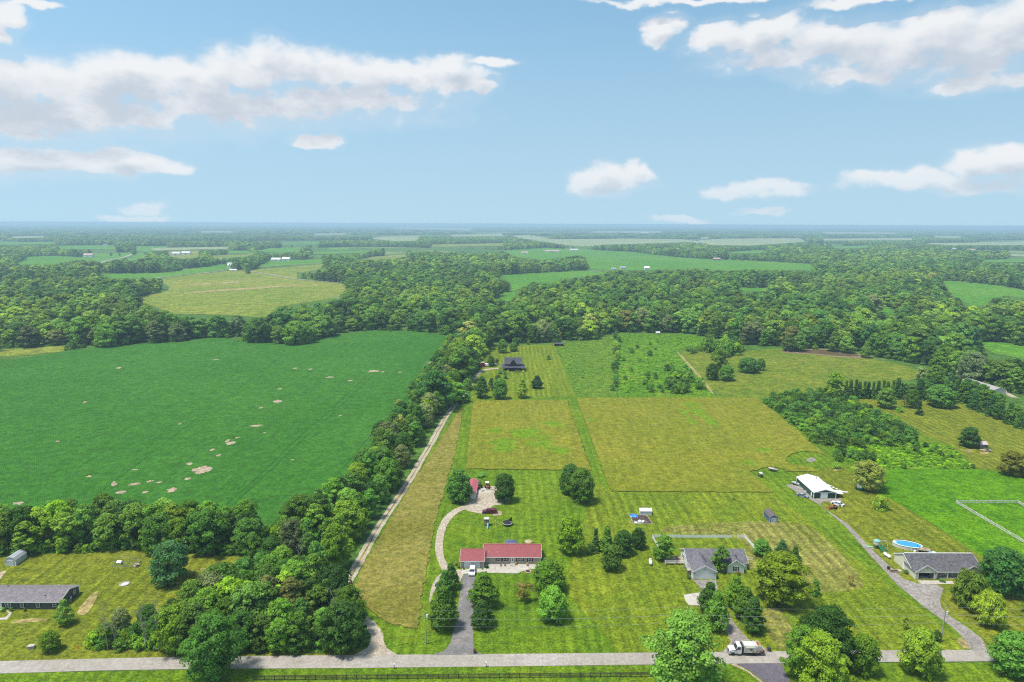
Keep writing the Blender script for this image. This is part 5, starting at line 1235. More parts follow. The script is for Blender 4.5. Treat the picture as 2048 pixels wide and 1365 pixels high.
# grey ranch house at the left
o = gp(121, 1219)
GSD = striped('dark_grey_siding', (0.085,0.082,0.085), (0.055,0.053,0.056), 0.2, 2, 0.75, width=0.14)
GRR = striped('lilac_grey_shingles', (0.20,0.175,0.185), (0.15,0.13,0.14), 0.24, 2, 0.9, width=0.14, spec=0.15, var=0.2)
h = empty('house', o, R(0.4), 'low dark grey ranch house with pale grey shingle roof and white windows', 'house')
gable(h, -24.0, 0, 0, 8.6, 2.35, 3.75, 'x', GSD, GRR, 0.35, ends=0.25)
for u in (-14.9, -11.0): window(h, 'front', 0, u-(-0.3), 0.75, 1.5 if u < -12 else 0.85, 1.2, BLACKP, double=u < -12)
window(h, 'front', 0, -6.2, 0.75, 0.95, 1.2, BLACKP); window(h, 'front', 0, -1.6, 0.85, 0.95, 1.2, BLACKP)
window(h, 'front', 0, -18.6, 0.75, 0.95, 1.2, BLACKP); window(h, 'right', 0, 6.6, 1.0, 0.95, 1.1)
MB().box(-17.3, -16.4, -0.05, -0.003, 0.1, 2.1).build('front_door', WHITE, h)
MB().box(-17.7, -16.0, -1.6, -0.06, 0, 0.25).build('door_step', M_conc, h)
MB().box(0.02, 0.7, 3.2, 3.9, 0, 0.8).build('air_conditioner', STEEL, h); MB().box(0.004, 0.25, 4.4, 4.8, 0.6, 1.2).build('meter_box', WHITE, h)
MB().tube((-4.2, 6.6, 2.9), (-4.2, 6.6, 3.75), 0.13, n=8).build('vent_pipe', WHITE, h)
for (u, y) in ((-5.3, 1.7), (-19.5, 6.8)): MB().box(u, u+0.35, y, y+0.35, 2.7, 3.25).build('roof_vent', BLACKP, h)
corner_posts(h, [(0, 0), (0, 8.6)], 2.3, WHITE)
for u, w_ in ((-15.6, 1.5), (-13.1, 1.2), (-18.0, 1.3), (-9.3, 1.0)):
    put_tree('shrub', o+Vector((u, -1.1, 0)), 1.2, w_, 'bush0', 'mid', 'clipped shrub under the front windows of the grey house', 'shrub', 'foundation shrubs of the grey house')
# log house with dark roofs
o = gp(1003, 744)
LOG = striped('dark_log_wall', (0.040,0.026,0.022), (0.02,0.014,0.012), 0.3, 2, 0.8)
SLT = striped('dark_slate_roof', (0.060,0.058,0.082), (0.045,0.044,0.062), 0.3, 2, 0.7, var=0.15)
h = empty('house', o, 0, 'black-roofed log house with a steep front gable and wraparound porch', 'house')
gable(h, 2.6, 14.6, 2.6, 11.0, 5.6, 9.3, 'x', LOG, SLT, 0.6, 0.2, ends=0.5, trim=SLT)
gable(h, 5.9, 11.3, 1.9, 6.4, 5.0, 8.6, 'y', LOG, SLT, 0.5, 0.2, wname='dormer_wall', rname='dormer_roof', ends=0.35, trim=SLT)
for q in ([(0, 0, 3.0), (17.4, 0, 3.0), (14.7, 2.55, 4.25), (2.5, 2.55, 4.25)], [(0, 0, 3.0), (2.5, 2.55, 4.25), (2.5, 11.0, 4.25), (0, 13.0, 3.0)], [(17.4, 0, 3.0), (17.4, 13.0, 3.0), (14.7, 11.0, 4.25), (14.7, 2.55, 4.25)]):
    MB().slab(*q, 0.15).build('porch_roof', SLT, h)
for x in (0.3, 4.5, 8.7, 12.9, 17.1): MB().box(x-0.12, x+0.12, 0.25, 0.49, 0.0, 2.82).build('porch_post', LOG, h)
MB().box(0.1, 17.3, 0.1, 2.58, 0.0, 0.35).build('porch_floor', WOOD, h)
window(h, 'front', 1.9, 8.6, 5.1, 1.5, 1.6, frame=LOG, double=True)
for u in (4.6, 12.4): window(h, 'front', 2.6, u, 1.2, 1.2, 1.3)
door(h, 'front', 2.6, 8.6, 1.1, 2.1, WOOD, z0=0.36)
MB().tube((13.9, 3.2, 5.5), (13.9, 3.2, 7.0), 0.15, n=8).build('stove_pipe', WHITE, h)
for i, (dx, w_, c_) in enumerate(((2.0, 2.6, 'lite'), (4.6, 2.2, 'lime'), (11.2, 2.6, 'lite'), (13.6, 2.3, 'olive'), (16.2, 2.2, 'lime'))):
    put_tree('shrub', o+Vector((dx, -1.6, 0)), 1.5, w_, 'bush%d' % (i % 3), c_, 'rounded shrub along the front of the black-roofed log house', 'shrub', 'foundation shrubs of the log house')
put_tree('shrub', o+Vector((18.6, 1.5, 0)), 3.2, 2.4, 'plum0', 'plum', 'brown shrub at the right porch corner of the log house', 'shrub')
put_tree('shrub', o+Vector((-1.2, 0.6, 0)), 3.4, 2.6, 'bush1', 'dark', 'dark shrub at the left porch corner of the log house', 'shrub')
gambrel(gp(965.5, 734.5), 0, 3.4, 4.2, 3.6, plain('barn_red', (0.33,0.02,0.025), 0.6), plain('pale_roof', (0.5,0.5,0.5)), plain('barn_red_trim', (0.36,0.04,0.04)), 'little barn-red shed at the top of the gravel lane')
# black run-in shed
t = empty('run_in_shed', gp(1109, 693), 0, 'low black run-in shed at the edge of the big wood', 'shed')
gable(t, 0, 8.0, 0, 3.6, 2.1, 2.9, 'x', plain('black_board', (0.02,0.02,0.022), 0.9), plain('dark_roof_sheet', (0.07,0.07,0.085), 0.6), 0.3, 0.1, ends=0.2, trim=BLACKP)
MB().box(4.3, 5.5, -0.06, -0.003, 0.3, 1.7).build('hatch', WOOD, t)
# weathered shed on the olive field
t = empty('shed', gp(1959, 897.5), 0, 'small weathered wooden shed with faded metal roof beside the round dark tree', 'shed')
gable(t, 0, 4.1, 0, 3.6, 2.1, 3.1, 'x', plain('weathered_board', (0.24,0.19,0.17), 0.9, var=0.3), striped('faded_tin', (0.52,0.43,0.41), (0.36,0.27,0.26), 0.8, 0, 0.5, width=0.3), 0.3, 0.08, ends=0.15, trim=WOOD)
MB().box(-0.06, -0.003, 0.9, 2.4, 0.05, 1.9).build('plank_door', plain('grey_board', (0.33,0.30,0.30), 0.9), t)
MB().box(1.2, 3.0, -0.05, -0.003, 0.9, 1.7).build('hatch', WOOD, t)
MB().box(-1.4, -0.1, 2.4, 3.5, 0.0, 1.9).build('side_bin', BLACKP, t)
# long metal roofed building by the wood
a = gp(1922, 770); b = gp(1985, 790)
t = empty('long_building', a, math.atan2(b.y-a.y, b.x-a.x), 'long pale metal-roofed building half hidden behind the tree screen', 'building')
L_ = (b-a).length
gable(t, 0, L_, 0, 9.0, 3.0, 4.6, 'x', plain('pale_wall', (0.6,0.6,0.58)), striped('pale_tin', (0.36,0.33,0.31), (0.30,0.27,0.25), 0.5, 0, 0.5), 0.3, 0.1, ends=0.2)
for i in range(3): MB().box(2+i*6, 4.5+i*6, -0.06, -0.003, 0.1, 2.5).build('door', WHITE, t)

# ---- far farms: gabled barns and houses scattered over the country
WB = plain('barn_white', (0.74,0.74,0.73), 0.7, var=0.05); TINR = plain('tin_roof', (0.55,0.53,0.53), 0.5, var=0.08); PNK = plain('pinkish_roof', (0.46,0.33,0.28), 0.8); GRB = plain('grey_far_roof', (0.30,0.31,0.33), 0.8); BRK = plain('brick_far', (0.30,0.13,0.11), 0.9)
FARMS = [ # base x (centre), base y, width, top y, wall, roof, label, depth
 (175,515,18,507,WB,PNK,'long low barn with pinkish roof on the far left pasture',14),(305,515,9,508,BRK,PNK,'small brick-red house by the far winding road',9),(351,511,16,504,WB,TINR,'left long white barn in a line past the far winding road',14),(371,510,17,503,WB,TINR,'right long white barn in a line past the far winding road',14),
 (463,537,17,525,WB,TINR,'tall white barn beside the pale lane fork',13),(477,533,9,527,WB,GRB,'small white house right of the tall white barn',8),(466,543,14,538.5,WB,TINR,'white trailer home by the lane fork below the tall white barn',4),(508,521,14,515,WB,GRB,'white farmhouse behind dark trees above the lane',9),
 (551,523,18,516,WB,WB,'left white poultry house beyond the dark crop field',16),(571,522,15,515,WB,WB,'right white poultry house beyond the dark crop field',16),(594,518.5,12,513,WB,GRB,'white shed right of the white poultry houses',9),(608,519,12,515.5,WB,TINR,'lowest white shed at the end of the poultry houses',8),
 (747,566,22,555,WB,PNK,'large white house among trees at the far end of the pale lane',11),(172,484,8,478,WB,TINR,'left of two white round-topped far barns',14),(184,484,10,477.5,WB,TINR,'right of two white round-topped far barns',16),(158,480.5,14,478.6,WB,TINR,'thin white shed row left of the round-topped barns',10),
 (103,475,6,472.5,WB,TINR,'tiny white building far in the left woods',12),(210,493,9,489.5,WB,GRB,'far white farmhouse on the left crop field edge',9),(322,492,9,487,WB,GRB,'far gabled house past the bend of the winding road',10),(338,492.5,12,488.5,WB,TINR,'far white barn past the bend of the winding road',12),
 (1049,508,14,503.5,WB,PNK,'pale low barn at the left of the far cattle farm',10),(1104,505,28,500.5,WB,PNK,'long pale barn of the far cattle farm',12),(1148,502.5,16,498,WB,TINR,'right barn of the far cattle farm',12),(1068,496.5,7,493,WB,PNK,'small pinkish house behind the far cattle farm',8),
 (1228,541,9,536,WB,GRB,'small white house at the near edge of the far green field',8),(1246,539,11,533,WB,GRB,'grey-roofed farmhouse at the near edge of the far green field',9),(1294,540,10,533,WB,WB,'bright white barn at the wood edge of the far green field',9),(1434,521,14,516,BRK,PNK,'pink-roofed house at the tree line of the far green field',9),
 (1409,479,12,473,WB,PNK,'white farm with pinkish roofs near the horizon',16),(1391,487,7,484,WB,TINR,'small pale shed on the pale far field',9),(1402,487,8,484,WB,TINR,'pale shed right of the other on the pale far field',9),
 (1880,510,13,505,WB,PNK,'left pink-roofed house in the far right hamlet',10),(1897,508,11,503,WB,PNK,'right pink-roofed house in the far right hamlet',10),(1944,502,14,498,WB,PNK,'pale house far beyond the right wood',11),(1908,500,9,496.5,WB,TINR,'little tin-roofed house beyond the far right hamlet',9),(1745,502,14,498.5,WB,PNK,'brownish roof showing among the far right trees',12),
 (690,454.6,8,451.5,WB,PNK,'pale works building on the horizon',30),(1255,466.5,10,463.8,WB,TINR,'pale building row in the far blue woods',18),(1290,467,14,464.6,WB,TINR,'longer pale building row in the far blue woods',18),(1197,466,5,463.5,WB,TINR,'white speck of a barn in the far blue woods',16),(1316,669,7,664,WB,TINR,'tiny white hut at the top of the bright overgrown field',3)]
for (px, py, w, top, wm, rm, lab, dp) in FARMS:
    mp_ = mpp(px, py); W_ = w*mp_; H_ = top_h(px, py, top)
    # the ridge stands back from the front wall: lower its height to keep the roof line
    H_ = max(2.2, min(H_*0.95, W_*0.9+3, 13)); dp = min(dp, W_*1.2+2)
    t = empty('farm_building', gp(px, py)-Vector((W_/2, 0, 0)), 0, lab, 'building')
    gable(t, 0, W_, 0, dp, H_*0.55, H_, 'x', wm, rm, 0.4, 0.25, fascia=False)
    MB().box(W_*0.40, W_*0.60, -0.08, -0.004, 0.1, H_*0.42).build('door', GRB, t)
    for u in (0.2, 0.8): MB().box(W_*u-0.6, W_*u+0.6, -0.07, -0.004, H_*0.22, H_*0.42).build('window', GLASS, t)

# ================================================================== VEHICLES
def paint(name, c, rough=0.25): return plain(name, c, rough, 0.5, var=0.04)
CHROME = plain('chrome', (0.55,0.56,0.57), 0.25, 0.6, metal=0.8, var=0.05)
LAMPW = plain('lamp_white', (0.75,0.75,0.72), 0.2, 0.6); LAMPR = plain('lamp_red', (0.35,0.02,0.02), 0.3, 0.6)
def wheel(parent, x, y, r, w, hub=CHROME):
    o = MB().lathe([(r*0.62, -w/2), (r*0.92, -w/2), (r, -w/2*0.7), (r, w/2*0.7), (r*0.92, w/2), (r*0.62, w/2)], 16).build('wheel', TYRE, parent, smooth=False)
    o.location = (x, y, r); o.rotation_euler = (math.pi/2, 0, 0)
    MB().lathe([(r*0.18, -w/2*0.9), (r*0.60, -w/2*0.75), (r*0.60, w/2*0.75), (r*0.18, w/2*0.9)], 12).build('rim', hub, o)
    return o
def loft_body(prof, W_, tuck, parent, mat, name):
    """side outline (x, z) lofted across the width: the flanks draw in towards sill and belt"""
    n = len(prof); secs = [(-W_/2, 0.0), (-W_/2+0.0, 1.0), (W_/2, 1.0), (W_/2, 0.0)]
    ys = [-W_/2+tuck, -W_/2, W_/2, W_/2-tuck]; zc = sum(p[1] for p in prof)/n; v = []
    for k, y in enumerate(ys):
        s = 0.90 if k in (0, 3) else 1.0
        cx_ = sum(p[0] for p in prof)/n
        v += [(cx_+(x-cx_)*(0.985 if k in (0, 3) else 1), y, zc+(z-zc)*s) for x, z in prof]
    f = [tuple(range(n)), tuple(range(4*n-1, 3*n-1, -1))]
    for k in range(3): f += [(k*n+i, (k+1)*n+i, (k+1)*n+(i+1) % n, k*n+(i+1) % n) for i in range(n)]
    return MB().add(v, f).build(name, mat, parent)
def cabin(parent, xb0, xb1, xt0, xt1, z0, z1, wb, wt, roofmat, glassmat=GLASS):
    """glass house: windscreen, side and rear glass, roof on top; front is -x"""
    v = [(xb0, -wb/2, z0), (xb1, -wb/2, z0), (xb1, wb/2, z0), (xb0, wb/2, z0), (xt0, -wt/2, z1), (xt1, -wt/2, z1), (xt1, wt/2, z1), (xt0, wt/2, z1)]
    MB().add(v, [(0,3,2,1),(4,5,6,7),(0,1,5,4),(1,2,6,5),(2,3,7,6),(3,0,4,7)]).build('glasshouse', glassmat, parent)
    MB().bevbox(xt0-0.03, xt1+0.03, -wt/2-0.02, wt/2+0.02, z1+0.002, z1+0.10, 0.05).build('roof', roofmat, parent)
    for s in (-1, 1):
        for (xa, xt) in ((xb0, xt0), ((xb0+xb1)/2, (xt0+xt1)/2), (xb1, xt1)):
            MB().tube((xa, s*wb/2*1.003, z0), (xt, s*wt/2*1.003, z1+0.02), 0.045, n=5).build('pillar', roofmat, parent)
def car(name, P, rz, L, W_, Hc, mat, label, kind='sedan', cat='car'):
    t = empty(name, P, rz, label, cat); r = 0.33 if kind == 'sedan' else 0.37; hb = 0.62*Hc if kind == 'sedan' else 0.60*Hc
    g_ = 0.20; x0, x1 = -L/2, L/2
    prof = [(x0, g_+0.12), (x0+0.05, hb*0.78), (x0+0.35, hb*0.92), (x0+L*0.27, hb), (x1-L*0.10, hb), (x1-0.06, hb*0.9), (x1, g_+0.2), (x1-0.1, g_), (x0+0.12, g_)]
    loft_body(prof, W_, 0.10, t, mat, 'body')
    if kind == 'sedan': cabin(t, x0+L*0.27, x1-L*0.14, x0+L*0.42, x1-L*0.28, hb-0.01, Hc-0.08, W_*0.92, W_*0.74, mat)
    else: cabin(t, x0+L*0.26, x1-L*0.03, x0+L*0.37, x1-L*0.10, hb-0.01, Hc-0.08, W_*0.94, W_*0.80, mat)
    for sx in (-0.30, 0.29):
        for s in (-1, 1): wheel(t, sx*L, s*(W_/2-0.11), r, 0.24)
    for s in (-1, 1):
        MB().cbox((x0+0.03, s*W_*0.35, hb*0.74), (0.10, 0.34, 0.15)).build('headlight', LAMPW, t); MB().cbox((x1-0.03, s*W_*0.36, hb*0.82), (0.10, 0.28, 0.16)).build('tail_light', LAMPR, t)
        MB().cbox((x0+L*0.30, s*(W_/2+0.07), hb+0.06), (0.14, 0.18, 0.12)).build('mirror', mat, t)
    MB().cbox((x0-0.01, 0, g_+0.18), (0.10, W_*0.8, 0.16)).build('bumper', BLACKP, t); MB().cbox((x1+0.01, 0, g_+0.20), (0.10, W_*0.84, 0.18)).build('bumper', BLACKP, t)
    return t
car('suv', gp(944.5, 1146.5), R(88), 4.7, 1.9, 1.68, paint('pearl_white', (0.78,0.79,0.80)), 'white car parked on the asphalt drive before the garage', 'suv')
car('sedan', gp(1605, 994), R(138), 4.6, 1.82, 1.45, paint('silver_blue', (0.24,0.27,0.32)), 'grey sedan parked along the green pole barn', 'sedan')
car('sedan', gp(1675, 1010), R(-52), 4.9, 1.85, 1.40, paint('glossy_white', (0.80,0.81,0.83)), 'white car at the front corner of the green pole barn', 'sedan')
car('sedan', gp(991, 731), R(200), 4.5, 1.8, 1.45, paint('pale_car', (0.6,0.6,0.6)), 'small pale car parked beside the black-roofed log house', 'sedan')
# pickup
def pickup(P, rz, label, mat):
    t = empty('pickup_truck', P, rz, label, 'pickup'); L, W_ = 5.5, 1.9
    prof = [(-2.75, 0.45), (-2.72, 0.85), (-2.5, 1.02), (-1.35, 1.12), (2.72, 1.12), (2.75, 0.5), (2.6, 0.38), (-2.6, 0.36)]
    loft_body(prof, W_, 0.08, t, mat, 'body'); cabin(t, -1.40, 0.55, -0.78, 0.42, 1.11, 1.66, W_*0.92, W_*0.78, mat)
    # a cap over the bed
    MB().prism([(-W_/2*0.94, 1.115), (W_/2*0.94, 1.115), (W_/2*0.82, 1.68), (-W_/2*0.82, 1.68)], 0.66, 2.68, 'x').build('bed_cap', mat, t)
    for s in (-1, 1):
        MB().box(0.9, 2.45, s*W_*0.455-0.02, s*W_*0.455+0.02, 1.25, 1.52).build('cap_window', GLASS, t)
        MB().cbox((-2.72, s*0.68, 0.82), (0.10, 0.36, 0.20)).build('headlight', LAMPW, t); MB().cbox((2.73, s*0.80, 0.9), (0.08, 0.18, 0.35)).build('tail_light', LAMPR, t)
        for sx in (-1.72, 1.62): wheel(t, sx, s*(W_/2-0.12), 0.38, 0.26)
    MB().cbox((-2.78, 0, 0.5), (0.14, W_*0.95, 0.2)).build('bumper', CHROME, t); MB().cbox((2.80, 0, 0.5), (0.14, W_*0.95, 0.2)).build('bumper', CHROME, t)
    return t
pickup(gp(979, 1026.5), R(2), 'maroon pickup with a bed cap at the end of the gravel yard', paint('maroon_car', (0.13,0.012,0.028)))

# garbage truck
def rusty(name, c):
    mt = bpy.data.materials.new(name); mt.use_nodes = True; T = NT(mt.node_tree); b = T.n['Principled BSDF']
    tc_ = T.new('ShaderNodeTexCoord'); sx = T.new('ShaderNodeSeparateXYZ'); T.l.new(tc_.outputs['Object'], sx.inputs[0])
    n = T.noise(tc_.outputs['Object'], 2.2, 6.0, 0.7, 0.6); n2 = T.noise(tc_.outputs['Object'], 0.9, 4.0, 0.6)
    low = T.step(sx.outputs[2], 2.2, 0.9, 0.0, 0.16); back = T.step(sx.outputs[0], 1.0, 4.0, 0.0, 0.10)
    rust = T.step(T.math('ADD', T.math('ADD', n, low), back), 0.60, 0.76)
    cc = T.mix(T.step(n2, 0.3, 0.7), tuple(x*0.85 for x in c), c)
    T.l.new(T.mix(rust, cc, (0.17,0.075,0.03)), b.inputs['Base Color']); b.inputs['Roughness'].default_value = 0.7
    return mt
RUSTY = rusty('rusty_cream', (0.55,0.53,0.46))
tk = empty('garbage_truck', gp(1494.5, 1313.5)+Vector((0, 1.2, 0.075)), R(-1), 'white garbage truck with a rusty cream compactor body stopped on the road', 'truck')
TW_ = 2.4; CABW = paint('truck_white', (0.68,0.68,0.67), 0.35)
MB().box(-4.2, 3.9, -0.45, 0.45, 0.62, 0.92).build('chassis', BLACKP, tk)
hood = [(-4.45, 0.62), (-4.42, 1.30), (-4.2, 1.48), (-2.95, 1.62), (-2.95, 0.62)]
loft_body(hood, 2.15, 0.20, tk, CABW, 'hood')
MB().prism([(-2.95, 0.62), (-2.95, 1.62), (-2.45, 2.55), (-2.3, 2.62), (-1.5, 2.62), (-1.42, 2.5), (-1.42, 0.62)], -1.08, 1.08, 'y').build('cab', CABW, tk)
MB().slab((-2.955, -0.98, 1.68), (-2.955, 0.98, 1.68), (-2.50, 0.92, 2.48), (-2.50, -0.92, 2.48), -0.03).build('windscreen', GLASS, tk)
for s in (-1, 1):
    y = s*1.082
    MB().prism([(-2.70, 1.68), (-2.40, 2.38), (-1.72, 2.38), (-1.72, 1.68)], min(y, y+s*0.02), max(y, y+s*0.02), 'y').build('side_window', GLASS, tk)
    MB().box(-2.86, -2.84, min(y, y+s*.02), max(y, y+s*.02), 0.75, 1.65).build('door_seam', BLACKP, tk)
    MB().box(-3.0, -2.85, min(y+s*0.1, y+s*0.38), max(y+s*0.1, y+s*0.38), 1.65, 2.2).build('mirror', BLACKP, tk)
    MB().tube((-2.6, s*0.92, 0.62), (-1.5, s*0.92, 0.62), 0.26, n=10).build('fuel_tank', STEEL, tk)
    MB().cbox((-4.40, s*0.80, 1.10), (0.10, 0.34, 0.24)).build('headlight', LAMPW, tk)
    MB().prism([(-4.15, 0.95), (-4.0, 1.28), (-3.3, 1.28), (-3.1, 0.95)], min(s*0.86, s*1.12), max(s*0.86, s*1.12), 'y').build('fender', CABW, tk)
    wheel(tk, -3.6, s*0.98, 0.50, 0.30, WHITE); wheel(tk, 1.55, s*1.02, 0.50, 0.32, WHITE); wheel(tk, 1.55, s*0.66, 0.50, 0.30, WHITE)
    MB().tube((3.4, s*1.1, 0.7), (4.0, s*1.1, 0.55), 0.05, n=6).build('rear_step', STEEL, tk)
MB().box(-4.50, -4.40, -0.62, 0.62, 0.75, 1.30).build('grille', BLACKP, tk); MB().box(-4.66, -4.46, -1.15, 1.15, 0.48, 0.74).build('bumper', STEEL, tk)
MB().box(-1.30, -0.95, -1.12, 1.12, 0.92, 2.55).build('cab_gap', BLACKP, tk)
bd = MB().prism([(-1.2, 0.92), (1.2, 0.92), (1.2, 2.35), (0.98, 2.75), (-0.98, 2.75), (-1.2, 2.35)], -0.85, 2.45, 'x').build('compactor_body', RUSTY, tk)
for y in (-0.62, 0.62): MB().box(-0.8, 1.7, y-0.06, y+0.06, 2.752, 2.86).build('roof_rail', WHITE, bd)
MB().box(-0.6, 1.6, -0.52, 0.52, 2.753, 2.80).build('roof_panel', WHITE, bd)
for x in (-0.86, 1.95): MB().box(x, x+0.16, -1.24, 1.24, 2.752 if x > 0 else 0.95, 2.90 if x > 0 else 2.95).build('body_rib', RUSTY, bd)
for x in (-0.55, 2.0): MB().box(x, x+0.09, -1.26, -1.202, 1.0, 2.3).build('side_rib', RUSTY, bd)
for z in (1.0, 2.22): MB().box(-0.45, 1.98, -1.25, -1.202, z, z+0.10).build('side_rib', RUSTY, bd)
MB().box(-0.25, 0.30, -1.235, -1.202, 1.25, 1.8).build('side_hatch', RUSTY, bd)
tg = MB().prism([(2.50, 0.85), (3.75, 1.05), (3.85, 1.6), (3.35, 2.80), (2.50, 2.80)], -1.16, 1.16, 'y').build('tailgate', RUSTY, tk)
MB().box(2.62, 3.22, -0.85, 0.85, 2.803, 2.86).build('red_roof_panel', plain('rust_red', (0.30,0.075,0.045), 0.8, var=0.2), tg)
MB().prism([(3.60, 0.75), (4.35, 0.85), (4.40, 1.35), (3.95, 1.75), (3.76, 1.6)], -1.05, 1.05, 'y').build('hopper', plain('hopper_red', (0.28,0.05,0.05), 0.7, var=0.3), tg)
MB().box(4.0, 4.3, -0.8, 0.8, 1.36, 1.6).build('hopper_load', plain('sacks', (0.55,0.50,0.50), 0.7, var=0.4, scale=8), tg)
# the emblem: a dark oval with a diamond ring
em = MB().lathe([(0.30, 0.0), (0.30, 0.012)], 20, sx=1.15, sy=0.95).build('emblem', plain('emblem_dark', (0.05,0.05,0.055), 0.6), bd); em.location = (0.95, -1.204, 1.85); em.rotation_euler = (R(90), 0, 0)
d1 = MB().prism([(-0.48, 0), (0, 0.34), (0.48, 0), (0, -0.34)], 0.0, 0.008, 'z').build('emblem_diamond', MATS['emblem_dark'], em)
MB().lathe([(0.20, 0.0125), (0.20, 0.018)], 16, sx=1.1, sy=0.9).build('emblem_ring', plain('emblem_grey', (0.30,0.30,0.31), 0.6), em); MB().lathe([(0.12, 0.0185), (0.12, 0.024)], 12).build('emblem_core', MATS['emblem_dark'], em)

def tractor(P, rz, mat, label, scale=1.0, canopy=False, loader=False):
    t = empty('tractor', P, rz, label, 'tractor'); t.scale = (scale,)*3
    MB().bevbox(-1.5, -0.2, -0.30, 0.30, 0.55, 1.15, 0.08).build('hood', mat, t); MB().box(-0.2, 0.7, -0.22, 0.22, 0.45, 0.75).build('gearbox', BLACKP, t)
    MB().bevbox(0.15, 0.6, -0.28, 0.28, 0.85, 0.98, 0.03).build('seat', BLACKP, t); MB().prism([(0.55, 0.95), (0.64, 0.95), (0.72, 1.40), (0.64, 1.40)], -0.26, 0.26, 'y').build('backrest', BLACKP, t)
    MB().tube((-0.2, 0, 1.05), (0.02, 0, 1.30), 0.03, n=6).build('steering_column', BLACKP, t)
    for s in (-1, 1):
        wheel(t, 0.45, s*0.68, 0.58, 0.32, mat); wheel(t, -1.25, s*0.55, 0.34, 0.2, mat)
        MB().prism([(0.0, 0.95), (0.2, 1.22), (0.75, 1.22), (1.0, 0.95)], min(s*0.50, s*0.86), max(s*0.50, s*0.86), 'y').build('fender', mat, t)
        if canopy: MB().tube((0.75, s*0.45, 0.8), (0.75, s*0.45, 2.05), 0.035, n=6).build('roll_bar', BLACKP, t)
        if loader: MB().tube((-0.1, s*0.45, 1.1), (-2.0, s*0.45, 0.5), 0.06, n=6).build('loader_arm', mat, t)
    if canopy: MB().bevbox(-0.3, 1.0, -0.6, 0.6, 2.05, 2.15, 0.04).build('canopy', canopy, t)
    if loader: MB().prism([(-2.1, 0.15), (-2.0, 0.65), (-1.95, 0.62), (-2.0, 0.2), (-2.5, 0.12), (-2.5, 0.06)], -0.75, 0.75, 'y').build('bucket', mat, t)
    MB().tube((-1.0, 0.18, 1.15), (-1.0, 0.18, 1.55), 0.035, n=6).build('exhaust', BLACKP, t)
    return t
tractor(gp(1667, 1018), R(10), plain('rust_orange', (0.36,0.13,0.04), 0.6), 'rusty orange tractor on the grass by the white car', 1.1, loader=True)
tractor(gp(959, 977), R(75), plain('dark_red_paint', (0.16,0.03,0.03), 0.5), 'dark red tractor behind the concrete pad of the gravel yard', 1.15, BLACKP)
tractor(gp(975, 977), R(105), plain('red_paint', (0.34,0.05,0.04), 0.5), 'red tractor with a white canopy behind the concrete pad', 1.2, WHITE)
def boat(P, rz, L, hull, top, label):
    t = empty('boat', P, rz, label, 'boat'); W_ = L*0.36; v = []; secs = []
    for k, x in enumerate(np.linspace(-L/2, L/2, 7)):
        w = W_/2*(math.sin(min(1, (k+0.25)/3.2)*math.pi/2)); zt = 1.25-0.10*k/6+0.12*(1-min(1, k/3)); zb = 0.55+0.25*(1-min(1, k/2.0))
        secs.append([(x, -w, zt), (x, -w*0.75, (zt+zb)/2-0.1), (x, 0, zb), (x, w*0.75, (zt+zb)/2-0.1), (x, w, zt)])
    v = [p for s in secs for p in s]; f = [(k*5+i, (k+1)*5+i, (k+1)*5+i+1, k*5+i+1) for k in range(6) for i in range(4)]+[(0, 1, 2, 3, 4), tuple(30+i for i in (4, 3, 2, 1, 0))]
    MB().add(v, f).build('hull', hull, t)
    MB().add([(p[0], p[1]*0.96, p[2]+0.01) for s in secs for p in (s[0], s[4])], [(2*k, 2*k+1, 2*k+3, 2*k+2) for k in range(6)]).build('deck', top, t)
    MB().bevbox(-L*0.08, L*0.06, -W_*0.3, W_*0.3, 1.22, 1.62, 0.08).build('console', WHITE, t); MB().slab((-L*0.10, -W_*0.28, 1.25), (-L*0.10, W_*0.28, 1.25), (-L*0.05, W_*0.24, 1.75), (-L*0.05, -W_*0.24, 1.75), 0.03).build('windscreen', GLASS, t)
    MB().cbox((L/2+0.12, 0, 1.05), (0.3, 0.3, 0.7)).build('outboard_motor', BLACKP, t)
    MB().box(-L*0.72, L*0.42, -0.06, 0.06, 0.42, 0.54).build('trailer_beam', STEEL, t); MB().box(L*0.05, L*0.15, -W_*0.5, W_*0.5, 0.38, 0.46).build('trailer_axle', STEEL, t)
    for s in (-1, 1): wheel(t, L*0.1, s*W_*0.5, 0.30, 0.18)
    return t
boat(gp(1546, 943), R(135), 4.4, plain('boat_brown', (0.20,0.15,0.13), 0.4), plain('boat_cream', (0.55,0.50,0.46), 0.6), 'brown and cream boat on a trailer at the meadow edge')
boat(gp(1591, 971), R(120), 3.6, WHITE, plain('boat_grey', (0.45,0.45,0.45)), 'white boat on a trailer at the back corner of the pole barn')
# golf cart like utility vehicle
t = empty('utility_cart', gp(1521.5, 954), R(100), 'little white-roofed utility cart parked at the meadow edge', 'cart')
MB().bevbox(-1.2, 1.2, -0.6, 0.6, 0.3, 0.75, 0.1).build('body', BLACKP, t); MB().bevbox(-0.75, 0.85, -0.6, 0.6, 1.75, 1.84, 0.03).build('roof', WHITE, t); MB().box(-0.2, 0.35, -0.5, 0.5, 0.752, 0.95).build('seat', plain('cart_seat', (0.4,0.38,0.33)), t)
for sx in (-0.7, 0.8):
    for s in (-1, 1): MB().tube((sx, s*0.52, 0.7), (sx, s*0.52, 1.76), 0.03, n=6).build('roof_post', BLACKP, t)
for sx in (-0.8, 0.8):
    for s in (-1, 1): wheel(t, sx, s*0.52, 0.26, 0.18)
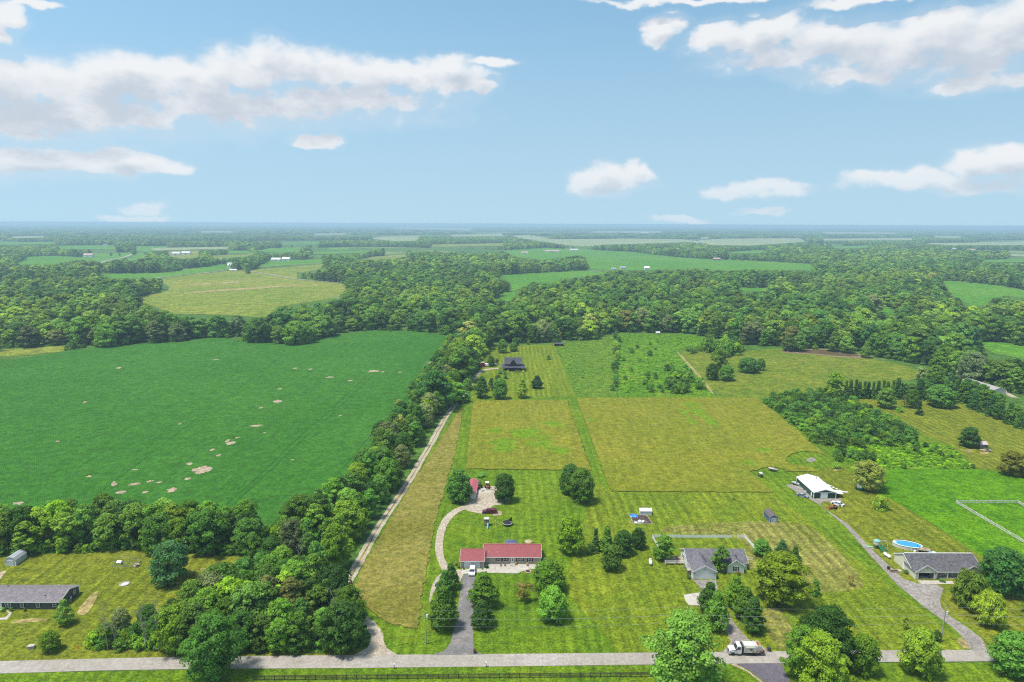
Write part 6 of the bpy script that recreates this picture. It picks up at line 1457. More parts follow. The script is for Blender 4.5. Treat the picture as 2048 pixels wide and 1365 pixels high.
# teal camper
TEAL = plain('teal_paint', (0.03,0.19,0.20), 0.5)
t = empty('camper_trailer', gp(1719, 979), R(60), 'little teal camper trailer with white top under the olive tree', 'trailer')
MB().prism([(-1.9, 0.45), (1.9, 0.45), (1.95, 1.35), (-2.0, 1.35)], -0.95, 0.95, 'y').build('lower_body', TEAL, t)
MB().prism([(-2.0, 1.355), (1.95, 1.355), (1.75, 2.25), (1.4, 2.45), (-1.45, 2.45), (-1.8, 2.2)], -0.94, 0.94, 'y').build('upper_body', WHITE, t)
for u in (-1.0, 0.7): MB().box(u-0.35, u+0.35, -0.965, -0.942, 1.5, 2.0).build('window', GLASS, t)
MB().box(-0.2, 0.35, -0.97, -0.952, 0.5, 1.9).build('door', WHITE, t); MB().tube((-1.9, 0, 0.5), (-2.9, 0, 0.45), 0.06, n=6).build('tow_bar', STEEL, t)
for s in (-1, 1): wheel(t, 0.2, s*0.88, 0.33, 0.2)
# flatbed trailer before the weathered shed, cargo trailer by the red shed
t = empty('flat_trailer', gp(1973, 903), R(-14), 'low flat trailer loaded with dark junk before the weathered shed', 'trailer')
MB().box(-2.8, 1.8, -0.9, 0.9, 0.45, 0.58).build('bed', WOODP, t); MB().tube((1.8, 0, 0.5), (3.0, 0, 0.45), 0.06, n=6).build('tow_bar', STEEL, t)
for s in (-1, 1): wheel(t, -0.5, s*0.95, 0.32, 0.2)
MB().bevbox(-0.2, 0.9, -0.6, 0.5, 0.582, 1.3, 0.2).build('load', plain('junk_dark', (0.10,0.09,0.10), 0.8, var=0.4, scale=6), t); MB().bevbox(1.0, 1.7, -0.5, 0.4, 0.582, 1.05, 0.15).build('load', STEEL, t)
t = empty('cargo_trailer', gp(973.5, 733.5), 0, 'white cargo trailer beside the little barn-red shed', 'trailer')
MB().bevbox(-1.5, 1.5, -1.2, 1.2, 0.45, 2.3, 0.15).build('box', WHITE, t); MB().tube((1.5, 0, 0.5), (2.6, 0, 0.45), 0.07, n=6).build('tow_bar', STEEL, t); MB().box(-1.515, -1.502, -1.0, 1.0, 0.6, 2.1).build('rear_door', STEEL, t)
for s in (-1, 1): wheel(t, -0.2, s*1.15, 0.35, 0.2)

# ================================================================== YARD THINGS
def propane(P, rz, L, label):
    t = empty('propane_tank', P, rz, label, 'tank'); r = 0.52
    prof = [(0.05, -L/2)]+[(r*math.sin(a), -L/2+r*0.75*(1-math.cos(a))) for a in (0.4, 0.8, 1.2, 1.57)]+[(r*math.sin(a), L/2-r*0.75*(1-math.cos(a))) for a in (1.57, 1.2, 0.8, 0.4)]+[(0.05, L/2)]
    b = MB().lathe(prof, 16).build('tank', plain('tank_white', (0.82,0.82,0.80), 0.35, var=0.03), t, smooth=True); b.rotation_euler = (0, R(90), 0); b.location = (0, 0, 0.78)
    for x in (-L*0.28, L*0.28): MB().box(x-0.12, x+0.12, -0.40, 0.40, 0, 0.42).build('foot', M_conc, t)
    MB().tube((0, 0, 1.25), (0, 0, 1.48), 0.22, n=10).build('dome_lid', STEEL, t)
propane(gp(1301, 1128), R(83), 3.2, 'white propane tank on the lawn left of the white house deck')
propane(gp(1774, 1115), R(100), 3.0, 'white propane tank between the play tower and the cream house')

def swing_frame(t, x0, x1, zb, mat, y=0):
    MB().tube((x0, y, zb), (x1, y, zb), 0.06, n=6).build('swing_beam', mat, t)
    for s in (-1, 1): MB().tube((x1, y, zb), (x1+0.15, y+s*1.1, 0), 0.05, n=6).build('leg', mat, t)
    for k in range(2):
        xs_ = x0+(x1-x0)*(0.35+0.35*k)
        for d_ in (-0.22, 0.22): MB().tube((xs_+d_, y, zb), (xs_+d_, y, 0.55), 0.012, n=4).build('chain', STEEL, t)
        MB().box(xs_-0.26, xs_+0.26, y-0.1, y+0.1, 0.50, 0.55).build('swing_seat', BLACKP, t)
def slide(t, x, y0, z0, y1, mat, w=0.5, x1=None):
    x1 = x if x1 is None else x1; n = 8; v = []; f = []
    for k in range(n+1):
        q = k/n; xx = x+(x1-x)*q; y = y0+(y1-y0)*q; z = 0.15+(z0-0.15)*(1-q)**1.15
        v += [(xx-w/2, y, z+0.22), (xx-w/2+0.04, y, z), (xx+w/2-0.04, y, z), (xx+w/2, y, z+0.22)]
    for k in range(n): f += [(4*k+i, 4*k+i+1, 4*k+5+i, 4*k+4+i) for i in range(3)]
    o_ = MB().add(v, f).build('slide', mat, t); md = o_.modifiers.new('solid', 'SOLIDIFY'); md.thickness = 0.05
# play set behind the red-roofed house
CY = plain('cyan_plastic', (0.16,0.42,0.50), 0.4)
t = empty('playset', gp(973, 1052.5), 0, 'wooden play tower with a pale blue slide and swing beam behind the red-roofed house', 'playset')
for x in (-0.8, 0.8):
    for y in (0, 1.5): MB().box(x-0.06, x+0.06, y-0.06, y+0.06, 0, 2.7).build('post', WOOD, t)
MB().box(-0.86, 0.86, -0.06, 1.56, 1.15, 1.25).build('platform', WOOD, t)
for y in (0, 1.5): MB().box(-0.86, 0.86, y-0.03+(0.09 if y else -0.09), y+0.03+(0.09 if y else -0.09), 1.3, 1.8).build('railing', WOOD, t)
gable(t, -0.95, 0.95, -0.15, 1.65, 2.55, 3.05, 'x', WOOD, plain('pale_tarp', (0.5,0.5,0.5)), 0.1, 0.05, fascia=False, wname='roof_gable', ends=0.05) if False else MB().prism([(-0.2, 2.6), (0.75, 3.05), (1.7, 2.6), (1.7, 2.66), (0.75, 3.12), (-0.2, 2.66)], -0.95, 0.95, 'x').build('roof', plain('pale_tarp', (0.5,0.48,0.45)), t)
slide(t, 0.45, -0.08, 1.25, -2.6, CY); swing_frame(t, 0.86, 3.5, 2.3, WOOD, 0.7)
MB().tube((-0.5, -0.1, 1.2), (-0.5, -1.0, 0), 0.04, n=6).build('ladder_rail', WOOD, t); MB().tube((-0.1, -0.1, 1.2), (-0.1, -1.0, 0), 0.04, n=6).build('ladder_rail', WOOD, t)
# trampoline
NET = plain('black_net', (0.018,0.018,0.02), 0.8)
t = empty('trampoline', gp(1015, 1050.5), 0, 'round trampoline with a collapsed black safety net', 'trampoline')
MB().lathe([(1.48, 0.80), (1.84, 0.80), (1.84, 0.88), (1.48, 0.88)], 24).build('frame_pad', plain('grey_pad', (0.28,0.30,0.31), 0.6), t); MB().lathe([(0.02, 0.83), (1.50, 0.83), (1.50, 0.895), (0.02, 0.895)], 24).build('jump_mat', NET, t)
for a in range(6):
    c, s_ = math.cos(a*1.047), math.sin(a*1.047); MB().tube((c*1.7, s_*1.7, 0), (c*1.7, s_*1.7, 0.8), 0.04, n=6).build('leg', BLACKP, t)
v = []; f = []
for k in range(17):
    a = R(-20+k*13); c, s_ = math.cos(a), math.sin(a); hgt = 0.25+1.65*math.exp(-((k-3)/3.2)**2)
    v += [(c*1.75, s_*1.75, 0.9), (c*1.62, s_*1.62, 0.9+hgt)]
f = [(2*k, 2*k+2, 2*k+3, 2*k+1) for k in range(16)]
nt = MB().add(v, f).build('safety_net', NET, t); nt.modifiers.new('solid', 'SOLIDIFY').thickness = 0.03
MB().tube((1.60, 0.55, 0), (1.60, 0.55, 2.85), 0.03, n=6).build('net_pole', BLACKP, t)
# play set at the cream house
GP = plain('green_plastic', (0.02,0.20,0.12), 0.45); GT = plain('sea_green_canopy', (0.20,0.45,0.40), 0.6)
t = empty('playset', gp(1754.5, 1098), 0, 'round-topped play tower with sea-green canopy and two green slides', 'playset')
for a in range(4):
    c, s_ = math.cos(a*1.571+.78), math.sin(a*1.571+.78); MB().tube((c*0.9, s_*0.9+0.6, 0), (c*0.9, s_*0.9+0.6, 2.6), 0.06, n=6).build('post', WOOD, t)
MB().lathe([(0.05, 1.35), (1.0, 1.35), (1.0, 1.45), (0.05, 1.45)], 14, cy=0.6).build('platform', WOOD, t); MB().lathe([(1.02, 1.46), (1.05, 1.46), (1.08, 2.35), (1.05, 2.35)], 16, cy=0.6).build('tower_wall', plain('cream_panel', (0.60,0.55,0.50), 0.7), t)
MB().lathe([(1.12, 2.5), (1.10, 2.62), (0.85, 2.9), (0.4, 3.08), (0.03, 3.12)], 16, cy=0.6).build('canopy', GT, t)
slide(t, 0.1, -0.35, 1.45, -2.6, GP, x1=0.7); slide(t, 0.8, -0.1, 1.45, -2.2, GP, x1=2.4); swing_frame(t, 1.0, 3.6, 2.35, plain('steel_pale', (0.6,0.6,0.55)), 1.2)
t = empty('sandbox', gp(1740, 1097), R(-20), 'wooden sandbox with a light green lid beside the round-topped play tower', 'sandbox')
for (a, b) in (((-1.1, -0.9), (1.1, -0.82)), ((-1.1, 0.82), (1.1, 0.9)), ((-1.1, -0.82), (-1.02, 0.82)), ((1.02, -0.82), (1.1, 0.82))): MB().box(a[0], b[0], a[1], b[1], 0, 0.32).build('side_board', WOODP, t)
MB().box(-1.0, 1.0, -0.8, 0.8, 0.02, 0.15).build('sand', M_soil, t); MB().bevbox(-1.05, 0.9, 0.1, 0.95, 0.33, 0.45, 0.04).build('lid', plain('mint_plastic', (0.20,0.55,0.32), 0.5), t)
# pool
pc = gp(1818.5, 1099.5)
t = empty('swimming_pool', pc+Vector((0.2, 1.6, 0)), R(-23), 'oval above-ground pool with white rim and bright blue water', 'pool')
A, B = 4.3, 2.35
def oval(r0, r1, z0, z1, nm, mt, par):
    n = 40; vs = []
    for (ra, z) in ((r0, z0), (r0, z1), (r1, z1), (r1, z0)):
        vs += [((A+ra)*math.cos(2*math.pi*i/n), (B+ra)*math.sin(2*math.pi*i/n), z) for i in range(n)]
    fs = [(k*n+i, k*n+(i+1) % n, ((k+1) % 4)*n+(i+1) % n, ((k+1) % 4)*n+i) for k in range(4) for i in range(n)]
    return MB().add(vs, fs).build(nm, mt, par)
oval(-0.06, 0.06, 0.0, 1.22, 'wall', plain('pool_wall', (0.62,0.57,0.52), 0.6, var=0.05), t); oval(-0.14, 0.16, 1.222, 1.30, 'rim', WHITE, t)
n = 40; MB().add([((A-0.07)*math.cos(2*math.pi*i/n), (B-0.07)*math.sin(2*math.pi*i/n), 1.08) for i in range(n)], [tuple(range(n))]).build('water', plain('pool_water', (0.045,0.30,0.62), 0.06, 0.5, var=0.10, scale=1.2), t)
for i in range(14):
    a = 2*math.pi*i/14; MB().box(-0.09, 0.09, -0.03, 0.03, 0, 1.22).build('upright', WHITE, t).location = ((A+0.10)*math.cos(a), (B+0.10)*math.sin(a), 0)
MB().bevbox(-3.9, -3.3, -0.35, 0.35, 1.0, 1.45, 0.1).build('skimmer', WHITE, t)
t = empty('pool_deck', pc+Vector((3.2, -1.6, 0)), R(-20), 'wooden pool deck with steps and railings beside the oval pool', 'deck')
for i in range(9): MB().box(-1.2+i*0.42, -0.80+i*0.42, -1.2, 1.2, 1.0, 1.08).build('deck_board', WOODP, t)
for (x, y) in ((-1.1, -1.1), (2.5, -1.1), (-1.1, 1.1), (2.5, 1.1), (0.7, -1.1)): MB().box(x-0.06, x+0.06, y-0.06, y+0.06, 0, 1.95).build('post', WOOD, t)
for z in (1.4, 1.85): MB().box(-1.04, 0.64, -1.13, -1.07, z, z+0.08).build('rail', plain('red_brown_wood', (0.22,0.10,0.07), 0.8), t); MB().box(0.76, 2.44, -1.13, -1.07, z, z+0.08).build('rail', MATS['red_brown_wood'], t)
for k in range(4): MB().box(2.62+k*0.3, 2.9+k*0.3, -0.6, 0.6, 0.0, 0.8-k*0.2).build('step', WOODP, t)
t = empty('pool_filter', pc+Vector((0.3, -2.6, 0)), 0, 'rounded white pool filter standing at the pool wall', 'pump')
MB().lathe([(0.25, 0.0), (0.36, 0.1), (0.38, 0.8), (0.26, 1.05), (0.05, 1.12)], 12).build('filter_tank', WHITE, t, smooth=True); MB().cbox((0.6, 0, 0.25), (0.5, 0.35, 0.4)).build('pump', BLACKP, t)
t = empty('sun_lounger', gp(1856, 1111), R(-70), 'turquoise lounger propped up near the pool deck', 'lounger')
TQ = plain('turquoise_fabric', (0.08,0.50,0.55), 0.6); MB().bevbox(-0.35, 0.35, -0.9, 0.4, 0.32, 0.42, 0.03).build('seat', TQ, t); MB().prism([(0.4, 0.34), (0.5, 0.34), (0.95, 1.25), (0.85, 1.25)], -0.35, 0.35, 'x').build('backrest', TQ, t)
for x in (-0.3, 0.3):
    for y in (-0.8, 0.4): MB().tube((x, y, 0), (x, y, 0.33), 0.03, n=6).build('leg', WHITE, t)
patio_table(pc+Vector((6.3, -3.4, 0)), 'white-topped patio table between the pool deck and the cream house', WHITE)
t = empty('porch_umbrella_table', CH+Vector((8.2, 1.1, 0.16)), 0, 'folded pink and white parasol over a table on the cream house porch', 'table')
MB().lathe([(0.04, 0.68), (0.5, 0.68), (0.5, 0.74), (0.04, 0.74)], 12).build('table_top', WHITE, t); MB().tube((0, 0, 0), (0, 0, 1.75), 0.03, n=6).build('pole', STEEL, t); MB().lathe([(0.75, 1.25), (0.7, 1.35), (0.05, 1.78)], 8).build('canopy', plain('pink_cloth', (0.55,0.12,0.17), 0.8), t)
t = empty('parked_motorcycle', CH+Vector((4.6, 1.0, 0.12)), R(80), 'dark motorcycle just inside the open garage of the cream house', 'motorcycle')
wheel(t, -0.7, 0, 0.32, 0.14); wheel(t, 0.7, 0, 0.32, 0.16); MB().bevbox(-0.4, 0.3, -0.16, 0.16, 0.35, 0.85, 0.06).build('engine_and_tank', MAROON, t); MB().bevbox(0.1, 0.8, -0.14, 0.14, 0.75, 0.88, 0.04).build('seat', BLACKP, t); MB().tube((-0.5, -0.35, 1.0), (-0.5, 0.35, 1.0), 0.02, n=6).build('handlebar', STEEL, t)
# side steps and planting box of the cream house
t = empty('retaining_box', gp(1788, 1144), R(8), 'low timber edged planting box beside the cream house drive', 'planter')
for (a, b, c_, d_) in ((-1.6, 1.6, -0.75, -0.6), (-1.6, 1.6, 0.6, 0.75), (-1.6, -1.45, -0.6, 0.6), (1.45, 1.6, -0.6, 0.6)): MB().box(a, b, c_, d_, 0, 0.35).build('timber', WOODP, t)
MB().box(-1.45, 1.45, -0.6, 0.6, 0.0, 0.18).build('soil', plain('dark_mulch', (0.06,0.035,0.03), 0.95), t)
put_tree('shrub', gp(1812, 1148), 1.4, 1.5, 'bush1', 'dark', 'dark shrub at the side wall of the cream house', 'shrub')
put_tree('shrub', gp(1884, 1164), 0.8, 2.2, 'bush2', 'dark', 'low hedge in front of the cream house porch', 'shrub')
put_tree('shrub', gp(1378, 1158), 1.5, 1.6, 'bush0', 'dark', 'round shrub at the left front corner of the white house garage', 'shrub')
put_tree('shrub', gp(1477, 1150), 1.0, 1.5, 'bush1', 'plum', 'reddish shrub below the window of the white house wing', 'shrub')
for (px, py, w_, c_) in ((974, 1137, 1.3, 'dark'), (912, 1131, 1.4, 'grey'), (918, 1136, 1.2, 'olive'), (965, 1140, 0.7, 'dark'), (928, 1140, 0.7, 'dark')):
    put_tree('shrub', gp(px, py), w_*0.9, w_, 'bush0', c_, 'small foundation shrub at the garage of the red-roofed house', 'shrub', 'foundation shrubs at the red-roofed house garage')
put_tree('shrub', gp(1090, 1127), 1.9, 2.6, 'airy0', 'grey', 'grey twiggy shrub at the right end of the red-roofed house', 'shrub')
for i, px in enumerate((1002, 1010)): patio_chair(gp(px, 1133), R(180), ('left' if i == 0 else 'right')+' chair of the two on the red-roofed house apron', plain('grey_chair', (0.33,0.30,0.28)))
for i, (px, py) in enumerate(((1032, 1130), (1055, 1132))):
    t = empty('flower_pot', gp(px, py), 0, ('pot of yellow flowers beside the front step of the red-roofed house', 'second pot of yellow flowers along the red-roofed house wall')[i], 'flower pot')
    MB().lathe([(0.2, 0), (0.3, 0.4), (0.33, 0.45), (0.05, 0.43)], 10).build('pot', plain('clay', (0.35,0.16,0.09), 0.8), t); MB().lathe([(0.1, 0.42), (0.42, 0.6), (0.36, 0.85), (0.1, 0.95)], 8).build('flowers', plain('yellow_blossom', (0.45,0.30,0.05), 0.8, var=0.5, scale=9), t)
# gazebo and rear deck of the red-roofed house
G0 = gp(1021.5, 1098)
t = empty('gazebo', G0, 0, 'slate blue hip-roofed gazebo behind the red-roofed house', 'gazebo')
SB = plain('slate_blue_roof', (0.10,0.115,0.19), 0.7)
for x in (-1.7, 1.7):
    for y in (-1.5, 1.5): MB().box(x-0.07, x+0.07, y-0.07, y+0.07, 0, 2.3).build('post', BLACKP, t)
MB().add([(-2.0, -1.8, 2.3), (2.0, -1.8, 2.3), (2.0, 1.8, 2.3), (-2.0, 1.8, 2.3), (-0.9, -0.55, 2.95), (0.9, -0.55, 2.95), (0.9, 0.55, 2.95), (-0.9, 0.55, 2.95)], [(3,2,1,0),(4,5,6,7),(0,1,5,4),(1,2,6,5),(2,3,7,6),(3,0,4,7)]).build('roof', SB, t)
MB().add([(-0.95, -0.6, 3.08), (0.95, -0.6, 3.08), (0.95, 0.6, 3.08), (-0.95, 0.6, 3.08), (-0.3, 0, 3.3), (0.3, 0, 3.3)], [(3,2,1,0),(0,1,5,4),(2,3,4,5),(1,2,5),(3,0,4)]).build('top_tier', SB, t)
D0 = gp(1059, 1100)
t = empty('deck', D0, 0, 'rear wooden deck showing over the ridge of the red-roofed house', 'deck')
for i in range(8): MB().box(-2.2+i*0.55, -1.67+i*0.55, -1.5, 1.5, 0.9, 0.98).build('deck_board', WOOD, t)
for (x, y) in ((-2.1, -1.4), (2.1, -1.4), (-2.1, 1.4), (2.1, 1.4)): MB().box(x-0.07, x+0.07, y-0.07, y+0.07, 0, 1.95).build('post', WOOD, t)
for z in (1.4, 1.85): MB().box(-2.03, 2.03, 1.37, 1.43, z, z+0.08).build('rail', BLACKP, t)
patio_table(D0+Vector((-0.4, 0.2, 0.98)), 'tan parasol over a table on the rear deck of the red-roofed house', WOOD, plain('tan_cloth', (0.42,0.33,0.20), 0.9))
t = empty('grill', gp(968, 1095), 0, 'barbecue grill on the grass behind the red-roofed house', 'grill'); MB().lathe([(0.1, 0.75), (0.4, 0.85), (0.42, 1.05), (0.25, 1.25), (0.04, 1.3)], 10).build('kettle', BLACKP, t)
for a in range(3): MB().tube((0.4*math.cos(a*2.1), 0.4*math.sin(a*2.1), 0), (0.22*math.cos(a*2.1), 0.22*math.sin(a*2.1), 0.82), 0.025, n=5).build('leg', STEEL, t)
# stone rings
def ring(P, r, n, label, mat, inner=None):
    t = empty('fire_ring' if inner else 'flower_ring', P, 0, label, 'ring')
    for i in range(n):
        a = 2*math.pi*i/n; o_ = MB().bevbox(-0.24, 0.24, -0.16, 0.16, 0, 0.28, 0.05).build('stone', mat, t); o_.location = (r*math.cos(a), r*math.sin(a), 0); o_.rotation_euler = (0, 0, a+R(90))
    MB().lathe([(0.03, 0.02), (r-0.2, 0.02), (r-0.2, 0.10), (0.03, 0.10)], 14).build('fill', inner or MATS['dark_mulch'], t)
ring(gp(249, 1169), 1.3, 16, 'round stone fire ring with pale ash on the grey house lawn', plain('ring_stone', (0.42,0.37,0.35), 0.9), plain('ash', (0.55,0.50,0.52), 0.95))
ring(gp(1056, 1144), 0.95, 12, 'small stone flower ring on the front lawn of the red-roofed house', plain('tan_stone', (0.45,0.33,0.24), 0.9))
t = empty('stone_box', gp(63, 1297), R(12), 'grey concrete utility box on the lawn near the small round tree', 'box'); MB().bevbox(-0.75, 0.75, -0.5, 0.5, 0, 0.75, 0.06).build('base', plain('grey_concrete', (0.36,0.33,0.31), 0.9), t); MB().bevbox(-0.80, 0.80, -0.55, 0.55, 0.752, 0.86, 0.03).build('lid', M_conc, t)
# dog pen
t = empty('dog_pen', gp(225, 1134.5), R(2), 'galvanised wire dog pen at the tree line behind the grey house', 'pen')
for (x, y) in ((0, 0), (3.6, 0), (7.0, 0), (0, 3.4), (3.6, 3.4), (7.0, 3.4)): MB().tube((x, y, 0), (x, y, 1.8 if x < 5 else 1.3), 0.05, n=6).build('post', STEEL, t)
for (a, b) in (((0, 0), (3.6, 0)), ((0, 3.4), (3.6, 3.4)), ((0, 0), (0, 3.4)), ((3.6, 0), (3.6, 3.4))):
    for z in (0.1, 1.8): MB().tube((*a, z), (*b, z), 0.04, n=5).build('rail', STEEL, t)
for a, b in (((3.6, 0), (7, 0)), ((7, 0), (7, 3.4)), ((3.6, 3.4), (7, 3.4))):
    for z in (0.1, 0.7, 1.3): MB().tube((*a, z), (*b, z), 0.03, n=5).build('rail', STEEL, t)
for k in range(11): MB().tube((0.3*k+0.3, 0, 0.1), (0.3*k+0.3, 0, 1.8), 0.012, n=4).build('wire', STEEL, t)
t = empty('dog_house', gp(236, 1131)+Vector((0, 0.4, 0)), 0, 'little white dog house with a green panel inside the wire pen', 'dog house'); gable(t, -0.6, 0.6, 0, 1.1, 0.7, 1.05, 'x', WHITE, STEEL, 0.1, 0.04, fascia=False, ends=0.1); MB().box(-0.3, 0.3, -0.05, -0.004, 0.02, 0.45).build('entry', plain('lime_panel', (0.25,0.55,0.10)), t)
t = empty('brush_pile', gp(273, 1134), R(15), 'pile of pale pink boards at the right end of the wire dog pen', 'pile')
for i in range(9):
    o_ = MB().box(-0.9, 0.9, -0.12, 0.12, 0, 0.06).build('board', plain('pink_board', (0.50,0.38,0.34), 0.9, var=0.25), t); o_.location = (0.1*math.sin(i*2.1), 0.1*math.cos(i*1.7)+0.3, 0.08+0.09*i); o_.rotation_euler = (0.15*math.sin(i), 0.2*math.cos(i*1.3), i*0.7)
# garden bed, tarp, totes
c0, c1, c2, c3 = gp(1257, 1028), gp(1267.5, 1049), gp(1305, 1048.5), gp(1294, 1033)
t = empty('garden_plot', c1, 0, 'square garden plot edged with pale boards below the white metal shed', 'garden plot')
loc = [p-c1 for p in (c0, c1, c2, c3)]
MB().prism([(p.x, p.y) for p in loc], 0.045, 0.13, 'z').build('soil', plain('dark_bed', (0.085,0.06,0.05), 0.95, var=0.5, scale=1.5), t)
for i in range(4):
    p, q = loc[i], loc[(i+1) % 4]; MB().tube((p.x, p.y, 0.16), (q.x, q.y, 0.16), 0.11, n=4).build('edge_board', WOODP, t)
for k in range(7):
    o_ = MB().bevbox(-0.5, 0.5, -0.14, 0.14, 0, 0.12, 0.03).build('loose_board', WOODP, t); o_.location = (-1.4+k*1.1+0.3*math.sin(k*3), 1.0+0.42*((k*5) % 7), 0.14); o_.rotation_euler = (0, 0, k*1.3)
v = []; f = []; rt = random.Random(8)
for j in range(7):
    for i in range(9): v.append((i*0.38+rt.uniform(-.1, .1), j*0.36+rt.uniform(-.1, .1), (0.14+0.55*math.sin(math.pi*i/8)*math.sin(math.pi*j/6)+rt.uniform(0, 0.22))*(1 if 0 < i < 8 and 0 < j < 6 else 0.35)))
f = [(j*9+i, j*9+i+1, j*9+i+10, j*9+i+9) for j in range(6) for i in range(8)]
tp = MB().add(v, f).build('tarp', plain('blue_tarp', (0.02,0.22,0.62), 0.35, 0.5, var=0.25), None); tp.location = gp(1261, 1036)+Vector((0, 0, 0.14)); tag(tp, 'crumpled bright blue tarp on the corner of the garden plot', 'tarp')
for i, px in enumerate((1272, 1279.5, 1286)):
    t = empty('water_tote', gp(px, 1048)+Vector((0, 0.2, 0.13)), 0.1*i, ('low white crate at the front edge of the garden plot', 'square white tote in the middle front of the garden plot', 'rounded white tote beside the square tote in the garden plot')[i], 'tote')
    if i < 2: MB().bevbox(-0.55, 0.55, -0.45, 0.45, 0, 0.45 if i == 0 else 0.95, 0.08).build('tank', WHITE, t)
    else: MB().lathe([(0.4, 0.0), (0.55, 0.1), (0.55, 0.85), (0.40, 1.05), (0.1, 1.1)], 12).build('tank', WHITE, t, smooth=True)
    MB().lathe([(0.12, 0.45 if i == 0 else 0.95 if i == 1 else 1.10), (0.12, 0.52 if i == 0 else 1.03 if i == 1 else 1.18)], 8).build('cap', STEEL, t)
# bins, mailboxes, sign
def bin_(P, rz, mat, label):
    t = empty('trash_bin', P, rz, label, 'bin'); MB().add([(-0.26,-0.3,0.06),(0.26,-0.3,0.06),(0.26,0.3,0.06),(-0.26,0.3,0.06),(-0.33,-0.38,0.98),(0.33,-0.38,0.98),(0.33,0.38,0.98),(-0.33,0.38,0.98)], [(3,2,1,0),(4,5,6,7),(0,1,5,4),(1,2,6,5),(2,3,7,6),(3,0,4,7)]).build('body', mat, t)
    MB().bevbox(-0.36, 0.36, -0.42, 0.42, 0.985, 1.10, 0.05).build('lid', mat, t); MB().tube((-0.34, 0.46, 0.95), (0.34, 0.46, 0.95), 0.03, n=6).build('handle', mat, t)
    for s in (-1, 1): wheel(t, s*0.30, 0.32, 0.12, 0.06).rotation_euler = (math.pi/2, 0, R(90))
bin_(gp(949.5, 1307), 0.1, plain('brown_plastic', (0.085,0.035,0.025), 0.5), 'brown wheeled trash bin at the foot of the asphalt drive')
bin_(gp(1538, 1303), 0.5, plain('charcoal_plastic', (0.045,0.05,0.055), 0.45), 'dark grey wheeled trash bin behind the garbage truck')
bin_(gp(1777, 1140), 0.2, BLACKP, 'black trash bin beside the long gravel drive at the cream house')
def mailbox(P, label):
    t = empty('mailbox', P, 0, label, 'mailbox'); MB().box(-0.07, 0.07, -0.07, 0.07, 0, 1.05).build('post', BLACKP, t); MB().prism([(-0.14, 1.06), (0.14, 1.06), (0.14, 1.24), (0.08, 1.35), (-0.08, 1.35), (-0.14, 1.24)], -0.28, 0.28, 'y').build('box', WHITE, t); MB().box(0.141, 0.16, -0.05, 0.12, 1.18, 1.30).build('flag', LAMPR, t)
mailbox(gp(788.5, 1338), 'white-topped mailbox across the road from the gravel lane mouth'); mailbox(gp(972.5, 1334.5), 'white-topped mailbox across the road from the brown trash bin')
t = empty('road_sign', gp(160, 1311), R(20), 'yellow diamond curve sign with a small yellow plate on a leaning post', 'sign')
YL = plain('sign_yellow', (0.80,0.52,0.01), 0.5, var=0.03); AMB = plain('sign_mark', (0.30,0.14,0.005), 0.6)
pst = MB().tube((0.05, 0, 0), (-0.22, 0, 2.75), 0.04, n=6).build('post', STEEL, t)
sg = MB().prism([(-0.66, 0), (0, 0.66), (0.66, 0), (0, -0.66)], -0.02, 0.0, 'y').build('sign_face', YL, t); sg.location = (-0.20, -0.06, 2.45); sg.rotation_euler = (0, R(-8), 0)
for (p, q) in (((-0.10, -0.26), (-0.10, 0.02)), ((-0.10, 0.02), (0.12, 0.14)), ((0.12, 0.14), (0.12, 0.28))): MB().tube((p[0], -0.035, p[1]), (q[0], -0.035, q[1]), 0.05, n=5).build('arrow_stroke', AMB, sg)
MB().prism([(0.0, 0.24), (0.24, 0.24), (0.12, 0.40)], -0.045, -0.022, 'y').build('arrow_head', AMB, sg)
pl = MB().box(-0.27, 0.27, -0.02, 0.0, -0.27, 0.27).build('plate', YL, t); pl.location = (-0.10, -0.06, 1.72); pl.rotation_euler = (0, R(-8), 0)
# covered mower on the gravel by the left drive tree
t = empty('covered_mower', gp(876, 1173), R(30), 'machine under a dark blue cover at the edge of the gravel', 'mower'); MB().lathe([(0.75, 0.1), (0.78, 0.5), (0.6, 0.95), (0.25, 1.15), (0.03, 1.18)], 12, sx=1.25).build('cover', plain('navy_cover', (0.03,0.045,0.10), 0.5, var=0.3), t, smooth=True)
for s in (-1, 1): wheel(t, 0.6, s*0.6, 0.22, 0.16)
# lumber and odd heaps in the equipment yard and by the barn
def planks(P, rz, label, n=6, mat=WOODP, L=2.0):
    t = empty('lumber_stack', P, rz, label, 'lumber')
    for i in range(n): MB().box(-L/2, L/2, -0.45+(i % 3)*0.3, -0.18+(i % 3)*0.3, 0.0+(i//3)*0.13, 0.12+(i//3)*0.13).build('plank', mat, t)
planks(gp(1003, 1006), 1.5, 'stacked pale planks under the rounded tree of the equipment yard', 9, WOODP, 2.4); planks(gp(981, 980), 0.1, 'pale boards lying on the concrete pad', 6); planks(gp(966, 983), 0.9, 'grey boards on the concrete pad', 6, WOOD, 1.3)
for i, (px, py) in enumerate(((1597, 976), (1603, 979), (1610, 984))): planks(gp(px, py), 0.9, ('rearmost', 'middle', 'front')[i]+' heap of pale boards along the left wall of the pole barn', 6, M_conc, 1.8)
t = empty('burn_heap', gp(1623, 921), 0, 'grey heap of branches and ash inside the mown circle', 'heap')
for i in range(12):
    a = i*0.9; MB().tube((0.9*math.cos(a), 0.5*math.sin(a), 0.02), (-0.7*math.cos(a+.6), -0.4*math.sin(a+.6), 0.45), 0.07, n=5).build('branch', BARKPALE, t)

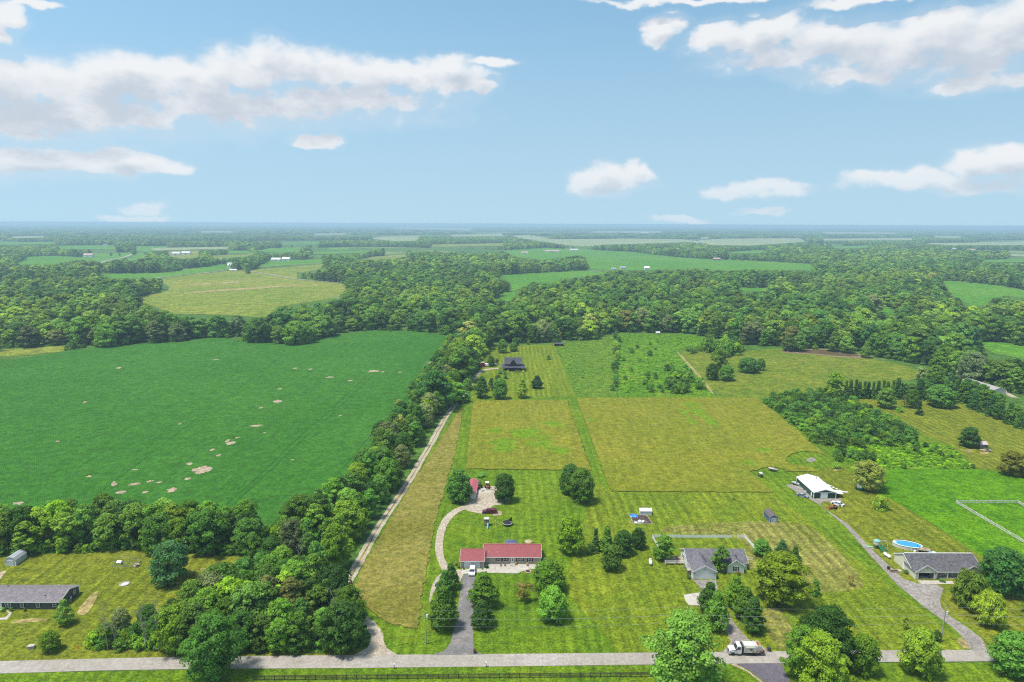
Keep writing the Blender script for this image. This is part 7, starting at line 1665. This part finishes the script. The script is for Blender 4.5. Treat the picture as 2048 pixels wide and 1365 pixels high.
# ================================================================== FENCES, POLES, WIRES
def fence(name, P, Q, label, cat, post, rail, zs, sp, hp, ps=0.07, rs=(0.03, 0.07), cross=False, pick=None):
    P = Vector(P); Q = Vector(Q); d = (Q-P); L = d.length; n = max(1, round(L/sp)); t = empty(name, P, math.atan2(d.y, d.x), label, cat)
    pm = MB().box(-ps, ps, -ps, ps, 0, hp); s = L/n; first = None; fr = {}
    for i in range(n+1):
        if first is None: first = pm.build('post', post, t)
        else:
            c = first.copy(); link(c, t); c.location = (i*s, 0, 0)
    for i in range(n):
        for z in zs:
            if z not in fr: fr[z] = MB().box(ps+0.004, s-ps-0.004, -rs[0], rs[0], z-rs[1], z+rs[1]).build('rail', rail, t)
            else:
                c = fr[z].copy(); link(c, t); c.location = (i*s, 0, 0)
        if cross:
            for k, (a, b) in enumerate(((zs[0], zs[-1]), (zs[-1], zs[0]))):
                if ('x', k) not in fr: fr[('x', k)] = MB().tube((ps, -rs[0]*1.5 if k else rs[0]*1.5, a), (s-ps, -rs[0]*1.5 if k else rs[0]*1.5, b), 0.06, n=4).build('brace', rail, t)
                else:
                    c = fr[('x', k)].copy(); link(c, t); c.location = (i*s, 0, 0)
        if pick:
            if 'p' not in fr:
                mb = MB(); k = int(s/pick)
                for j in range(k): mb.box(ps+0.03+j*(s-2*ps)/k, ps+0.03+j*(s-2*ps)/k+pick*0.86, -0.052, -0.032, 0.10, hp-0.12)
                o_ = mb.build('pickets', rail, t); o_['kind'] = 'stuff'; fr['p'] = o_
            else:
                c = fr['p'].copy(); link(c, t); c.location = (i*s, 0, 0)
    return t
VIN = plain('white_vinyl', (0.80,0.80,0.79), 0.4, var=0.03); DKW = plain('dark_fence_wood', (0.075,0.055,0.040), 0.9, var=0.3)
a, b = gp(1305.5, 1076), gp(1463, 1076); b.y = a.y
fence('picket_fence', a, b, 'white vinyl fence closing the back of the white house yard', 'fence', VIN, VIN, (0.25, 1.0), 2.4, 1.25, 0.07, pick=0.19)
fence('picket_fence', gp(1475, 1076), gp(1489, 1076), 'short white vinyl fence panel right of the yard gate gap', 'fence', VIN, VIN, (0.25, 1.0), 2.4, 1.25, 0.07, pick=0.19)
fence('picket_fence', gp(1489.5, 1076.5), gp(1520, 1110), 'white vinyl fence running down the right side of the white house yard', 'fence', VIN, VIN, (0.25, 1.0), 2.4, 1.25, 0.07, pick=0.19)
fence('picket_fence', gp(1305, 1077), gp(1317, 1097), 'white vinyl fence running down the left side of the white house yard', 'fence', VIN, VIN, (0.25, 1.0), 2.4, 1.25, 0.07, pick=0.19)
fence('picket_fence', gp(1493, 1121), gp(1504, 1121), 'short white fence at the right wall of the white house', 'fence', VIN, VIN, (0.25, 1.0), 2.4, 1.1, 0.07)
a, b = gp(508, 1361.5), gp(1342, 1354)
fence('rail_fence', a, b, 'dark wooden rail fence along the near side of the road', 'fence', DKW, DKW, (0.28, 0.62, 0.96, 1.22), 2.45, 1.32, 0.08, (0.025, 0.065))
GW = plain('grey_white_wood', (0.66,0.62,0.57), 0.9, var=0.2)
c0 = gp(1912, 1007.5); c1 = gp(2036, 1007.5); c2 = gp(2075, 1030); c3 = gp(2062, 1096)
for (p, q, lab) in ((c0, c1, 'weathered cross-braced paddock fence along the far side of the vivid pasture'), (c1, c2, 'short cross-braced fence at the far corner of the paddock'), (c0, c3, 'long cross-braced paddock fence slanting across the vivid pasture')):
    fence('paddock_fence', p, q, lab, 'fence', GW, GW, (0.35, 1.2), 2.6, 1.4, 0.09, (0.035, 0.08), cross=True)
def pole(P, H_, label, lean=(0, 0), guys=None):
    t = empty('utility_pole', P, 0, label, 'utility pole'); GP_ = plain('pole_wood', (0.36,0.33,0.30), 0.9, var=0.15)
    top = Vector((lean[0], lean[1], H_)); MB().tube((0, 0, -0.2), top, 0.19, 0.13, 10).build('pole', GP_, t)
    tr = MB().lathe([(0.03, H_-1.75), (0.26, H_-1.72), (0.27, H_-0.98), (0.20, H_-0.9), (0.03, H_-0.88)], 12, cx=0.45+lean[0]*.85, cy=-0.05).build('transformer', plain('transformer_grey', (0.66,0.67,0.68), 0.4), t, smooth=False)
    for dx in (0.36, 0.54): MB().tube((dx+lean[0]*.85, -0.05, H_-0.88), (dx+lean[0]*.85, -0.05, H_-0.62), 0.035, n=6).build('bushing', BLACKP, tr)
    MB().tube((0.1+lean[0]*.85, 0, H_-1.3), (0.25+lean[0]*.85, 0, H_-1.3), 0.06, n=6).build('bracket', STEEL, t)
    MB().tube((lean[0], 0, H_), (lean[0], 0, H_+0.28), 0.045, n=6).build('insulator', WHITE, t)
    MB().tube((lean[0]-0.12, 0, H_-0.55), (lean[0]-0.55, 0, H_-0.75), 0.035, n=6).build('fuse_arm', STEEL, t)
    MB().tube((lean[0]*.8-0.55, 0, H_-1.25), (lean[0]*.8-0.55, 0, H_-0.75), 0.045, n=6).build('fuse', WHITE, t)
    for g_ in guys or ():
        e = Vector(g_)-Vector(P); st = Vector((lean[0], lean[1], H_-0.4)); MB().tube(e, st, 0.012, n=4).build('guy_wire', STEEL, t)
        MB().tube(e, e.lerp(st, 0.20), 0.055, n=6).build('guy_guard', plain('guard_yellow', (0.62,0.50,0.05), 0.5), t)
    return Vector(P)+top
T1 = pole(gp(852, 1289), 9.4, 'grey utility pole with transformer and yellow guy guards beside the asphalt drive', guys=(gp(802, 1288), gp(807, 1288.5)))
T2 = pole(gp(1372, 1283), 9.7, 'utility pole with transformer half hidden behind the great spreading tree')
T3 = pole(gp(1881.5, 1283), 9.6, 'leaning utility pole with transformer beside the long gravel drive', lean=(0.35, 0))
T4 = T3+Vector((67, 0.6, 0)); T0 = T1-Vector((2, 0, 0))
WIRE = plain('bare_wire', (0.42,0.43,0.42), 0.5, metal=0.3)
for z_, nm in ((0.28, 'top'), (-2.0, 'middle'), (-4.2, 'lowest')):
    for (A_, B_, w_) in ((T1, T2, 'between the drive pole and the hidden pole'), (T2, T3, 'between the hidden pole and the leaning pole'), (T3, T4, 'running on from the leaning pole')):
        mb = MB(); pts = [A_.lerp(B_, k/16)+Vector((0, 0, z_-4*0.75*(k/16)*(1-k/16))) for k in range(17)]
        for k in range(16): mb.tube(pts[k], pts[k+1], 0.017 if nm != 'middle' else 0.026, n=4, cap=False)
        tag(mb.build('power_line', WIRE), f'{nm} overhead wire {w_}', 'wire', None)
